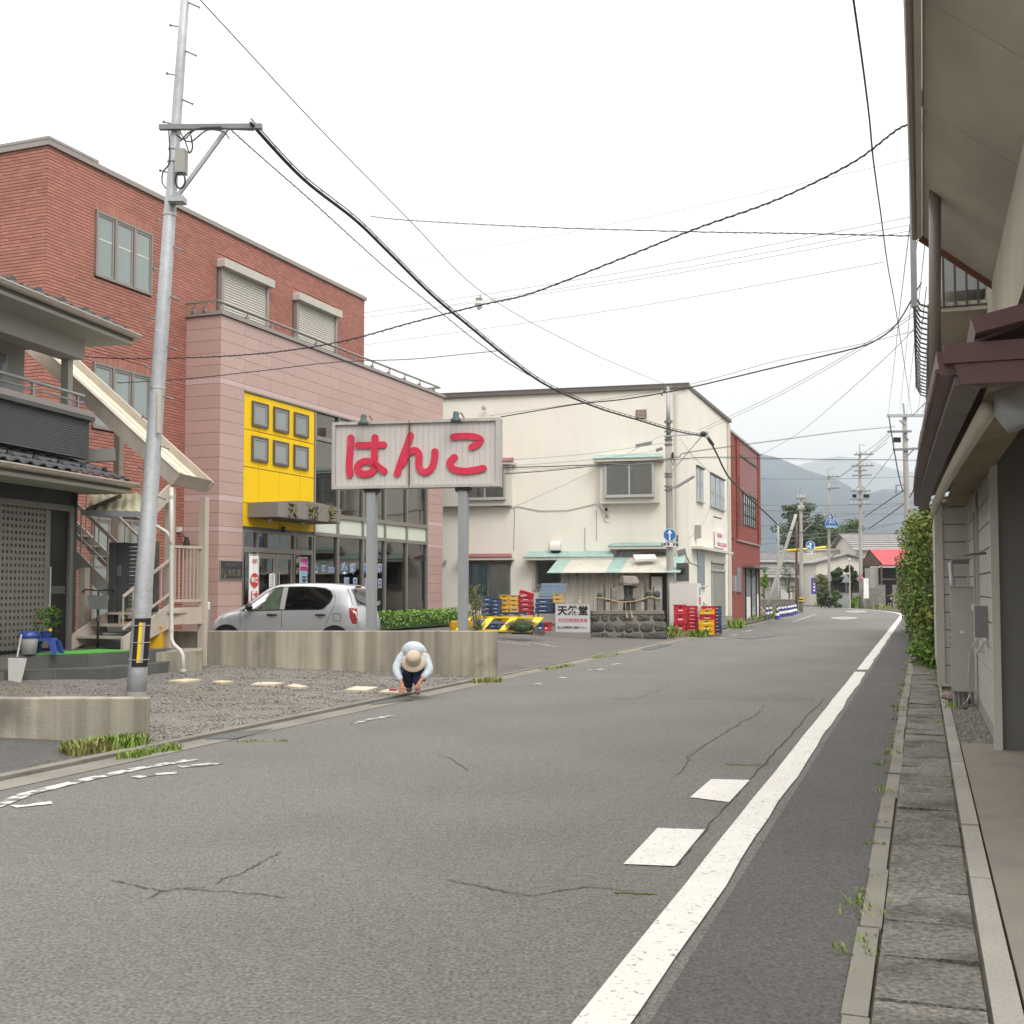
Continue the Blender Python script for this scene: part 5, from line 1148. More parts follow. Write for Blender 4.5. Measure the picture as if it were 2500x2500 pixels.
def hood(parent, x0, x1, z0, z1, m, d=.55, name='window_hood', y=0.0):
    h = bpy.data.objects.new(name, None); COL.objects.link(h); h.parent = parent
    n = max(2, int((x1 - x0)/.45))
    for i in range(n):
        a, c = x0 + (x1 - x0)*i/n, x0 + (x1 - x0)*(i+1)/n; i0, i1 = a + (.14 if i == 0 else 0), c - (.14 if i == n-1 else 0)
        MB().hexa([(a, y-d, z0), (c, y-d, z0), (i1, y, z1 - .03), (i0, y, z1 - .03), (a, y-d, z0 + .03), (c - .004, y-d, z0 + .03), (i1 - .004, y, z1), (i0, y, z1)]).build('roof_sheet', K[m], h)
    MB().box(x0 + .03, x1 - .03, y - d + .03, y, z0 - .1, z0 - .002).build('hood_fascia', K['cream_trim'], h)
def bay(x0, x1, z0, z1):
    b_ = bpy.data.objects.new('bay_window', None); COL.objects.link(b_); b_.parent = Wb
    bx('bay_box', K['cream_trim'], b_, x0, x1, -.35, -.0, z0, z1)
    return b_
for x0, x1 in ((-9.55, -6.81), (-3.3, -1.08)):
    b_ = bay(x0, x1, 4.83, 6.45); wwin(b_, x0 + .18 if x0 > -5 else x0 + .9, x1 - .17, 5.06, 6.36, -.351, 2, 'curtain')
    hood(Wb, x0 - .25, x1 + .2, 6.5, 6.72, 'maroon_roof' if x0 < -5 else 'teal_roof', .6)
wwin(Wb, -8.65, -6.88, 1.15, 2.66, -.01, 2, ['curtain_blue', 'curtain_pale'], 'door_alu'); hood(Wb, -8.9, -6.7, 2.82, 2.98, 'maroon_roof', .45)
bx('window_surround', K['cream_trim'], Wb, -6.0, -3.7, -.06, -.0, 1.55, 2.75); wwin(Wb, -5.85, -3.9, 1.7, 2.67, -.061, 2, 'interior', 'door_alu'); hood(Wb, -6.26, -2.75, 2.8, 3.05, 'teal_roof', .6)
wwin(Wb, -2.72, -.75, 2.5, 3.08, -.02, 2, 'interior', 'door_alu'); hood(Wb, -3.0, -.75, 3.2, 3.36, 'teal_roof', .45)
v_ = bpy.data.objects.new('vent_hood', None); COL.objects.link(v_); v_.parent = Wb
n = 8; MB().prism([(0, 0)] + [(-.02 - .28*math.sin(pi/2*i/n), .08 + .30*(1 - (1 - math.cos(pi/2*i/n))) - .0) for i in range(n + 1)] + [(-.3, 0)], 0, .4).build('hood_shell', K['white_plastic'], v_); v_.location = (-4.86, -.0, 3.08); v_.rotation_euler = (0, 0, pi/2)
bx('hood_mouth', K['black'], v_, -.28, -.03, .03, .37, -.06, -.005)
for i in range(6): bx('vent_slat', K['cream_steel'], Wb, -1.95, -1.6, -.06, -.0, 8.08 + i*.05, 8.105 + i*.05)
bx('vent_frame', K['rust'], Wb, -1.98, -1.57, -.012, -.001, 8.05, 8.4)
for pts, r in (([(-9.7,-.02,5.3),(-8.6,-.04,4.95),(-6.8,-.02,4.75),(-6.6,-.02,4.8)], .012), ([(-6.6,-.02,4.8),(-5.7,-.03,4.62),(-4.6,-.03,4.62),(-3.5,-.02,4.85),(-3.3,-.02,4.6),(-3.15,-.02,4.45)], .014), ([(-6.7,-.02,4.75),(-6.75,-.02,3.1)], .012), ([(-3.4,-.02,4.9),(-3.2,-.02,4.2),(-3.0,-.02,4.1)], .01), ([(-3.95,-.02,3.95),(-3.95,-.02,3.05)], .014), ([(-3.5,-.02,4.6),(-3.5,-.02,3.45)], .012), ([(-6.85,-.02,2.75),(-6.85,-.02,2.5)], .02)): MB().tube(pts, r, 4).build('wall_cable', K['house_grey'], Wb)
MB().ball((-3.12, -.06, 4.62), .06).build('meter', K['black'], Wb); MB().ball((-3.1, -.06, 4.4), .07).build('meter', K['house_grey'], Wb); MB().tube([(-9.5,-.05,2.7),(-9.5,-.14,2.7)], .06, 8).build('vent_cap', K['cream_steel'], Wb)
MB().tube([(-.45, -.08, 9.0), (-.45, -.08, 6.6), (-.45,-.08, 2.6)], .045, 8).build('downpipe', K['cream_trim'], Wb)
MB().tube([(-7.9,-.05,8.5),(-7.9,-.2,8.5)], .03, 6).build('bracket', K['cream_trim'], Wb); MB().ball((-7.9,-.22,8.68), .1, .03, .1).build('insulator', K['cream_steel'], Wb)
# street side of the white building: windows, door, sign
street = bpy.data.objects.new('street_front', None); COL.objects.link(street); street.parent = Wb; street.rotation_euler = (0, 0, math.atan2(dv.y, dv.x)); SF = street
def sfbx(name, m, *a): return bx(name, m, SF, *a)
for x0, x1, z0, z1 in ((1.5, 2.9, 5.03, 6.34), (4.55, 8.0, 5.05, 6.35)):
    sfbx('window_pane', K['frost_grey'], x0, x1, -.03, -.002, z0, z1); sfbx('window_sill', K['alu'], x0 - .05, x1 + .05, -.1, -.002, z0 - .05, z0 - .001); sfbx('window_head', K['fascia'], x0 - .05, x1 + .05, -.09, -.002, z1 + .001, z1 + .06)
    for k in range(1, 3 if x1 - x0 > 2 else 2): xm = x0 + (x1 - x0)*k/(3 if x1 - x0 > 2 else 2); sfbx('window_mullion', K['alu'], xm - .03, xm + .03, -.05, -.031, z0, z1)
sfbx('canopy', K['cream_trim'], .45, 8.3, -.35, -.002, 3.12, 3.22)
sfbx('window_pane', K['frost_grey'], 1.55, 3.05, -.03, -.002, 1.75, 3.05); sfbx('window_sill', K['cream_trim'], 1.45, 3.15, -.12, -.002, 1.68, 1.74)
dd = sfbx('shutter_door', K['interior_pale'], 4.6, 7.9, -.02, -.002, .1, 2.7)
for i in range(9): sfbx('door_bar', K['alu'], 4.6 + i*.4, 4.66 + i*.4, -.06, -.021, .1, 2.38)
sfbx('door_transom', K['alu'], 4.55, 7.95, -.08, -.021, 2.34, 2.42); sfbx('door_transom', K['alu'], 4.55, 7.95, -.08, -.021, 2.68, 2.76); sfbx('downpipe', K['cream_trim'], 9.0, 9.12, -.14, -.02, .4, 9.0); sfbx('plinth', K['house_grey'], 8.2, 9.6, -.06, -.002, .0, .42)
sb = sfbx('shop_sign', K['ink_white'], 5.3, 7.8, -.14, -.04, 3.34, 4.03); bx('sign_band', K['ink_pink'], sb, 5.4, 7.7, -.145, -.141, 3.4, 3.56); text('MEGMILK', .22, K['ink_pink'], sb, 6.0, -.146, 3.84, .002, .004, sx=1.4); text('雪印メグミルク', .11, K['ink_white'], sb, 6.5, -.15, 3.48, .002, sx=1.7)
bx('meter_box', K['house_grey'], SF, 2.7 - 1.6, 3.0 - 1.6, -.2, -.01, 3.55, 4.05)
MB().tube([(5.0,-.05,4.6),(5.0,-.4,4.5)], .03, 6).build('bracket', K['rust'], SF)
# ---------------------------------------------------------------- tin shed in front of it
Sh = thing('tin_shed', 'small corrugated tin shed with rusty sloping roof behind the shrine', 'shed', M_W @ Vector((-4.5, -1.9, .1)), WA)
n = 60; 
def corr(name, m, x0, x1, y, z0, z1, n, parent, amp=.012):
    b = MB(); vs = []
    for i in range(n + 1): xx = x0 + (x1 - x0)*i/n; yy = y + amp*(1 if i % 2 else -1); vs += [(xx, yy, z0), (xx, yy, z1)]
    b.add(vs, [(2*i, 2*i+2, 2*i+3, 2*i+1) for i in range(n)]); return b.build(name, m, parent)
for a, c in ((0, 1.1), (1.1, 2.2), (2.2, 3.25)): corr('tin_sheet', K['tin'], a, c, 0, 0, 2.15, 36, Sh)
bx('shed_core', K['interior'], Sh, .02, 3.9, .03, 1.7, .0, 2.1); bx('doorway', K['black'], Sh, 3.25, 3.85, .0, .02, .0, 2.1); bx('door_board', K['curtain_pale'], Sh, 3.32, 3.7, -.05, -.03, .05, 1.95); bx('door_post', K['rust'], Sh, 3.24, 3.3, -.03, .02, 0, 2.1)
for i in range(9): a = -.42 + i*.535; MB().hexa([(a, -.5, 2.08), (a + .53, -.5, 2.08), (a + .53, 1.85, 2.72), (a, 1.85, 2.72), (a, -.5, 2.10), (a + .53, -.5, 2.10), (a + .53, 1.85, 2.74), (a, 1.85, 2.74)]).build('roof_sheet', K['tin_roof'] if i % 4 else K['teal_roof'], Sh)
for x in (.6, 1.5, 2.4, 3.2): bx('rafter', K['old_wood'], Sh, x, x + .06, -.45, .3, 2.01, 2.07)
t = thing('styrofoam_tray', 'white foam tray lying on the shed roof', 'tray', M_W @ Vector((-1.5, -1.2, 2.62)), WA + .3); MB().hexa([(-.4,-.25,.0),(.4,-.25,.02),(.4,.25,.2),(-.4,.25,.18),(-.4,-.25,.07),(.4,-.25,.09),(.4,.25,.27),(-.4,.25,.25)]).build('tray', K['white_plastic'], t)
q = P(1664, 1352, 38.5); t = thing('floodlight', 'grey floodlight on an arm over the shed roof', 'lamp', q, WA); MB().hexa([(-.12,-.1,-.1),(.16,-.1,-.02),(.16,.15,-.02),(-.12,.15,-.1),(-.15,-.1,.1),(.12,-.1,.18),(.12,.15,.18),(-.15,.15,.1)]).build('head', K['galv_dark'], t); MB().tube([(.1,.1,0),(.25,.2,-.3),(.6,.2,-.45)], .02, 6).build('arm', K['iron'], t)
q = P(1665, 1395, 40.5); t = thing('gas_heater', 'dark green metal box under the shed roof end', 'box', q, WA); bx('casing', K['siding_dark'], t, -.2, .22, 0, .3, -.35, .3); bx('dial', K['black'], t, -.08, .1, -.02, -.001, -.1, .12)
q = P(1664, 1553, 40.1); t = thing('white_cabinet', 'plain white cabinet between the pole and the crates', 'cabinet', (q.x, q.y, .2), WA - .05); bx('body', K['white_plastic'], t, -.42, .55, 0, .7, 0, 1.6)
vp = bx('vending_front', K['ink_white'], t, .551, .6, .0, .7, 0, 1.6)
for i in range(4): bx('poster', K['pale_blue'] if i % 2 else K['ink_pink'], vp, .601, .606, .1, .6, .15 + i*.35, .42 + i*.35)
# ================================================================ STONE SHRINE
pf = PG(1534, 1562, .03); q0, q1 = PG(1441, 1561, .05), PG(1632, 1563, .0)
SHA = math.atan2(q1.y - q0.y, q1.x - q0.x); SW = (q1 - q0).length
Sr = thing('stone_platform', 'dark boulder-faced stone platform carrying the little shrine', 'platform', (q0.x, q0.y, 0), SHA)
PH = .93
MB().hexa([(.07,.06,0),(SW-.07,.06,0),(SW-.07,1.3,0),(.07,1.3,0),(.17,.14,PH-.1),(SW-.16,.14,PH-.1),(SW-.16,1.2,PH-.1),(.17,1.2,PH-.1)]).build('mortar_core', K['mortar'], Sr)
bx('capping', K['old_stone'], Sr, .12, SW - .1, .1, 1.25, PH - .11, PH)
g = random.Random(8)
def stone(x0, x1, z0, z1, y, side=0):
    b = MB(); n = 9; cx, cz = (x0 + x1)/2, (z0 + z1)/2; ring = []
    for i in range(n):
        a = 2*pi*i/n; k = 1/max(abs(math.cos(a)), abs(math.sin(a))); k = 1 + (k - 1)*.72; j = g.uniform(.88, 1.04)
        ring.append((cx + math.cos(a)*(x1 - x0)/2*k*j*.97, cz + math.sin(a)*(z1 - z0)/2*k*j*.97))
    vs = [(x, y + .06, z) for x, z in ring] + [(x, y - .02, z) for x, z in ring] + [(cx + (x - cx)*.72 + g.uniform(-.01,.01), y - .065 + g.uniform(-.02,.02), cz + (z - cz)*.72) for x, z in ring] + [(cx + g.uniform(-.02,.02), y - .085 + g.uniform(-.02,.02), cz)]
    fs = [(i, (i+1) % n, n + (i+1) % n, n + i) for i in range(n)] + [(n+i, n+(i+1) % n, 2*n+(i+1) % n, 2*n+i) for i in range(n)] + [(2*n+i, 2*n+(i+1) % n, 3*n) for i in range(n)]
    if side: vs = [(SW + (v[1] - y)*-1 - .02 - .1*v[2], v[0], v[2]) for v in vs]
    b.add(vs, fs).build('boulder', K['basalt'], Sr)
for row, (z0, z1, e) in enumerate(((0, .24, [0,.36,.62,1.02,1.16,1.72,SW]), (.24, .57, [.02,.5,.8,1.14,1.42,1.62,2.1,SW-.03]), (.56, PH-.1, [.06,.36,.64,.92,1.5,2.05,SW-.08]))):
    for a, c in zip(e, e[1:]): stone(a, c, z0 + g.uniform(-.02,.03), z1 + g.uniform(-.03,.02), .06 + .05*row)
for z0, z1, e in ((0, .3, [.05,.6,1.2]), (.3, .6, [.08,.45,.8,1.2]), (.6, .84, [.1,.7,1.18])):
    for a, c in zip(e, e[1:]): stone(a, c, z0, z1, 0, 1)
def onsh(px, Yo=.55): 
    d = P(px, 1500, 1.0) - Vector((0,0,EYE)); nv = Vector((math.sin(SHA), -math.cos(SHA), 0)); p0 = Vector((q0.x, q0.y, 0)) - nv*Yo
    w = Vector((0,0,EYE)) + d*(nv.dot(p0 - Vector((0,0,EYE)))/nv.dot(d)); return (w - Vector((q0.x, q0.y, 0))).dot(Vector((math.cos(SHA), math.sin(SHA), 0)))
ZS = lambda a: 1430 + a*.1087
def rough_block(b, x0, x1, y0, y1, z0, z1, tap=.0, j=.015):
    v = [(x0,y0,z0),(x1,y0,z0),(x1,y1,z0),(x0,y1,z0),(x0+tap,y0+tap,z1),(x1-tap,y0+tap,z1),(x1-tap,y1-tap,z1),(x0+tap,y1-tap,z1)]
    return b.hexa([(p[0]+g.uniform(-j,j), p[1]+g.uniform(-j,j), p[2]+g.uniform(-j,j)*(p[2] > z0)) for p in v])
M_S = Matrix.Translation((q0.x, q0.y, 0)) @ Matrix.Rotation(SHA, 4, 'Z')
def on_s(x, y, z): return M_S @ Vector((x, y, z))
xs_ = onsh(ZS(980)); hk = thing('stone_shrine', 'small stone shrine with a rough slab roof on the platform', 'shrine', on_s(xs_, .55, PH), SHA)
b = MB(); rough_block(b, -.17, .16, -.16, .16, 0, .4, .02); b.build('plinth', K['basalt'], hk); b = MB(); rough_block(b, -.12, .1, -.1, .12, .4, .8, -.02); b.build('body', K['basalt'], hk); bx('niche', K['black'], hk, -.06, .05, -.125, -.1, .5, .74)
b = MB(); rough_block(b, -.26, .24, -.25, .25, .8, .87, -.01); b.hexa([(-.27,-.27,.87),(.25,-.27,.87),(.25,.27,.87),(-.27,.27,.87),(-.24,-.16,1.08),(.22,-.16,1.06),(.2,.14,1.1),(-.24,.14,1.1)]); b.build('roof', K['old_stone'], hk)
def stele(nm, label, px, w, h, y=.5, cap=None, rnd=False):
    x = onsh(ZS(px), y); t = thing(nm, label, 'stone', on_s(x, y, PH), SHA)
    if rnd: MB().prism([(-w/2, 0), (w/2, 0), (w/2*1.02, h*.75), (w/2*.8, h*.95), (0, h), (-w/2*.8, h*.95), (-w/2*1.02, h*.75)], -w*.35, w*.35).build('stone', K['old_stone'], t)
    else: b = MB(); rough_block(b, -w/2, w/2, -w*.45, w*.45, 0, h, .012); b.build('stone', K['old_stone'], t)
    if cap: MB().ball((0, 0, h + cap*.75), w*.5, w*.45, cap, 9, 6).build('round_head', K['basalt'], t)
    return t
stele('stone_marker', 'squat stone post with round head at the platform end beside the parking board', 320, .2, .40, cap=.11); stele('stone_marker', 'plain rough stone post between the shrine and the round-headed post', 640, .22, .72)
stele('stone_marker', 'rounded carved stone tablet just right of the shrine', 1135, .26, .78, rnd=True); stele('stone_marker', 'stone post with round head beside the tall wooden stake', 1435, .22, .44, cap=.12); stele('stone_marker', 'short mossy stone post with round head nearest the utility pole', 1612, .22, .42, cap=.13)
def stake(label, px, h, y=.62, w=.06):
    x = onsh(ZS(px), y); t = thing('wooden_stake', label, 'stake', on_s(x, y, PH), SHA); MB().hexa([(-w/2,-w/2,0),(w/2,-w/2,0),(w/2,w/2,0),(-w/2,w/2,0),(-w/2,-w/2,h-.06),(w/2,-w/2,h-.06),(w/2,w/2,h-.06),(-w/2,w/2,h-.06)]).build('shaft', K['old_wood'], t); MB().hexa([(-w/2,-w/2,h-.06),(w/2,-w/2,h-.06),(w/2,w/2,h-.06),(-w/2,w/2,h-.06),(-.01,-.01,h),(.01,-.01,h),(.01,.01,h),(-.01,.01,h)]).build('point', K['old_wood'], t)
stake('weathered wooden stake behind the squat round-headed stone', 425, .92); stake('short wooden stake behind the plain stone post', 650, .86, .66); stake('tallest wooden stake right of the rounded tablet', 1345, 1.0); stake('thin wooden stake between the two right-hand round-headed stones', 1525, .78, .64, .04)
x0_, x1_ = onsh(ZS(400), .7), onsh(ZS(1340), .7); t = thing('wooden_rail', 'low wooden rail behind the shrine stones', 'rail', on_s(x0_, .7, PH), SHA); bx('bar', K['old_wood'], t, 0, x1_ - x0_, -.03, .03, .27, .34)
t = thing('straw_rope', 'sagging sacred straw rope with tassels strung across the shrine stones', 'rope', (0,0,0)); rp_ = [on_s(onsh(ZS(a), .36), .36, PH + z) for a, z in ((240,.40),(330,.41),(480,.36),(700,.29),(900,.275),(1100,.29),(1300,.36),(1420,.44),(1520,.42),(1600,.36),(1700,.40))]
MB().tube(rp_, .016, 6).build('rope', K['straw'], t, True)
for a, d in ((890, -.42), (1005, -.43)):
    p_ = on_s(onsh(ZS(a), .3), .3, PH + .27); p2 = on_s(onsh(ZS(a + 12), .02), .02, PH - .02); MB().tube([p_, p2], .006, 4).build('cord', K['straw'], t); MB().tube([p2, p2 + Vector((.04, -.03, d*.48))], [.012, .035], 6).build('tassel', K['straw'], t)
t = thing('flower_vase', 'terracotta pipe vase standing behind the parking board', 'vase', P(1414, 1470, 36.8)); MB().lathe([(.05,-.5),(.05,.12),(.075,.13),(.075,.17),(.05,.17)], (0,0,0), 10).build('body', K['cardboard'], t)
# ================================================================ PARKING BOARD
pa, pb_ = P(1357, 1538, 35.2), P(1440, 1543, 34.9); PBA = math.atan2(pb_.y - pa.y, pb_.x - pa.x); bw = (pb_ - pa).length; bz0 = pb_.z; bh = P(1357, 1470, 35.2).z - pa.z
t = thing('parking_board', 'white customer parking notice board with black and pink lettering', 'sign', (pa.x, pa.y, bz0), PBA)
bx('panel', K['board_white'], t, 0, bw, -.015, .015, 0, bh); f = MB(); f.box(-.015, bw + .015, -.02, .02, bh, bh + .02); f.box(-.015, 0, -.02, .02, 0, bh); f.box(bw, bw + .015, -.02, .02, 0, bh); f.box(-.015, bw + .015, -.02, .02, -.02, 0); f.build('frame', K['alu'], t)
for x in (.1, bw - .1): bx('leg', K['alu'], t, x - .02, x + .02, .016, .05, -.35, bh - .05)
for ch, x in (('天', .2), ('然', .5), ('堂', .81)): text(ch, .285*bw/1.0, K['ink_black'], t, x*bw, -.02, bh*.74, .002, .011)
text('お客様専用駐車場', .135, K['ink_pink'], t, bw*.5, -.02, bh*.40, .002, .003, sx=bw*.86/(8*.135), name='lettering'); text('出入口前駐車ご遠慮下さい。', .08, K['ink_black'], t, bw*.5, -.02, bh*.15, .002, .001, sx=bw*.9/(13*.08))
kb = thing('lot_kerb', 'low concrete kerb under the parking board', 'kerb', (0,0,0)); k0, k1 = P(1325, 1548, 35.0), P(1442, 1552, 34.6); MB().hexa([k0 + Vector((0,-.06,-.3)), k1 + Vector((0,-.06,-.3)), k1 + Vector((0,.1,-.3)), k0 + Vector((0,.1,-.3)), k0 + Vector((0,-.06,.08)), k1 + Vector((0,-.06,.08)), k1 + Vector((0,.1,.08)), k0 + Vector((0,.1,.08))]).build('stone', K['concrete_pale'], kb)
# ================================================================ CRATES
ORD = ['bottom', 'second', 'third', 'fourth', 'fifth', 'sixth', 'seventh', 'eighth']
cm_cache = {}
def crate_parts(w, d, h, m):
    k = (round(w,2), round(d,2), round(h,2), m)
    if k in cm_cache: return cm_cache[k]
    b = MB(); t = .02
    for a in ((-w/2, w/2, -d/2, -d/2 + t), (-w/2, w/2, d/2 - t, d/2), (-w/2, -w/2 + t, -d/2 + t, d/2 - t), (w/2 - t, w/2, -d/2 + t, d/2 - t)): b.box(a[0], a[1], a[2], a[3], .012, h*.9)
    b.box(-w/2 + t, w/2 - t, -d/2 + t, d/2 - t, .01, .03); body = b.mesh('body', K[m])
    r = MB(); e = .014; r.box(-w/2 - e, w/2 + e, -d/2 - e, -d/2 + t, h*.86, h); r.box(-w/2 - e, w/2 + e, d/2 - t, d/2 + e, h*.86, h); r.box(-w/2 - e, -w/2 + t, -d/2 + t, d/2 - t, h*.86, h); r.box(w/2 - t, w/2 + e, -d/2 + t, d/2 - t, h*.86, h); rim = r.mesh('rim', K[m])
    hs = MB().box(-.06, .06, -d/2 - .004, -d/2 + .001, h*.6, h*.76).mesh('hand_slot', K['black'])
    pr = MB().box(-w*.2, w*.2, -d/2 - .003, -d/2 + .001, h*.3, h*.42).mesh('print', K['crate_print'])
    cm_cache[k] = (body, rim, hs, pr); return cm_cache[k]
CW = {'crate_red': 'red', 'crate_yellow': 'yellow', 'crate_tan': 'faded orange', 'crate_blue': 'dark blue', 'crate_pale': 'pale blue'}
def crate(loc, rz, w, d, h, m, label, group, pr=True, slot=True, tilt=0):
    t = thing('plastic_crate', label, 'crate', loc, rz, group); bd, rim, hs, pn = crate_parts(w, d, h, m); link('body', bd, t); link('rim', rim, t)
    if slot: link('hand_slot', hs, t)
    if pr: link('print', pn, t)
    if tilt: t.rotation_euler = (0, tilt, rz)
    return t
def stack(base, rz, w, d, h, ms, where, group, pr=True, slot=True, jit=.012, lean=(0,0)):
    for i, m in enumerate(ms):
        z = base.z + i*h; pos = 'bottom' if i == 0 else 'top' if i == len(ms) - 1 else ORD[i] + ' from bottom'
        if len(ms) == 1: pos = 'single'
        crate(Vector((base.x + g.uniform(-jit,jit) + lean[0]*i, base.y + g.uniform(-jit,jit) + lean[1]*i, z)), rz + g.uniform(-.03,.03), w, d, h*.985, m, f'{CW[m]} plastic crate, {pos} of the {where}', group, pr, slot)
GL, GR = 'crates stacked in the yard of the white building', 'crates stacked on the road edge by the pole'
def yb(px, Y, z): q = P(px, 1500, Y); return Vector((q.x, q.y, z))
Zy = lambda a, c: (1170 + a*.1035, 1430 + c*.1035)
Yc = 36.6; s_m = Yc/F_PX
zb_ = P(1234, 1508, Yc).z; hc = 10.9*s_m
stack(yb(1234, Yc, P(1234,1507,Yc).z - 1*hc), WA, 22*s_m, .34, hc, ['crate_yellow','crate_tan','crate_yellow','crate_yellow','crate_tan','crate_yellow'], 'yellow stack nearest the shrub', GL, False)
stack(yb(1257.5, Yc, P(1257,1507,Yc).z - 1*hc), WA, 22.5*s_m, .34, hc, ['crate_tan','crate_tan','crate_tan','crate_tan','crate_yellow','crate_tan'], 'orange stack beside the red stack', GL, False)
stack(yb(1286, Yc - .1, P(1286,1502,Yc).z), WA + .02, 30*s_m, .4, hc*1.05, ['crate_red']*4, 'red stack beside the yellow crates', GL)
crate(yb(1284, Yc - .1, P(1284,1502,Yc).z + 4.25*hc), WA, 30*s_m, .4, hc, 'crate_red', 'red plastic crate lying tilted on top of the red stack', GL, tilt=.30)
stack(yb(1213, Yc - .2, P(1213,1500,Yc).z - .2), WA, 20*s_m, .36, 9*s_m, ['crate_blue']*6, 'narrow blue stack by the yellow crates', GL)
stack(yb(1193, Yc + .1, P(1193,1500,Yc).z - .15), WA, 24*s_m, .4, 11*s_m, ['crate_blue']*5, 'blue stack right behind the shrub', GL)
for i, px in enumerate((1228, 1250, 1274)): crate(yb(px, Yc - .75, P(px,1503,Yc-.7).z), WA + .1*i, 24*s_m, .4, 8*s_m, 'crate_blue', f'dark blue crate, {("first","second","third")[i]} from the shrub in the low row before the yellow stacks', GL)
for i, px in enumerate((1206, 1229, 1185)): stack(yb(px, Yc - 1.0, .30), WA, 15*s_m, .4, 9*s_m, ['crate_blue']*2, ('blue pair in the middle rack gap', 'blue pair in the right rack gap', 'blue pair in the left rack gap')[i], GL)
stack(yb(1329, Yc - .4, P(1329,1495,Yc-.4).z), WA, 36*s_m, .5, 11*s_m, ['crate_blue']*3, 'wide blue stack behind the parking board', GL)
stack(yb(1350, Yc + .2, P(1350,1495,Yc).z), WA, 24*s_m, .5, 11*s_m, ['crate_blue']*2, 'blue stack half hidden by the parking board', GL)
for i in range(5): q = P(1347 + i*1.5, 1461 - i*7.5, Yc + .4 + i*.12); crate(Vector((q.x, q.y, q.z)), WA, 58*s_m, .45, 7.6*s_m, 'crate_pale', f'pale blue crate, {ORD[i] if i else "bottom"} up in the slanting pale stack under the window', GL, False, False)
stack(yb(1363, Yc - .6, P(1363,1471,Yc-.6).z), WA, 21*s_m, .35, 10.5*s_m, ['crate_tan','crate_tan'], 'orange pair behind the parking board', GL, False)
crate(yb(1320, Yc - 1.3, .32), WA + .1, 16*s_m, .35, 20*s_m, 'crate_blue', 'dark blue crate on the ground beside the rack end', GL); crate(yb(1336, Yc - 1.3, .30), WA, 14*s_m, .35, 22*s_m, 'crate_red', 'dark red crate on the ground beside the parking board', GL)
bn = thing('work_bench', 'low bench shelf carrying the blue crates behind the board', 'bench', yb(1335, Yc - .1, .2), WA); bh2 = P(1329,1495,Yc-.4).z - .2; bx('top', K['old_wood'], bn, -.4, .55, -.35, .4, bh2 - .04, bh2 - .005)
for x in (-.36, .5):
    for y in (-.3, .35): bx('leg', K['galv_dark'], bn, x - .02, x + .02, y - .02, y + .02, 0, bh2 - .04)
# road-edge stacks
Yr = 39.2; s_r = Yr/F_PX; Zr = lambda a, c: (1640 + a*.07246, 1440 + c*.07246)
def ry(a, Y, z): q = P(Zr(a, 0)[0], 1500, Y); return Vector((q.x, q.y, z))
zk = .16; RZ_ = math.radians(-3)
kb = thing('road_kerb', 'short broken concrete kerb under the red crates', 'kerb', ry(380, Yr + .1, 0), RZ_); bx('stone', K['concrete'], kb, -.45, .75, -.35, .4, -.05, zk - .003)
stack(ry(275, Yr, zk), RZ_, .37, .44, .305, ['crate_red']*3, 'tall red stack touching the utility pole', GR)
stack(ry(670, Yr + .05, zk), RZ_ - .03, .38, .44, .124, ['crate_red']*7, 'red stack second from the utility pole', GR, slot=False)
stack(ry(1170, Yr - .35, .04), RZ_ - .1, .5, .38, .175, ['crate_yellow','crate_yellow','crate_yellow','crate_red','crate_yellow'], 'yellow and red stack nearest the road', GR)
stack(ry(1240, Yr + .4, .04), RZ_ - .1, .5, .4, .122, ['crate_red']*8, 'red stack hidden behind the yellow stack', GR, slot=False)
stack(ry(1500, Yr + .5, .04), RZ_ - .1, .36, .5, .122, ['crate_blue']*8, 'blue stack farthest from the utility pole', GR)
t = thing('crow_figure', 'small dark twig bundle on the red crates', 'twigs', ry(1120, Yr + .4, 1.02)); MB().tube([(-.05,0,0),(-.02,0,.08),(-.06,0,.12)], .02, 5).tube([(0,0,.02),(.08,0,.05)], .012, 5).build('twigs', K['old_wood'], t)
# ================================================================ YELLOW RACK, SHRUBS
Yk = 32.4
def yk(a, c, o=0.0): q = Zy(a, c); return P(q[0], q[1], Yk + o)
rk = thing('yellow_rack', 'yellow steel barrier frame leaning over the blue crates', 'rack', (0,0,0))
def plank(pts, nm='bar'):
    w = [yk(*p[:2], .45 if p[1] < 800 else 0) for p in pts]; MB().add(list(w) + [q + Vector((0,.05,-.02)) for q in w], [(0,1,2,3), (7,6,5,4), (0,4,5,1), (1,5,6,2), (2,6,7,3), (3,7,4,0)]).build(nm, K['rack_yellow'], rk)
plank([(-300,720),(1520,735),(1500,780),(-300,758)], 'rail'); plank([(-420,1010),(1240,1060),(1200,1105),(-450,1050)], 'rail')
for x0, x1, w in ((190, -60, 160), (740, 470, 170), (1320, 1010, 200), (-330, -560, 150)): plank([(x0, 752), (x0 + w, 756), (x1 + w, 1052), (x1, 1047)])
MB().tube([yk(760,1120), yk(1190,1120)], .03, 6).build('axle', K['black'], rk)
for a in (1215, 1500): MB().tube([yk(a, 1112, .2), yk(a + 10, 1112, .26)], .06, 12).build('caster', K['rust'], rk)
g = random.Random(31)
t = thing('flowering_cushion', 'round cushion of pink-tinged thyme growing before the yellow rack', 'plant', yk(1000, 1080, -.3)); b = MB()
for i in range(9): a = -.36 + i*.09; leaves(b, g, (a, 0, .14 + .10*(1 - (a/.36)**2)), (.12,.2,.13), 260, .022)
b.build('foliage', K['leaf_thyme'], t); MB().ball((0,0,.13), .34, .2, .15).build('woody_base', K['leaf_dark'], t)
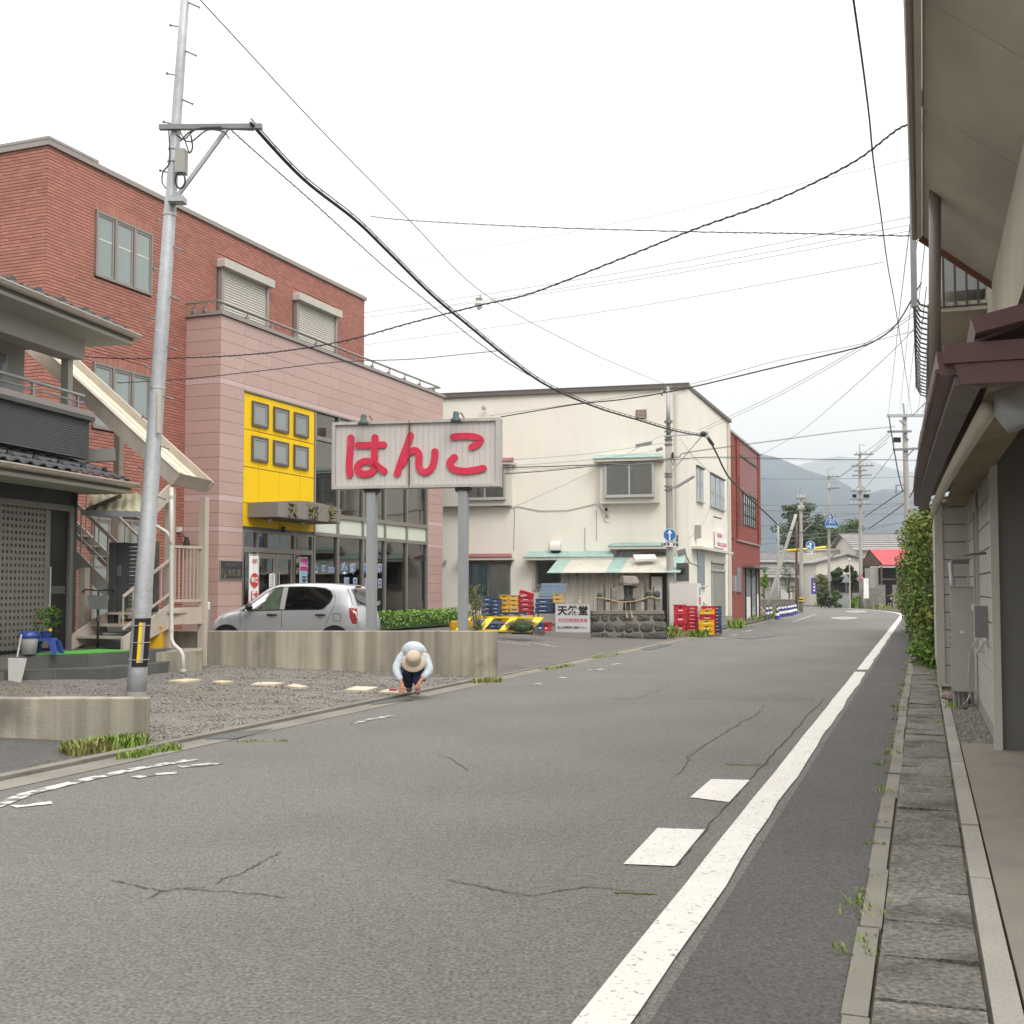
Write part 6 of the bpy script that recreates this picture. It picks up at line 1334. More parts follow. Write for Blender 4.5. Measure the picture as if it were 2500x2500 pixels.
q = P(1164, 1525, 32.0); q.z = zg(q.x, q.y); t = thing('small_shrub', 'thin yellow-green azalea shrub beside the sign post', 'shrub', q); b = MB(); h = P(1164, 1433, 32).z - q.z
for i in range(26): z = .25 + (h - .25)*g.random(); w = .30*(1 - abs(z/h - .5)**1.6*1.2); leaves(b, g, (g.uniform(-w,w)*.8, g.uniform(-w,w)*.8, z), (.12,.12,.12), 60, .028, .2)
b.build('crown', K['leaf_olive'], t); b = MB()
for i in range(7): a = i*.9; b.tube([(0,0,0), (.06*math.cos(a), .06*math.sin(a), .35), (.2*math.cos(a), .2*math.sin(a), h*.85)], [.018,.012,.004], 5)
b.build('stems', K['bark'], t)
for px, nm_, lb in ((1110, 'wheel_barrow', ''),):
    q = P(px, 1516, 33); t = thing('plastic_tub', 'orange plastic tub behind the sign post', 'tub', (q.x, q.y, zg(q.x, q.y) + .1)); MB().lathe([(.12,0),(.17,.28),(.18,.3),(.15,.3)], (0,0,0), 14).build('body', K['crate_yellow'], t); bx('content', K['crate_tan'], t, -.1, .1, -.1, .1, .25, .34)
t = thing('plastic_tub', 'small orange tub at the foot of the shrub', 'tub', PS(1148, 1532)); MB().lathe([(.06,0),(.09,.22),(.07,.22)], (0,0,0), 10).build('body', K['crate_yellow'], t)
# ================================================================ RED BUILDING
RO = WO + Vector((SN, CS, 0))*9.75; RO.z = 0
Rb = thing('red_building', 'narrow red brick and render building beyond the white one', 'building', RO, math.radians(90 - 19.8))
bx('wall', K['redwall'], Rb, 0, 10.2, .03, 9, -.05, 8.75); bx('roof_cap', K['coping'], Rb, -.05, 10.3, -.08, 9, 8.751, 8.86)
for x0, x1 in ((0, 1.1), (1.95, 2.9), (9.3, 10.2)):
    for zz0, zz1 in ((3.95, 8.74),):
        b = MB(); z = zz0
        while z < zz1 - .05: 
            for xa in (x0, (x0+x1)/2): b.box(xa, xa + (x1-x0)/2 - .012, -.04, .029, z, z + .075)
            z += .09
        tag(b.build('brickwork', K['redbrick'], Rb), kind='stuff')
b = MB(); 
for i in range(24):
    for j in range(18):
        x = 2.95 + j*.35 + (i % 2)*.17; z = 6.4 + i*.097
        if x < 9.0: b.box(x, x + .335, -.008, .029, z, z + .085)
tag(b.build('tilework', K['redtile'], Rb), kind='stuff')
bx('lintel', K['fascia'], Rb, 2.9, 9.3, -.06, .029, 8.0, 8.06); bx('window_head', K['fascia'], Rb, 3.9, 8.6, -.06, .029, 6.28, 6.36)
bx('window_pane', K['frost_grey'], Rb, 4.0, 8.5, .0, .029, 4.75, 6.27)
for i in range(7): bx('window_bar', K['black'], Rb, 4.0 + i*.72, 4.08 + i*.72, -.03, -.001, 4.72, 6.27)
for z in (5.2, 5.75): bx('window_bar', K['black'], Rb, 4.0, 8.5, -.02, -.0005, z, z + .05)
bx('band', K['coping'], Rb, 1.9, 10.15, -.05, .028, 3.85, 3.93); bx('window_pane', K['frost_grey'], Rb, 1.95, 3.2, .0, .028, 1.45, 2.6); bx('window_frame', K['black'], Rb, 1.9, 3.25, -.01, .029, 1.40, 1.449)
bx('door_recess', K['interior'], Rb, 4.2, 9.4, .0, .028, .0, 2.62); bx('door_leaf', K['curtain_pale'], Rb, 4.5, 6.0, -.03, -.001, .05, 1.2); bx('door_leaf', K['frost_grey'], Rb, 4.5, 6.2, -.025, -.001, 1.25, 2.2); bx('door_leaf', K['frost_grey'], Rb, 6.4, 8.0, -.025, -.001, .1, 2.2); bx('door_leaf', K['curtain_pale'], Rb, 8.2, 9.0, -.03, -.001, .05, 1.3)
for x in (4.35, 6.25, 8.1, 9.2): bx('door_post', K['black'], Rb, x, x + .09, -.06, -.001, 0, 2.6)
bx('door_canopy', K['fascia'], Rb, 4.0, 9.6, -.5, .027, 2.63, 2.72); bx('meter_box', K['house_grey'], Rb, .3, .7, -.15, .029, 1.5, 2.2); MB().tube([(2.4,-.06,6.9),(2.4,-.06,4.6)], .04, 6).build('drain_pipe', K['fascia'], Rb)
# ================================================================ GREY HOUSE AT RIGHT (stands against the gutter)
GH = thing('roadside_house', 'grey-sided house with maroon eaves hanging over the gutter', 'house', (0, 0, 0), -TH)
# local frame: x = metres right of the gutter line, y = metres along the road
def gb(name, m, *a, parent=GH): return bx(name, K[m], parent, *a)
gb('wall', 'alu_dark', .72, 6, 12.6, 30, .0, 5.6)
gb('wall', 'alu_dark', .23, .719, 19.32, 29.5, .12, 3.1)
gb('foundation', 'concrete_pale', .70, 6, 12.62, 29, -.1, .2); gb('foundation', 'concrete', .26, .70, 19.36, 29, -.1, .14)
def boards(axis, a0, a1, fixed, z0, z1, st=.278, skip=[]):  # grooved siding, board by board
    z = z0
    while z < z1 - .02:
        t = min(z + st - .018, z1)
        if axis == 'x':
            segs = [(a0, a1)]
            for s0, s1, h0, h1 in skip:
                if t > h0 and z < h1: segs = [q for p in segs for q in ((p[0], min(p[1], s0)), (max(p[0], s1), p[1])) if q[1] - q[0] > .02]
            for p, q in segs: gb('siding_board', 'siding_grey', p, q, fixed - .02, fixed, z, t)
        else:
            segs = [(a0, a1)]
            for s0, s1, h0, h1 in skip:
                if t > h0 and z < h1: segs = [q for p in segs for q in ((p[0], min(p[1], s0)), (max(p[0], s1), p[1])) if q[1] - q[0] > .02]
            for p, q in segs: gb('siding_board', 'siding_grey', fixed - .02, fixed, p, q, z, t)
        z += st
boards('x', .32, .699, 19.32, .16, 3.05)
boards('y', 12.65, 19.299, .719, .16, 3.1, skip=[(15.9, 16.75, 1.35, 2.75)])
boards('y', 19.4, 29, .23, .3, 2.9)
gb('corner_trim', 'siding_trim', .195, .319, 19.285, 19.4, .12, 2.98); gb('corner_trim', 'siding_trim', .66, .70, 19.29, 19.30, .2, 3.0); gb('base_flashing', 'siding_trim', .2, .70, 19.27, 19.30, .10, .155)
gb('end_trim', 'siding_trim', .66, .735, 12.53, 12.645, .0, 3.1)
w = bpy.data.objects.new('window', None); COL.objects.link(w); w.parent = GH
for a in ((.66, .72, 15.9, 15.98, 1.35, 2.75), (.66, .72, 16.67, 16.75, 1.35, 2.75), (.66, .72, 15.98, 16.67, 2.67, 2.75), (.62, .72, 15.98, 16.67, 1.35, 1.43)): gb('window_frame', 'siding_trim', *a, parent=w)
gb('pane', 'black', .70, .715, 15.98, 16.67, 1.43, 2.67, parent=w)
# far wing beyond the front-facing return is only a thin projection
gb('return_soffit', 'wood_soffit', .2, .71, 19.25, 29, 2.985, 3.02)
# lower eave: maroon sheet-metal edge, cream beam, boarded soffit
y0e, y1e = 6.2, 19.1; n = 11
def eave(y): k = (y - y0e)/(y1e - y0e); return .15 - .19*math.sin(k*pi/2), 2.76 + .2*k   # r, z of the edge; sags a little
for i in range(n):
    a, c = y0e + (y1e - y0e)*i/n, y0e + (y1e - y0e)*(i+1)/n - .012; (r0, z0), (r1, z1) = eave(a), eave(c); j = random.uniform(-.006, .006)
    MB().hexa([(r0-.045+j,a,z0-.02),(r1-.045+j,c,z1-.02),(r1+.12,c,z1-.03),(r0+.12,a,z0-.03),(r0-.06+j,a,z0+.1),(r1-.06+j,c,z1+.1),(r1+.12,c,z1+.12),(r0+.12,a,z0+.12)]).build('eave_sheet', K['maroon'], GH)
    MB().tube([(r0-.055+j, a, z0+.0), (r1-.055+j, c, z1+.0)], .014, 6).build('drip_edge', K['maroon'], GH)
    MB().hexa([(r0+.02,a,z0-.075),(r1+.02,c,z1-.075),(r1+.15,c,z1-.085),(r0+.15,a,z0-.085),(r0+.02,a,z0-.032),(r1+.02,c,z1-.032),(r1+.15,c,z1-.036),(r0+.15,a,z0-.036)]).build('eave_board', K['fascia'], GH)
MB().tube([(eave(y)[0]+.225, y, eave(y)[1]-.13) for y in [y0e + .6 + (y1e-y0e-.6)*i/16 for i in range(17)]], .05, 10).build('eave_gutter', K['gutter_cream'], GH, True)
for i in range(14):
    a, c = y0e + (y1e-y0e)*i/14, y0e + (y1e-y0e)*(i+1)/14 - .01; (lambda e0, e1: MB().hexa([(.34,a,e0),(.34,c,e1),(.72,c,e1+.1),(.72,a,e0+.1),(.34,a,e0+.015),(.34,c,e1+.015),(.72,c,e1+.115),(.72,a,e0+.115)]))(eave(a)[1]-.06, eave(c)[1]-.06).build('soffit_board', K['wood_soffit'], GH)
MB().hexa([(.27,y0e,2.89),(.1,y1e,3.08),(2.6,y1e,3.7),(2.6,y0e,3.7),(.27,y0e,2.91),(.1,y1e,3.1),(2.6,y1e,3.73),(2.6,y0e,3.73)]).build('lower_roof', K['maroon'], GH)
gb('eave_end', 'maroon', .12, 2.6, y0e - .05, y0e - .001, 2.79, 2.89); MB().hexa([(.2,y0e-.04,2.68),(2.6,y0e-.04,2.68),(2.6,y0e+.12,2.68),(.2,y0e+.12,2.68),(.17,y0e-.035,2.788),(2.6,y0e-.035,2.788),(2.6,y0e+.12,2.788),(.17,y0e+.12,2.788)]).build('eave_beam', K['maroon'], GH)
MB().prism([(.27, 2.92), (2.6, 3.42), (2.6, 3.5), (.25, 3.0)], y0e - .12, y0e + .5).build('barge_board', K['maroon'], GH)
MB().tube([(.47, 6.75, 2.9), (.47, 6.72, 2.6), (.5, 6.7, 2.52)], [.075, .085, .06], 14).build('rain_hopper', K['steel'], GH, True)
# upper floor: olive overhanging eave, balcony with bent iron bars, brown downpipe
gb('upper_wall', 'eave_olive', .55, 6, 6.4, 19, 3.3, 6.2); gb('upper_wall', 'plaster', .62, 6, 5.0, 6.39, 3.6, 6.2)
for i in range(7):
    a, c = 9.55 - i*1.3, 9.55 - (i+1)*1.3 + .01; MB().hexa([(.045,c,4.46),(.045,a,4.46),(1.5,a,3.25),(1.5,c,3.25),(.045,c,4.49),(.045,a,4.49),(1.5,a,3.29),(1.5,c,3.29)]).build('eave_sheet', K['eave_olive'], GH)
gb('eave_fascia', 'gutter_cream', .005, .043, .45, 9.56, 4.44, 4.56); MB().bar((.03, 9.575, 4.45), (1.5, 9.575, 3.24), .03, .05).build('verge_trim', K['rust'], GH); MB().tube([(-.01, .45, 4.47), (-.01, 9.6, 4.47)], .03, 8).build('upper_gutter', K['downpipe'], GH)
MB().tube([(.13, 8.35, 4.5), (.115, 8.4, 3.7), (.11, 8.45, 3.05)], .042, 12).build('downpipe', K['downpipe'], GH, True)
bal = bpy.data.objects.new('balcony', None); COL.objects.link(bal); bal.parent = GH
gb('balcony_floor', 'eave_olive', .08, .56, 10.2, 15, 3.98, 4.06, parent=bal)
for i in range(22):
    y = 10.2 + i*.23; MB().tube([(.56, y, 4.02), (.12, y, 4.02), (.02, y, 4.06), (-.03, y, 4.16), (-.03, y, 5.0)], .009, 5).build('balcony_bar', K['iron'], bal)
for z in (5.0, 4.6): MB().tube([(-.03, 10.15, z), (-.03, 15.1, z)], .014, 6).build('balcony_rail', K['iron'], bal)
gb('balcony_post', 'steel', -.05, .0, 10.0, 10.06, 4.0, 5.6, parent=bal)
for i in range(5): MB().tube([(.12 + i*.09, 10.18, 4.03), (.12 + i*.09, 10.18, 5.0)], .009, 5).build('balcony_bar', K['iron'], bal)
gb('shutter_panel', 'steel', .2, .545, 10.4, 12.2, 4.2, 5.6, parent=bal)
# meter cabinet, pipes, small fittings
MC = thing('meter_cabinet', 'tall grey metal cabinet on pipes against the grey house', 'cabinet', (0,0,0), -TH)
bx('cabinet_body', K['box_grey'], MC, .36, .66, 17.0, 17.2, .21, 1.66); bx('cabinet_door', K['box_grey'], MC, .365, .655, 16.985, 16.998, .22, 1.65); bx('cabinet_cap', K['siding_trim'], MC, .35, .67, 16.97, 17.21, 1.661, 1.68)
for i in range(5): bx('vent_slot', K['black'], MC, .355, .3595, 17.06, 17.14, 1.2 - i*.09, 1.25 - i*.09)
bx('label_plate', K['white_plastic'], MC, .48, .53, 16.98, 16.984, 1.02, 1.06)
for x in (.40, .455): MB().tube([(x, 17.08, -.02), (x, 17.08, .212)], .024, 10).build('conduit', K['pipe_grey'], MC)
MB().tube([(.53, 17.15, -.02), (.53, 17.15, .212)], .03, 10).build('conduit', K['pipe_grey'], MC); MB().tube([(.62, 17.12, .02), (.635, 17.12, .212)], .014, 8).build('conduit', K['pipe_grey'], MC)
MB().tube([(.66, 18.2, 2.04), (.42, 18.2, 2.04), (.4, 18.1, 2.0), (.4, 17.5, 1.75), (.4, 17.15, 1.66)], .036, 10).build('riser_pipe', K['pipe_grey'], MC, True)
MB().tube([(.60, 16.95, .78), (.585, 16.93, .6), (.57, 16.93, .4), (.575, 16.94, .3), (.6, 16.96, .22), (.55, 16.9, .1), (.5, 16.9, .06)], .008, 5).build('loose_cable', K['gutter_cream'], MC)
for y, z in ((16.4, .95), (15.2, .93)): t = thing('vent_hood', 'pale wedge vent hood low on the grey siding, ' + ('next to the cabinet' if y > 16 else 'beside the dark meter'), 'vent', RP(y, .70, z), -TH); MB().hexa([(-.1,-.06,-.08),(.0,-.06,-.08),(.0,.06,-.08),(-.1,.06,-.08),(-.012,-.06,.06),(.0,-.06,.06),(.0,.06,.06),(-.012,.06,.06)]).build('hood', K['siding_trim'], t); bx('back_plate', K['box_grey'], t, .0, .012, -.07, .07, -.12, .08)
t = thing('gas_meter', 'dark grey meter box with a printed face on the grey wall', 'meter', RP(14.4, .68, 1.2), -TH); bx('case', K['galv_dark'], t, -.12, .02, -.3, .0, -.12, .24); bx('face_plate', K['steel'], t, -.125, -.1205, -.28, -.02, -.1, .22)
t = thing('iron_bracket', 'thin dark iron bracket sticking out of the grey wall', 'bracket', RP(14.2, .7, 2.05), -TH); MB().tube([(0,0,0), (-.2,.3,-.01), (-.34,1.2,.0)], [.016,.012,.006], 6).build('rod', K['iron'], t)
t = thing('rock', 'reddish flat rock lying under the meter cabinet', 'rock', RP(18.0, .42, .05), -TH); MB().ball((0,0,0), .2, .3, .09, 9, 6).build('stone', K['maroon'], t)
for i, (y, x, s_) in enumerate(((17.5, .55, .1), (17.3, .4, .06), (16.6, .5, .05))): t = thing('rock', ('dark boulder behind the cabinet conduits', 'small round stone at the foot of the conduits', 'small pale stone on the gravel before the cabinet')[i], 'rock', RP(y, x, .03)); MB().ball((0,0,0), s_, s_*1.2, s_*.7, 8, 6).build('stone', K['basalt'], t)
g = random.Random(12); b = MB()
for i in range(1500):
    p = RP(g.uniform(13.05, 19), g.uniform(.36, .68), .012); q = g.uniform(.006, .02); b.add([(p.x+q,p.y,p.z),(p.x,p.y+q,p.z),(p.x-q,p.y,p.z),(p.x,p.y-q,p.z),(p.x,p.y,p.z+q*.8)], [(0,1,4),(1,2,4),(2,3,4),(3,0,4)])
tag(b.build('gravel', K['stone_chip']), 'loose gravel in the strip beside the grey house', 'gravel', kind='stuff')
# ================================================================ PHOTINIA HEDGE
g = random.Random(77)
HD = thing('photinia_hedge', 'tall photinia hedge with red young leaves beyond the grey house', 'hedge', (0,0,0)); b = MB(); b2 = MB()
for i in range(260):
    s_ = g.uniform(24, 46); k = (s_ - 24)/22; h = 3.1 + 1.0*k + g.uniform(-.25,.25); z = h*(g.random()**.75)
    r = .42 - (.62 if z > 1 else .35)*g.random() + .2*(z/h)
    r = max(-.42, r) + .25 - .95*max(0, k - .1)
    leaves(b, g, RP(s_, r, z), (.45,.5,.4), 105, .062, .35)
    if z > h*.45 and g.random() < .6: leaves(b2, g, RP(s_, r - .1, z + .2), (.3,.35,.3), 4, .06, .7)
for i in range(30): leaves(b, g, RP(g.uniform(24.5, 27), g.uniform(-.05,.5), g.uniform(.1,3.2)), (.3,.3,.35), 130, .06, .3)
b.build('foliage', K['leaf_photinia'], HD); b2.build('young_leaves', K['leaf_red'], HD)
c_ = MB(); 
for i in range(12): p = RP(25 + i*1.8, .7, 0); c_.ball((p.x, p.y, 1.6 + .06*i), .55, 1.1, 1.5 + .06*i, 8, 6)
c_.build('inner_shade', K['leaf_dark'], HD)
b = MB()
for i in range(14): s_ = 25 + i*1.5; p = RP(s_, .6, 0); b.tube([p, p + Vector((g.uniform(-.1,.1), .1, 1.6)), p + Vector((g.uniform(-.2,.2), 0, 2.7))], [.05,.035,.01], 6)
b.build('stems', K['bark'], HD)
t = thing('low_shrub', 'light green leafy clump at the foot of the hedge', 'shrub', RP(24.6, .32, 0)); b = MB()
for i in range(7): leaves(b, g, (g.uniform(-.2,.25), g.uniform(-.3,.8), g.uniform(.1,.5)), (.22,.25,.2), 110, .05, .3)
b.build('foliage', K['leaf_bright'], t)
# ================================================================ MIDDLE UTILITY POLE with one-way sign
def pole(label, px, ybase, ytop, Y, r0, r1, m='pole_conc', zb=0.0, name='utility_pole', px_top=None, group='utility poles along the road'):
    a = P(px, ybase, Y); z1 = P(px_top or px, ytop, Y); t = thing(name, label, 'utility pole', (a.x, Y, zb), 0, group); h = z1.z - zb; dx = z1.x - a.x
    MB().tube([(dx*k, 0, h*k) for k in (0, .25, .5, .75, 1)], [r0 + (r1 - r0)*k for k in (0, .25, .5, .75, 1)], 14).build('shaft', K[m], t, True); return t, (lambda x, y, d=0.0: P(x, y, Y + d) - Vector((a.x, Y, zb)))
Y2 = 40.6
U, L2 = pole('grey concrete utility pole carrying the blue one-way sign', 1638, 1552, 1065, Y2, .135, .115, 'pole_conc', 0, px_top=1632)
MB().tube([L2(1632, 1065), L2(1631, 945)], [.085, .06], 12).build('pole_extension', K['steel'], U, True)
for y in (1027, 1030, 1052, 1064, 1072, 1084, 1155, 1162, 1186, 1195): MB().tube([L2(1632, y), L2(1632, y + 3)], .15, 12).build('band', K['galv_dark'], U)
MB().bar(L2(1620, 1065, -.2), L2(1712, 1060, -.3), .05).build('cross_arm', K['galv'], U); MB().bar(L2(1642, 1150, -.1), L2(1712, 1066, -.3), .04).build('brace', K['galv'], U); MB().bar(L2(1623, 946), L2(1640, 942), .05).build('top_cap', K['galv_dark'], U)
for x, y in ((1616, 964), (1622, 956), (1615, 955)): MB().ball(L2(x, y, -.1), .035).build('insulator', K['insul'] if x < 1616 else K['black'], U)
q = L2(1718, 1060, -.3); MB().ball(q, .13, .1, .1, 10, 8).build('splice_box', K['black'], U); MB().box(q.x + .05, q.x + .16, q.y - .06, q.y + .06, q.z - .13, q.z + .09).build('bracket_plate', K['galv'], U)
MB().tube([L2(1727, 1066, -.3), L2(1736, 1080, -.3), L2(1742, 1088, -.3)], [.06, .07, .05], 10).build('cable_closure', K['black'], U, True)
q = L2(1642, 1110, -.15); MB().box(q.x - .03, q.x + .04, q.y - .03, q.y + .03, q.z - .12, q.z + .08).build('cable_box', K['black'], U); MB().tube([L2(1642, 1118, -.2), L2(1646, 1130, -.2), L2(1644, 1137, -.2), L2(1639, 1125, -.2)], .014, 5).build('cable_loop', K['wire'], U)
for x0, y0, x1, y1 in ((1552, 1089, 1591, 1081), (1602, 1100, 1617, 1095)): MB().bar(L2(x0, y0, -.4), L2(x1, y1, -.4), .1, .11).build('joint_sleeve', K['galv_dark'], U)
sl_ = bpy.data.objects.new('street_light', None); COL.objects.link(sl_); sl_.parent = U; MB().tube([L2(1636, 1192, -.1), L2(1650, 1190, -.3)], .03, 6).build('arm', K['galv'], sl_); MB().bar(L2(1650, 1190, -.3), L2(1695, 1163, -.6), .13, .07).build('fluorescent_head', K['steel'], sl_)
q = L2(1640, 1503, 0); b = MB(); n = 8
zz0, zz1 = L2(1640, 1495).z, L2(1640, 1460).z
for nm_, r_, m_, a0, a1, e in (('sleeve', .14, 'black', -1.9, .2, 0), ('stripe', .143, 'rack_yellow', -1.45, -1.0, .03), ('stripe', .144, 'house_grey', -1.0, -.6, .03)): MB().add([(r_*math.cos(a0 + (a1-a0)*i/n), r_*math.sin(a0 + (a1-a0)*i/n), z) for i in range(n+1) for z in (zz0+e, zz1-e)], [(2*i, 2*i+2, 2*i+3, 2*i+1) for i in range(n)]).build(nm_, K[m_], U)
# round one-way sign
def disc(b, c, r, y, n=28): return b.add([(c[0] + r*math.cos(2*pi*i/n), y, c[1] + r*math.sin(2*pi*i/n)) for i in range(n)], [tuple(range(n))])
def arrow_sign(label, px, py, rpx, Y, group, txt, turn=False):
    c = P(px, py, Y); t = thing('one_way_sign', label, 'road sign', (c.x, c.y, c.z), .05, group); r = rpx*Y/F_PX
    MB().tube([(0,0,0), (0,.015,0)], r, 28).build('plate', K['sign_blue'], t)
    n = 28; rg = MB(); vs = []
    for i in range(n): a = 2*pi*i/n; vs += [(math.cos(a)*r, -.003, math.sin(a)*r), (math.cos(a)*r*.93, -.003, math.sin(a)*r*.93)]
    rg.add(vs, [(2*i, 2*((i+1)%n), 2*((i+1)%n)+1, 2*i+1) for i in range(n)]).build('border', K['ink_white'], t)
    ar = [(-.1,-.82),(.1,-.82),(.1,.25),(.4,.15),(0,.85),(-.4,.15),(-.1,.25)]
    if turn: ar = [(-.12,-.75),(.12,-.75),(.12,.25),(.34,.2),(0,.75),(-.34,.2),(-.12,.25),(-.12,-.1),(-.45,-.1),(-.4,.1),(-.8,-.2),(-.4,-.5),(-.45,-.3),(-.12,-.3)]
    MB().add([(x*r, -.005, z*r) for x, z in ar], [(0,1,2,6),(2,3,4),(2,4,6),(4,5,6)] if not turn else [(0,1,2,6),(2,3,4),(2,4,6),(4,5,6),(7,8,12,13),(9,10,11)]).build('arrow', K['ink_white'], t)
    pt_ = bx('text_plate', K['ink_white'], t, -r*1.02, r*1.02, .0, .012, -r*1.78, -r*1.18); text(txt, r*.5, K['ink_black'], pt_, 0, -.004, -r*1.48, .001, .003, sx=.9)
    bx('mount', K['galv'], t, -.03, .03, .016, .12, -r*1.7, r*.5); return t
GS = 'blue one-way arrow signs'
arrow_sign('blue round sign with a white up arrow on the middle pole', 1635, 1306, 16, Y2 - .28, GS, '自動車・原付')
q = P(1653, 1320, Y2 - .1); t = thing('sign_back', 'narrow vertical black and white plate beside the one-way sign', 'sign', q); bx('plate', K['alu'], t, -.03, .05, -.01, .01, -.22, .22)
for z in (.14, .02, -.16): bx('mark', K['ink_black'], t, -.025, .03, -.016, -.011, z - .04, z + .05)
# ================================================================ FAR POLES
Z4 = lambda a, c: (1830 + a*.2329, 1080 + c*.2329)
def fpole(label, a, c0, c1, Y, w0, w1, m='pole_conc', a1=None):
    (x, yb_), (x1, yt) = Z4(a, c0), Z4(a1 or a, c1); return pole(label, x, yb_, yt, Y, w0, w1, m, 0.0, px_top=x1)
def arm(t, Lc, Y, a0, c0, a1, c1, m='galv_dark', w=.1, ins=0):
    p, q = Lc(*Z4(a0, c0), -.2), Lc(*Z4(a1, c1), -.2); MB().bar(p, q, w).build('cross_arm', K[m], t)
    for i in range(ins): k = (i + .5)/ins; c = p.lerp(q, k); MB().lathe([(.03, 0), (.07, .05), (.05, .12), (.07, .16), (.03, .22)], (c.x, c.y, c.z + .05), 8).build('insulator', K['insul'], t)
t1, L1 = fpole('far concrete pole with yellow and black base bands, beside the dark wooden post', 540, 1700, 560, 78, .14, .11)
MB().tube([L1(*Z4(535, 560)), L1(*Z4(532, 480))], .05, 8).build('pole_extension', K['steel'], t1)
arm(t1, L1, 78, 490, 590, 590, 585, ins=3); arm(t1, L1, 78, 490, 705, 590, 700, ins=2); arm(t1, L1, 78, 560, 775, 620, 770); arm(t1, L1, 78, 560, 830, 680, 825); MB().bar(L1(*Z4(565, 930)), L1(*Z4(680, 830)), .08).build('brace', K['galv_dark'], t1)
for c, m_ in ((1625, 'rack_yellow'), (1640, 'black'), (1655, 'rack_yellow'), (1670, 'black')): MB().tube([L1(*Z4(540, c)), L1(*Z4(540, c + 12))], .155, 12).build('base_band', K[m_], t1)
tb, _ = fpole('slanting concrete strut pole leaning against the far poles', 165, 1690, 755, 74, .12, .10, 'pole_conc', 487)
tb, _ = fpole('thin far concrete pole behind the slanting strut', 300, 1690, 855, 86, .1, .08); tb, _ = fpole('dark brown wooden post between the far poles', 492, 1690, 830, 80, .09, .085, 'old_wood')
t3, L3 = fpole('far pole carrying the blue school crossing sign', 832, 1690, 370, 95, .13, .10); MB().tube([L3(*Z4(822, 370)), L3(*Z4(822, 275)), L3(*Z4(880, 268))], .04, 6).build('hook', K['steel'], t3); arm(t3, L3, 95, 815, 362, 940, 360, ins=3); arm(t3, L3, 95, 815, 485, 940, 480, ins=3); arm(t3, L3, 95, 735, 775, 915, 768, ins=2); MB().bar(L3(*Z4(850, 1210)), L3(*Z4(895, 1178)), .1).build('lamp_head', K['galv_dark'], t3)
t4, L4 = fpole('tall far pole crowded with cross arms and insulators', 1168, 1705, 90, 92, .16, .11, 'pole_conc', 1155); MB().tube([L4(*Z4(1155, 90)), L4(*Z4(1152, 20)), L4(*Z4(1205, 32))], .04, 6).build('hook', K['steel'], t4)
for c, x0, x1, k in ((130, 1095, 1295, 4), (250, 1065, 1300, 5), (300, 1100, 1230, 2), (348, 1075, 1280, 0), (515, 1060, 1270, 6), (600, 1055, 1250, 0), (655, 1040, 1270, 5)): arm(t4, L4, 92, x0, c, x1, c - 6, ins=k)
for s_ in (-1, 1): MB().bar(L4(*Z4(1160 + s_*5, 450)), L4(*Z4(1160 + s_*70, 510)), .06).build('brace', K['galv_dark'], t4)
for c in (545, 548): 
    for x in (1090, 1110, 1205, 1225, 1245): MB().lathe([(.09, 0), (.09, -.25)], tuple(L4(*Z4(x, c))), 8).build('cutout_fuse', K['black'], t4)
MB().bar(L4(*Z4(1165, 1195)), L4(*Z4(1115, 1165)), .1).build('lamp_head', K['galv_dark'], t4)
Y5 = 58.0; t5, L5 = pole('tall utility pole with a long cross arm behind the hedge', 2221, 1500, 1012, Y5, .17, .12, 'pole_conc', 0, px_top=2208)
def bar5(x0, y0, x1, y1, w=.1, m='galv_dark', nm_='cross_arm'): MB().bar(L5(x0, y0, -.2), L5(x1, y1, -.2), w).build(nm_, K[m], t5)
bar5(2166, 1015, 2300, 1014, .14, 'galv'); bar5(2166, 1054, 2225, 1053); bar5(2180, 1098, 2244, 1095, .11); bar5(2262, 1039, 2300, 1038); MB().tube([L5(2208, 1012), L5(2205, 985)], .05, 8).build('pole_extension', K['steel'], t5)
for a in ((2196, 1026, 2210, 1038), (2218, 1075, 2206, 1060), (2216, 1112, 2230, 1098)): bar5(*a, .06, 'galv_dark', 'brace')
for x in (2184, 2190, 2196): MB().lathe([(.07, 0), (.07, -.25)], tuple(L5(x, 1068, -.2)), 8).build('cutout_fuse', K['black'], t5)
q = L5(2260, 1073, -.2); MB().lathe([(.07, .18), (.09, .12), (.09, -.16), (.05, -.2)], tuple(q), 10).build('arrester', K['black'], t5); MB().lathe([(.06, .1), (.1, .08), (.06, .0), (.1, -.04), (.05, -.12)], tuple(L5(2264, 1048, -.2)), 10).build('insulator', K['insul'], t5)
bar5(2187, 1185, 2210, 1184, .06, 'galv_dark', 'bracket'); bar5(2188, 1186, 2188, 1205, .06, 'galv_dark', 'bracket')
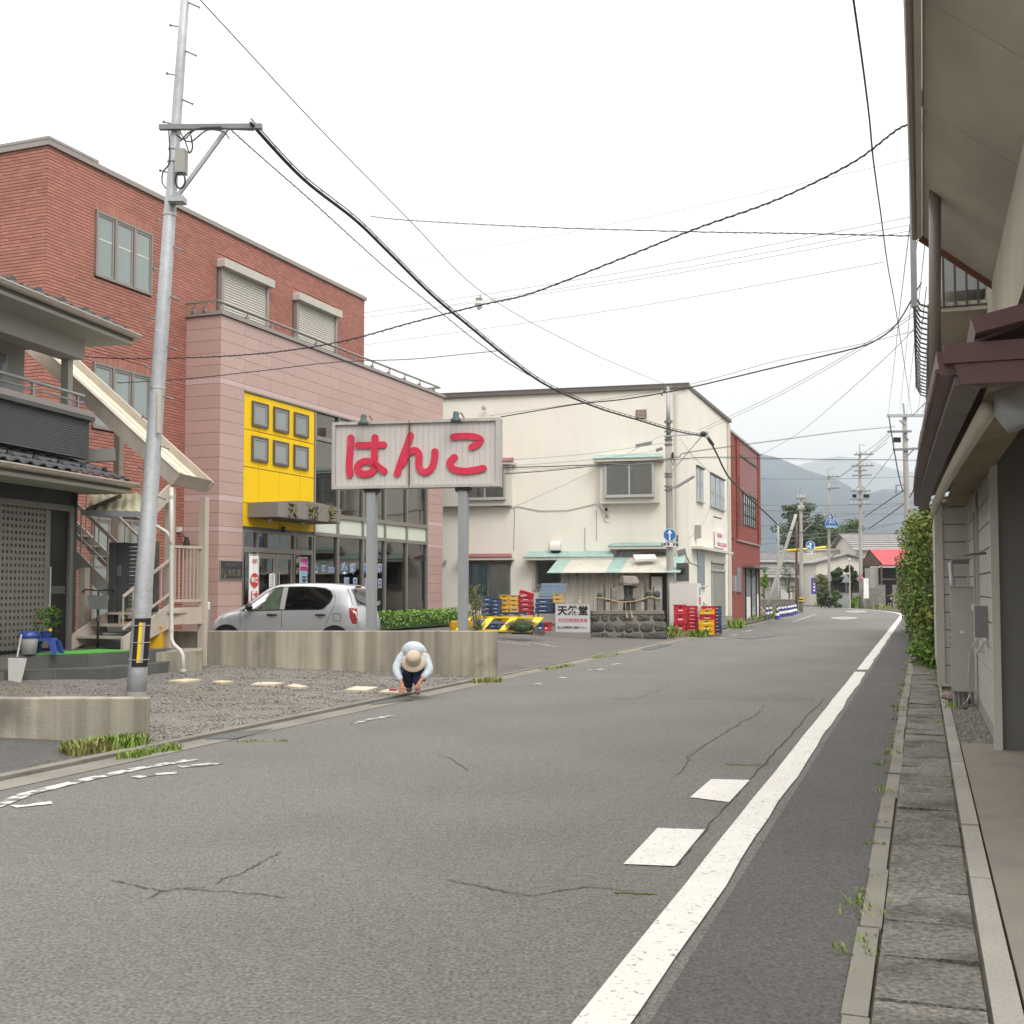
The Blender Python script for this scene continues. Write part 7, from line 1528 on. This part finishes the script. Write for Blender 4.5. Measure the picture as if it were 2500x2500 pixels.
# ================================================================ FAR SIGNS
arrow_sign('blue round far sign with up and left arrows', *Z4(638, 1082), 11.6, 77.6, GS, '自動車・原付', True)
c = P(*Z4(859, 815), 94.6); r = 17*94.6/F_PX; t = thing('school_crossing_sign', 'blue pentagon school crossing sign with two white walking figures', 'road sign', c)
pg = [(-r*1.0, -r*1.1), (r*1.0, -r*1.1), (r*1.0, -r*.55), (0, r*1.15), (-r*1.0, -r*.55)]
MB().prism(pg, 0, .02).build('plate', K['sign_blue'], t); f = MB()
for (x0, z0), (x1, z1) in zip(pg, pg[1:] + pg[:1]): f.bar((x0*.93, -.004, z0*.93 - .0), (x1*.93, -.004, z1*.93), .003, .03)
f.build('border', K['ink_white'], t)
def walker(x, z, s_, nm_):
    b = MB(); 
    b.tube([(x, -.006, z + .92*s_), (x, -.009, z + .92*s_)], .11*s_, 12)
    for i, (a, c_, w_) in enumerate((((0,.8),(0,.42),.16), ((0,.45),(-.16,.05),.09), ((0,.45),(.2,.06),.09), ((0,.75),(-.22,.48),.07), ((0,.75),(.2,.52),.07))): b.bar((x + a[0]*s_, -.0065 - .0006*i, z + a[1]*s_), (x + c_[0]*s_, -.0065 - .0006*i, z + c_[1]*s_), .004, w_*s_)
    b.build(nm_, K['ink_white'], t)
walker(-.09, -.52*r, .62, 'walking_figure'); walker(.17, -.52*r, .45, 'walking_figure'); bx('crossing_bar', K['ink_white'], t, -r*.8, r*.8, -.006, -.003, -r*.92, -r*.82)
c = P(*Z4(1176, 1416), 91.5); t = thing('no_entry_sign', 'red and white no-entry sign turned half away on the far pole', 'road sign', c, math.radians(62)); MB().tube([(0,0,0), (0,.02,0)], .3, 22).build('plate', K['ink_red'], t); bx('bar', K['ink_white'], t, -.2, .2, -.006, -.002, -.05, .05)
c = P(*Z4(1015, 1425), 96); t = thing('warning_sign', 'grey back of a triangular road sign on a thin post', 'road sign', c); MB().prism([(-.4,-.35), (.4,-.35), (0,.4)], 0, .02).build('plate', K['steel'], t); bx('post', K['galv_dark'], t, -.04, .04, .021, .08, -2.6, .3)
c = P(*Z4(1047, 1230), 90); t = thing('marker_post', 'thin pinkish post with a white cap by the road bend', 'post', (c.x, c.y, 0)); MB().tube([(0,0,0), (0,0,c.z)], .05, 8).build('shaft', K['cream_steel'], t); MB().ball((0,0,c.z), .14, .08, .1).build('cap', K['insul'], t)
c = P(*Z4(1222, 1530), 91); t = thing('notice_plate', 'white vertical notice plate beside the tall far pole', 'sign', (c.x, c.y, 0)); bx('plate', K['ink_white'], t, -.2, .2, -.01, .01, c.z - .8, c.z + .8); bx('post', K['galv_dark'], t, -.03, .03, .011, .06, 0, c.z + .7)
c0, c1 = P(*Z4(378, 1134), 79), P(*Z4(802, 1097), 79); t = thing('yellow_guard_pipe', 'yellow protective pipe on a wire across the far street', 'pipe', (0,0,0)); MB().tube([c0, c0.lerp(c1, .5) + Vector((0,0,-.03)), c1], .075, 8).build('pipe', K['rack_yellow'], t)
for k in (.27, .62): MB().tube([c0.lerp(c1, k), c0.lerp(c1, k + .04)], .085, 8).build('band', K['rust'], t)
# ================================================================ CONES
co = thing('traffic_cone', '', 'cone', (0,0,0), 0, 'blue and white cones by the road')
for i, (a, bq, z0, z1) in enumerate(((.14,.115,.03,.2), (.115,.095,.2,.34), (.095,.075,.34,.48), (.075,.055,.48,.6), (.055,.04,.6,.7))): MB().lathe([(a, z0), (bq, z1 - .001)], (0,0,0), 12).build('cone_band', K['cone_blue' if i % 2 == 0 else 'ink_white'], co)
bx('base', K['cone_blue'], co, -.18, .18, -.18, .18, 0, .03)
cs_ = [(185, 1845), (222, 1836), (290, 1856), (312, 1836), (345, 1832), (376, 1826), (410, 1820), (433, 1814), (456, 1806), (482, 1800)]
for i, (a, c) in enumerate(cs_):
    px, py = Z4(a, c); p = PG(px, py, 0.0); lb = f'blue and white banded cone, {("first","second","third","fourth","fifth","sixth","seventh","eighth","ninth","tenth")[i]} from the red building'
    if i == 0: co.location = p; co['label'] = lb
    else: dup(co, p, .3*i, lb)
t = thing('barrier_chain', 'slack striped chain between the first cones and the red building', 'chain', (0,0,0)); p0, p1 = P(1858, 1482, 64), PG(*Z4(290, 1740), .68)
MB().tube([p0.lerp(p1, k) + Vector((0,0,-.35*math.sin(pi*k))) for k in [i/10 for i in range(11)]], .02, 5).build('chain', K['cardboard'], t)
# ================================================================ FAR HOUSES
def house(name, label, x0p, x1p, yeave, yridge, Y, depth, wall_m, roof_m, rz=0.0, ridge='x', over=.35, wins=(), cat='house', tiles=True, zb=-.05):
    a, c = P(x0p, 1435, Y), P(x1p, 1435, Y); w = c.x - a.x; ze = P(x0p, yeave, Y).z; zr = P(x0p, yridge, Y).z
    t = thing(name, label, cat, (a.x, Y, 0), rz); bx('wall', K[wall_m], t, 0, w, 0, depth, zb, ze)
    if ridge == 'x':
        n = 7; rows = [(-over + (depth/2 + over)*i/n, ze + (zr - ze)*(i/n) - (.12 if i == 0 else 0)) for i in range(n + 1)]
        if tiles:
            for i in range(n): (ya, za), (yb2, zb2) = rows[i], rows[i+1]; MB().hexa([(-over, ya, za), (w+over, ya, za), (w+over, yb2, zb2), (-over, yb2, zb2), (-over, ya - .02, za + .1), (w+over, ya - .02, za + .1), (w+over, yb2, zb2 + .04), (-over, yb2, zb2 + .04)]).build('roof_course', K[roof_m], t)
        else:
            k = max(3, int(w/.45))
            for i in range(k): xa, xb = -over + (w + 2*over)*i/k, -over + (w + 2*over)*(i+1)/k - .03; MB().hexa([(xa, -over, ze - .12), (xb, -over, ze - .12), (xb, depth/2, zr), (xa, depth/2, zr), (xa, -over, ze - .07), (xb, -over, ze - .07), (xb, depth/2, zr + .05), (xa, depth/2, zr + .05)]).build('roof_sheet', K[roof_m], t)
        MB().hexa([(-over, depth/2, zr), (w+over, depth/2, zr), (w+over, depth+over, ze-.1), (-over, depth+over, ze-.1), (-over, depth/2, zr+.06), (w+over, depth/2, zr+.06), (w+over, depth+over, ze), (-over, depth+over, ze)]).build('roof', K[roof_m], t)
        for x in (0, w): MB().add([(x, 0, ze), (x, depth, ze), (x, depth/2, zr - .02)], [(0,1,2)]).build('gable', K[wall_m], t)
        MB().bar((-over, depth/2, zr + .08), (w + over, depth/2, zr + .08), .22, .14).build('ridge', K[roof_m], t)
    elif ridge == 'y':
        MB().prism([(-over, ze - .1), (w/2, zr), (w + over, ze - .1), (w + over, ze), (w/2, zr + .12), (-over, ze)], -over, depth).build('roof', K[roof_m], t); MB().prism([(0, ze), (w, ze), (w/2, zr - .05)], 0, depth*.9).build('gable', K[wall_m], t)
    else: bx('roof', K[roof_m], t, -over*.4, w + over*.4, -over*.4, depth, ze, ze + .2)
    for (x, z, ww, hh, mm) in wins:
        q = bx('window', K[mm], t, x, x + ww, -.04, -.001, z, z + hh); bx('frame', K['alu'], q, x - .05, x + ww + .05, -.06, -.041, z - .06, z); bx('frame', K['alu'], q, x + ww/2 - .03, x + ww/2 + .03, -.06, -.041, z, z + hh)
    return t
house('far_building', 'cream flat-roofed building behind the far poles', *[Z4(505,0)[0], Z4(1115,0)[0]], 1344, 1340, 118, 8, 'house_wall', 'cream_trim', 0, 'flat', wins=((.4, 1.0, .7, 1.2, 'frost_grey'),))
t = house('far_house', 'pale gabled house with grey roof in front of the cream building', Z4(700,0)[0], Z4(1345,0)[0], Z4(0,1260)[1], Z4(0,1180)[1], 108, 7, 'cream_trim', 'roof_grey', 0, 'y', wins=((1.5, 1.4, 1.0, 1.0, 'frost_grey'), (4.2, 1.4, 1.0, 1.0, 'frost_grey')))
house('far_house', 'long house with big grey tiled roof behind the red shed', Z4(1135,0)[0], Z4(1750,0)[0], Z4(0,1125)[1], Z4(0,945)[1], 112, 9, 'cream_trim', 'roof_grey', 0, 'x', .5, wins=((1.0, 3.2, 1.0, .9, 'interior'),))
house('far_house', 'low grey house with white roller shutter left of the far poles', Z4(110,0)[0], Z4(478,0)[0], Z4(0,1410)[1], Z4(0,1290)[1], 100, 6, 'house_grey', 'roof_grey', 0, 'x', .3, wins=((.3, 1.6, 1.0, .7, 'interior'),))
q = P(Z4(325,0)[0], 1470, 99.9); t = thing('roller_shutter', 'white roller shutter on the low grey far house', 'shutter', (q.x, q.y - .05, 0)); sm = MB().box(0, 1.0, -.03, 0, 0, .11).mesh('slat', K['curtain_pale'])
for i in range(14): link('slat', sm, t).location = (0, 0, .05 + i*.125)
house('far_house', 'dark tiled house roof above the low grey house', Z4(60,0)[0], Z4(470,0)[0], Z4(0,1250)[1], Z4(0,1150)[1], 114, 7, 'house_grey', 'roof_grey', 0, 'x', .4)
# red-roofed shed and block walls
t = thing('red_roof_shed', 'open dark timber shed with a bright red tin roof', 'shed', P(Z4(1335,0)[0], 1435, 93.5) - Vector((0,0,1.65)))
w = (Z4(1720,0)[0] - Z4(1335,0)[0])*93.5/F_PX; ze, zr = P(2150, Z4(0,1290)[1], 93.5).z, P(2150, Z4(0,1122)[1], 93.5).z
for i in range(9):
    xa, xb = .3 + (w)*i/9, .3 + w*(i+1)/9 - .03; MB().hexa([(xa+.1, -.4, ze), (xb+.1, -.4, ze), (xb - .35, 1.6, zr), (xa - .35, 1.6, zr), (xa+.1, -.4, ze + .06), (xb+.1, -.4, ze + .06), (xb - .35, 1.6, zr + .06), (xa - .35, 1.6, zr + .06)]).build('roof_sheet', K['red_tin'], t)
MB().hexa([(-.1, 1.6, zr), (w, 1.6, zr), (w + .3, 4, ze), (-.1, 4, ze), (-.1, 1.6, zr + .06), (w, 1.6, zr + .06), (w + .3, 4, ze + .06), (-.1, 4, ze + .06)]).build('roof', K['red_tin'], t)
MB().add([(.35, -.3, ze), (-.2, 3.6, ze), (.0, 1.6, zr)], [(0,1,2)]).build('gable', K['old_wood'], t); bx('beam', K['house_grey'], t, .2, w + .3, -.35, -.25, ze - .12, ze - .01); bx('back', K['black'], t, .1, w, 1.5, 3.5, 0, ze - .15); bx('side_boards', K['house_grey'], t, -.5, .2, .2, 1.5, 0, ze - .2)
for x in (.25, w*.5, w): bx('post', K['old_wood'], t, x, x + .12, -.3, -.18, 0, ze - .13)
bx('cross_beam', K['old_wood'], t, .25, w, -.26, -.2, 2.3, 2.4)
def blockwall(label, a0, a1, ctop, Y, rot=0.0):
    p, q = P(Z4(a0,0)[0], 1435, Y), P(Z4(a1,0)[0], 1435, Y); t = thing('block_wall', label, 'wall', (p.x, p.y, 0), rot); w_ = (q - p).length; h = P(Z4(a0,0)[0], Z4(0,ctop)[1], Y).z; rows = max(1, round(h/.2)); hh = h/rows; n_ = max(1, round(w_/.4)); ww = w_/n_
    me = MB().box(0, ww - .012, 0, .12, 0, hh - .012).mesh('block', K['block'])
    for r_ in range(rows):
        for i in range(n_): link('block', me, t).location = (i*ww, 0, r_*hh)
    bx('mortar', K['mortar'], t, .01, w_ - .02, .01, .11, -.05, h - .02); bx('coping', K['block'], t, -.02, w_ + .01, -.02, .14, h, h + .06)
blockwall('concrete block wall left of the shed gateway', 1340, 1425, 1500, 91.5); blockwall('concrete block wall right of the shed gateway', 1500, 1640, 1500, 91.5); blockwall('side run of block wall turning away from the shed gateway', 1240, 1338, 1530, 93.0, .35)
q = P(Z4(1466,0)[0], 1485, 93); t = thing('scooter', 'dark scooter with a round headlamp parked in the shed gateway', 'scooter', (q.x, q.y, 0), pi/2)
MB().ball((-.1,0,.55), .35, .18, .22).build('body', K['black'], t); MB().ball((-.48,0,.78), .08).build('headlamp', K['ink_white'], t); MB().tube([(-.35,-.32,1.0),(-.4,0,1.02),(-.35,.32,1.0)], .02, 6).build('handlebar', K['steel'], t)
for x in (-.5, .45): MB().tube([(x,-.05,.25),(x,.05,.25)], .25, 14).build('wheel', K['rubber'], t)
c0, c1 = P(Z4(865,0)[0], 1479, 94), P(Z4(1050,0)[0], 1479, 94); t = thing('guard_panel', 'flat grey concrete guard panel at the road bend', 'panel', (c0.x, c0.y, 0)); bx('panel', K['galv'], t, 0, c1.x - c0.x, 0, .1, 0, P(2040, Z4(0,1603)[1], 94).z); bx('rail', K['pole_conc'], t, -.04, c1.x - c0.x + .04, -.02, .12, P(2040, Z4(0,1603)[1], 94).z, P(2040, Z4(0,1603)[1], 94).z + .08)
q = P(Z4(660,0)[0], Z4(0,1420)[1], 97); t = thing('nobori_banner', 'purple vertical banner by the far shrubs', 'banner', (q.x, q.y, 0)); zt_ = q.z; MB().tube([(-.15,0,0),(-.15,0,zt_+.1)], .02, 6).build('pole', K['white_plastic'], t); bx('cloth', K['purple'], t, -.14, .42, -.005, .005, zt_ - 1.25*1.1, zt_)
for i in range(4): bx('printed_mark', K['ink_white'], t, .05, .22, -.01, -.006, zt_ - .3 - i*.28, zt_ - .14 - i*.28)
c0, c1 = P(1800, 1490, 84), P(1959, 1490, 84); t = thing('low_wall', 'low tan earth-retaining wall behind the cones', 'wall', (c0.x, c0.y, 0)); bx('face', K['apron'], t, 0, c1.x - c0.x, 0, .3, -.05, .75); bx('coping', K['concrete_pale'], t, -.02, c1.x - c0.x + .02, -.03, .33, .751, .81)
t = thing('garden_wall', 'long low grey wall with a dark carport behind the far poles', 'wall', P(Z4(800,0)[0], 1435, 101) - Vector((0,0,1.65))); bx('wall', K['house_grey'], t, 0, 6.2, 0, .2, 0, 1.2); bx('carport_roof', K['steel'], t, -.2, 6.5, -.2, 3, 2.35, 2.8)
for x in (0, 2, 4, 6.1): bx('post', K['galv_dark'], t, x, x + .1, .1, .2, 1.2, 2.35)
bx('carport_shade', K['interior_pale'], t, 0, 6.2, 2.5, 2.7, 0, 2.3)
# ================================================================ TREES
def tree(name, label, px, ytop, Y, wpx, m, seed, trunk_h=.35, flat=1.0, n=26, lsz=None, cat='tree', group=None, ybot=None):
    g = random.Random(seed); a = P(px, 1435, Y); z1 = P(px, ytop, Y).z; w = wpx*Y/F_PX/2; t = thing(name, label, cat, (a.x, Y, 0), 0, group)
    zc0 = z1*trunk_h if ybot is None else P(px, ybot, Y).z; b = MB(); tr = MB(); tr.tube([(0,0,-.1), (w*.08,0,z1*.3), (-w*.05,.1,z1*.7)], [max(.06, w*.08), w*.05 + .03, .03], 8)
    for i in range(n):
        k = g.random(); z = zc0 + (z1 - zc0)*(k**.8)*.92; rr_ = w*math.sqrt(max(.05, 1 - ((z - zc0)/(z1 - zc0) - .38)**2/.52)) * (1 if flat == 1 else 1)
        an = g.uniform(0, 2*pi); d = rr_*math.sqrt(g.random())*.82; c = (math.cos(an)*d, math.sin(an)*d*.8, z); s_ = w*g.uniform(.3, .5)
        leaves(b, g, c, (s_, s_, s_*.7*flat), 170, lsz or w*.06, .45)
        if i % 3 == 0: tr.tube([(0,0,z1*.3), (c[0]*.6, c[1]*.6, z*.8), c], [.05, .035, .012], 5)
    b.build('crown', K[m], t); tr.build('trunk', K['bark'], t); return t
tree('pine_tree', 'broad dark pine with a flat spreading crown behind the far poles', *Z4(530, 640), 128, 122, 'leaf_pine', 1, .55, .6, 34)
tree('broadleaf_tree', 'mid green tree under the right side of the pine crown', *Z4(720, 720), 136, 60, 'leaf_dark', 2, .3, 1, 26)
tree('broadleaf_tree', 'dark leafy tree filling the gap under the pine', *Z4(640, 830), 140, 150, 'leaf_dark', 3, .12, 1, 54); tree('broadleaf_tree', 'dark tree left under the pine beside the thin pole', *Z4(390, 960), 134, 50, 'leaf_dark', 8, .12, 1, 24)
tree('broadleaf_tree', 'bright round-topped green tree right of the crossing sign', *Z4(1060, 775), 126, 84, 'leaf', 4, .15, 1, 46); tree('broadleaf_tree', 'green tree between the crossing sign and the tall pole', *Z4(930, 840), 130, 90, 'leaf', 5, .1, 1, 46); tree('broadleaf_tree', 'dark green tree just behind the tall far pole', *Z4(1190, 850), 132, 34, 'leaf_dark', 6, .1, 1, 22)
tree('garden_bush', 'round green bush behind the dark wooden post', *Z4(410, 1235), 98, 34, 'leaf', 11, .3, 1, 16, None, 'bush'); tree('garden_bush', 'tall brownish green shrub beside the purple banner', *Z4(750, 1370), 94, 34, 'leaf_olive', 12, .03, 1, 26, .1, 'bush'); tree('garden_bush', 'low green shrub right of the crossing sign pole', *Z4(930, 1300), 99, 34, 'leaf_dark', 13, .55, 1, 16, .12, 'bush'); tree('garden_bush', 'leafy shrub left of the tall far pole', *Z4(1060, 1290), 98, 36, 'leaf_dark', 14, .55, 1, 16, .12, 'bush'); tree('garden_bush', 'bushy shrub right of the tall far pole', *Z4(1215, 1270), 99, 30, 'leaf', 15, .5, 1, 14, .12, 'bush')
tree('garden_bush', 'small spreading shrub at the guard panel end', *Z4(900, 1530), 93, 30, 'leaf', 16, .1, 1, 14, .08, 'bush'); tree('garden_bush', 'dark low shrub between the banner and the crossing pole', *Z4(790, 1540), 93, 24, 'leaf_dark', 17, .05, 1, 14, .08, 'bush'); tree('garden_bush', 'yellow-green roadside shrub right of the guard panel', *Z4(1110, 1590), 92, 26, 'leaf_bright', 18, .05, 1, 12, .08, 'bush'); tree('garden_bush', 'light green shrub at the corner of the red building', *Z4(150, 1310), 92, 22, 'leaf_bright', 19, .3, 1, 14, .1, 'bush')
# ================================================================ OVERHEAD CABLES
def wpath(pts, k=6):                                      # photo track with a distance at each end; distances vary like perspective along it
    c = smooth([p[:2] for p in pts], k) if len(pts) > 2 else [(pts[0][0]+(pts[1][0]-pts[0][0])*i/8, pts[0][1]+(pts[1][1]-pts[0][1])*i/8) for i in range(9)]
    d = [0]
    for a, b in zip(c, c[1:]): d.append(d[-1] + math.hypot(b[0]-a[0], b[1]-a[1]))
    Y0, Y1 = pts[0][2], pts[-1][2]
    return [P(q[0], q[1], 1/(1/Y0 + (1/Y1 - 1/Y0)*s_/d[-1])) for q, s_ in zip(c, d)]
def cable(label, pts, r, m='wire', rings=0, messenger=0.0, twist=0.0):
    w = wpath(pts); t = thing('overhead_cable', label, 'cable', (0,0,0)); MB().tube(w, r, 6).build('cable', K[m], t, True)
    if messenger:
        up = [p + Vector((0,0,messenger)) for p in w]; MB().tube(up, r*.35, 4).build('messenger_wire', K['wire'], t)
    if rings:
        L = sum((b - a).length for a, b in zip(w, w[1:])); st = L/rings; acc = 0; nxt = st/2; hb = messenger or r*4
        rg = MB()
        for a, b in zip(w, w[1:]):
            l = (b - a).length
            while nxt <= acc + l:
                c = a.lerp(b, (nxt - acc)/l); tv = (b - a).normalized(); ring = [c + Vector((0,0,hb*.5)) + (tv*math.cos(q)*hb*.35 + Vector((0,0,1))*math.sin(q)*hb*.62) for q in [2*pi*i/8 for i in range(9)]]
                rg.tube(ring, max(.003, r*.22), 3, False); nxt += st
            acc += l
        tag(rg.build('hanger_rings', K['wire'], t), kind='stuff')
    if twist:
        n = len(w); tw = []
        L = 0; pr = w[0]
        fine = [w[int(i)].lerp(w[min(n-1, int(i)+1)], i - int(i)) for i in [j*(n-1)/(n*8) for j in range(n*8+1)]]
        for j, p in enumerate(fine): tw.append(p + Vector((0, 0, math.sin(j*.9)*r*1.1)) + Vector((math.cos(j*.9)*r*.8, 0, 0)))
        MB().tube(tw, r*.8, 4).build('twisted_wire', K[m], t)
    return t
cable('thick black telephone cable with hanger rings sweeping from the steel pole to the middle pole', [(612,300,15.8),(735,432),(865,535),(945,612),(1050,716),(1150,800),(1230,866),(1330,938),(1450,992),(1560,1026),(1640,1050),(1715,1065,40.3)], .026, rings=58, messenger=.065)
cable('thin twisted wire hanging just below the thick telephone cable', [(565,318,15.8),(640,385),(760,490),(870,590),(960,670),(1060,750),(1170,838),(1250,892),(1345,945,30)], .008, twist=1)
cable('straight thin wire from the frame top over the sign to the middle pole top', [(434,-60,11),(600,120),(772,305),(1000,538),(1175,712),(1420,850),(1640,945,40.5)], .007, 'wire_grey')
w2 = cable('black service cable rising from the stair house to the right-hand eave', [(188,870,20.5),(330,876),(540,870),(700,856),(850,830),(1000,789),(1172,745),(1300,715),(1520,630),(1700,558),(1900,486),(2085,395),(2205,308),(2262,318,9.6)], .008, twist=1)
c = P(1172, 738, 14.5); t = thing('cable_clamp', 'white porcelain cable clamp hanging on the crossing service wires', 'clamp', c); MB().lathe([(.02,.06),(.05,.05),(.03,.02),(.05,-.02),(.03,-.07),(.015,-.1)], (-.015,0,-.0), 8).build('porcelain', K['insul'], t); MB().tube([(0,0,.1),(.02,0,-.08)], .012, 5).build('link', K['galv'], t)
cable('twisted drop wire crossing the sky level with the shutters', [(905,528,22),(1000,538),(1300,554),(1700,566),(1950,570),(2255,577,15)], .007, twist=1)
for i, (a, b) in enumerate((((890,764,30),(2262,522,16)), ((890,776,31),(2262,541,16.5)), ((1000,762,31),(2262,556,17)), ((890,842,31),(2158,640,18)), ((870,662,39),(2252,382,20)))): cable(('uppermost faint grey line from the brick building to the right-hand house', 'second faint grey line from the brick building', 'third faint grey line joining the clamp', 'lowest faint grey line above the granite railing', 'faintest high line across the upper sky')[i], [a, ((a[0]+b[0])/2, (a[1]+b[1])/2 + 12), b], .0045, 'wire_grey')
cable('wavy thin wire sagging across the granite front', [(285,935,20),(450,925),(640,905),(820,884),(1000,877),(1150,863),(1218,856,24)], .007, twist=1)
cable('paired cable sloping from behind the sign over the white building roof', [(1222,1018,30),(1400,988),(1520,975),(1625,958),(1720,938),(1900,895),(2080,852),(2140,830),(2190,790),(2232,720),(2250,690,20)], .014)
cable('thin companion wire above the paired cable', [(1195,1015,30),(1630,950),(1900,880),(2080,845),(2262,800,20)], .005, 'wire_grey')
for i, o in enumerate((0, 7)): cable(('thin line from the splice box up to the right', 'second thin line from the splice box up to the right')[i], [(1706,1050 + o,40.3),(1900,960 + o),(2080,858 + o),(2200,785 + o),(2258,742 + o,20)], .006, 'wire_grey')
cable('straight thin line climbing steeply to the right above the red building', [(1855,1112,60),(1960,1050),(2100,930),(2190,846),(2258,775,22)], .008, 'wire_grey')
cable('black cable with loose loops over the red building to the tall pole', [(1232,1157,30),(1330,1150),(1450,1138),(1645,1118),(1680,1105),(1900,1075),(2050,1055),(2185,1042,57.8)], .012, rings=0, messenger=.03)
cable('lower black cable passing the tall far poles', [(1228,1142,30),(1420,1136),(1560,1130),(1640,1122),(1735,1116),(1850,1118),(2050,1122),(2150,1122),(2262,1124,57)], .014, messenger=-.05)
cable('thick cable dropping from the splice box past the red building', [(1738,1085,40),(1752,1112),(1765,1140),(1785,1172),(1840,1225),(1880,1262),(1905,1285),(1950,1300),(1962,1298,78)], .035)
cable('long thin wire from the splice plate down over the white street front', [(1660,1070,40.5),(1690,1110),(1740,1160),(1800,1218),(1850,1260,60)], .006, 'wire_grey'); cable('thin wire from the pole to the meter on the white street front', [(1735,1232,43),(1720,1270),(1700,1300),(1680,1315,42)], .007, 'wire_grey')
cable('looped black cable falling from above the road to the tall pole arm', [(2075,-60,6.5),(2105,150),(2122,285),(2132,390),(2150,520),(2166,640),(2185,745),(2205,870),(2226,1012,57.5)], .008, rings=60, messenger=.035)
cable('second looped cable crossing it down to the end of the pole arm', [(2272,-60,7),(2258,150),(2247,285),(2237,400),(2225,520),(2208,660),(2195,770),(2184,880),(2168,1014,57.5)], .006, rings=44, messenger=.03)
for i, (a, b) in enumerate((((2248,500,12),(2196,1012,57)), ((2262,560,12),(2213,1015,57)), ((2262,700,12),(2232,960,57)), ((2270,800,14),(2240,1010,57)), ((2274,900,14),(2250,1015,57)))): cable(('thin vertical line nearest the looped cables', 'thin vertical line second from the looped cables', 'thin vertical line third from the looped cables', 'thin vertical line fourth from the looped cables', 'thin vertical line closest to the maroon eave')[i], [a, ((a[0]*.5 + b[0]*.5) - 3, (a[1]+b[1])/2, ), b], .005, 'wire_grey') if False else cable(('thin vertical line nearest the looped cables', 'thin vertical line second from the looped cables', 'thin vertical line third from the looped cables', 'thin vertical line fourth from the looped cables', 'thin vertical line closest to the maroon eave')[i], [a, b], .005, 'wire_grey')
cable('grey stay wire from the pole arm up to the eave', [(2228,1014,57.5),(2300,945,30)], .02, 'galv_dark')
cable('hanging cable loop from the tall pole towards the far poles', [(2170,1016,57.5),(2180,1080),(2192,1150),(2203,1195),(2208,1197,58)], .028); cable('thick cable sagging from the arrester down to the far crossing pole', [(2262,1084,57.5),(2250,1130),(2232,1190),(2215,1222),(2180,1250),(2120,1292,92)], .035); cable('dark cable from the tall pole bracket to the crowded far pole', [(2205,1198,58),(2150,1235),(2110,1263,92)], .03)
for i, (y0, y1, Y) in enumerate(((1169,1163,92),(1233,1228,93),(1246,1255,92),(1298,1292,90),(1305,1300,88),(1255,1262,92))): cable(f'far thin line across the hills, {("highest","second","third","fourth","fifth","lowest")[i]} of the six behind the poles', [(1858,y0 + (6*i if i > 2 else 0),Y), (2050,(y0+y1)/2 + 3), (2240,y1 - (8*i if i > 2 else 0),Y)], .018, 'wire_grey')
for i, (a, b) in enumerate((((2045,1165,95),(2165,1080,60)), ((2050,1166,95),(2175,1062,60)), ((1968,1220,78),(2022,1166,95)), ((1970,1222,78),(2030,1168,95)), ((2105,1200,92),(2188,1095,58)), ((2100,1110,92),(2170,1058,58)))): cable(('slanting far line joining the crossing pole to the tall pole', 'second slanting line joining the crossing pole to the tall pole', 'short slanting line between the banded pole and the crossing pole', 'second short slanting line between the banded and crossing poles', 'slanting line from the crowded pole towards the tall pole', 'upper slanting line from the crowded pole to the tall pole')[i], [a, ((a[0]+b[0])/2, (a[1]+b[1])/2 + 4), b], .016, 'wire_grey')
for i, (a, b) in enumerate((((1240,1123,30),(1620,1082,40.3)), ((1245,1137,30),(1618,1098,40.3)), ((1255,1238,34),(1618,1062,40.3)))): cable(('upper thin wire ending at the grey sleeve by the middle pole', 'lower thin wire ending at the small sleeve by the middle pole', 'thin wire slanting up the white wall to the middle pole')[i], [a, ((a[0]+b[0])/2, (a[1]+b[1])/2 + 6), b], .006, 'wire_grey')
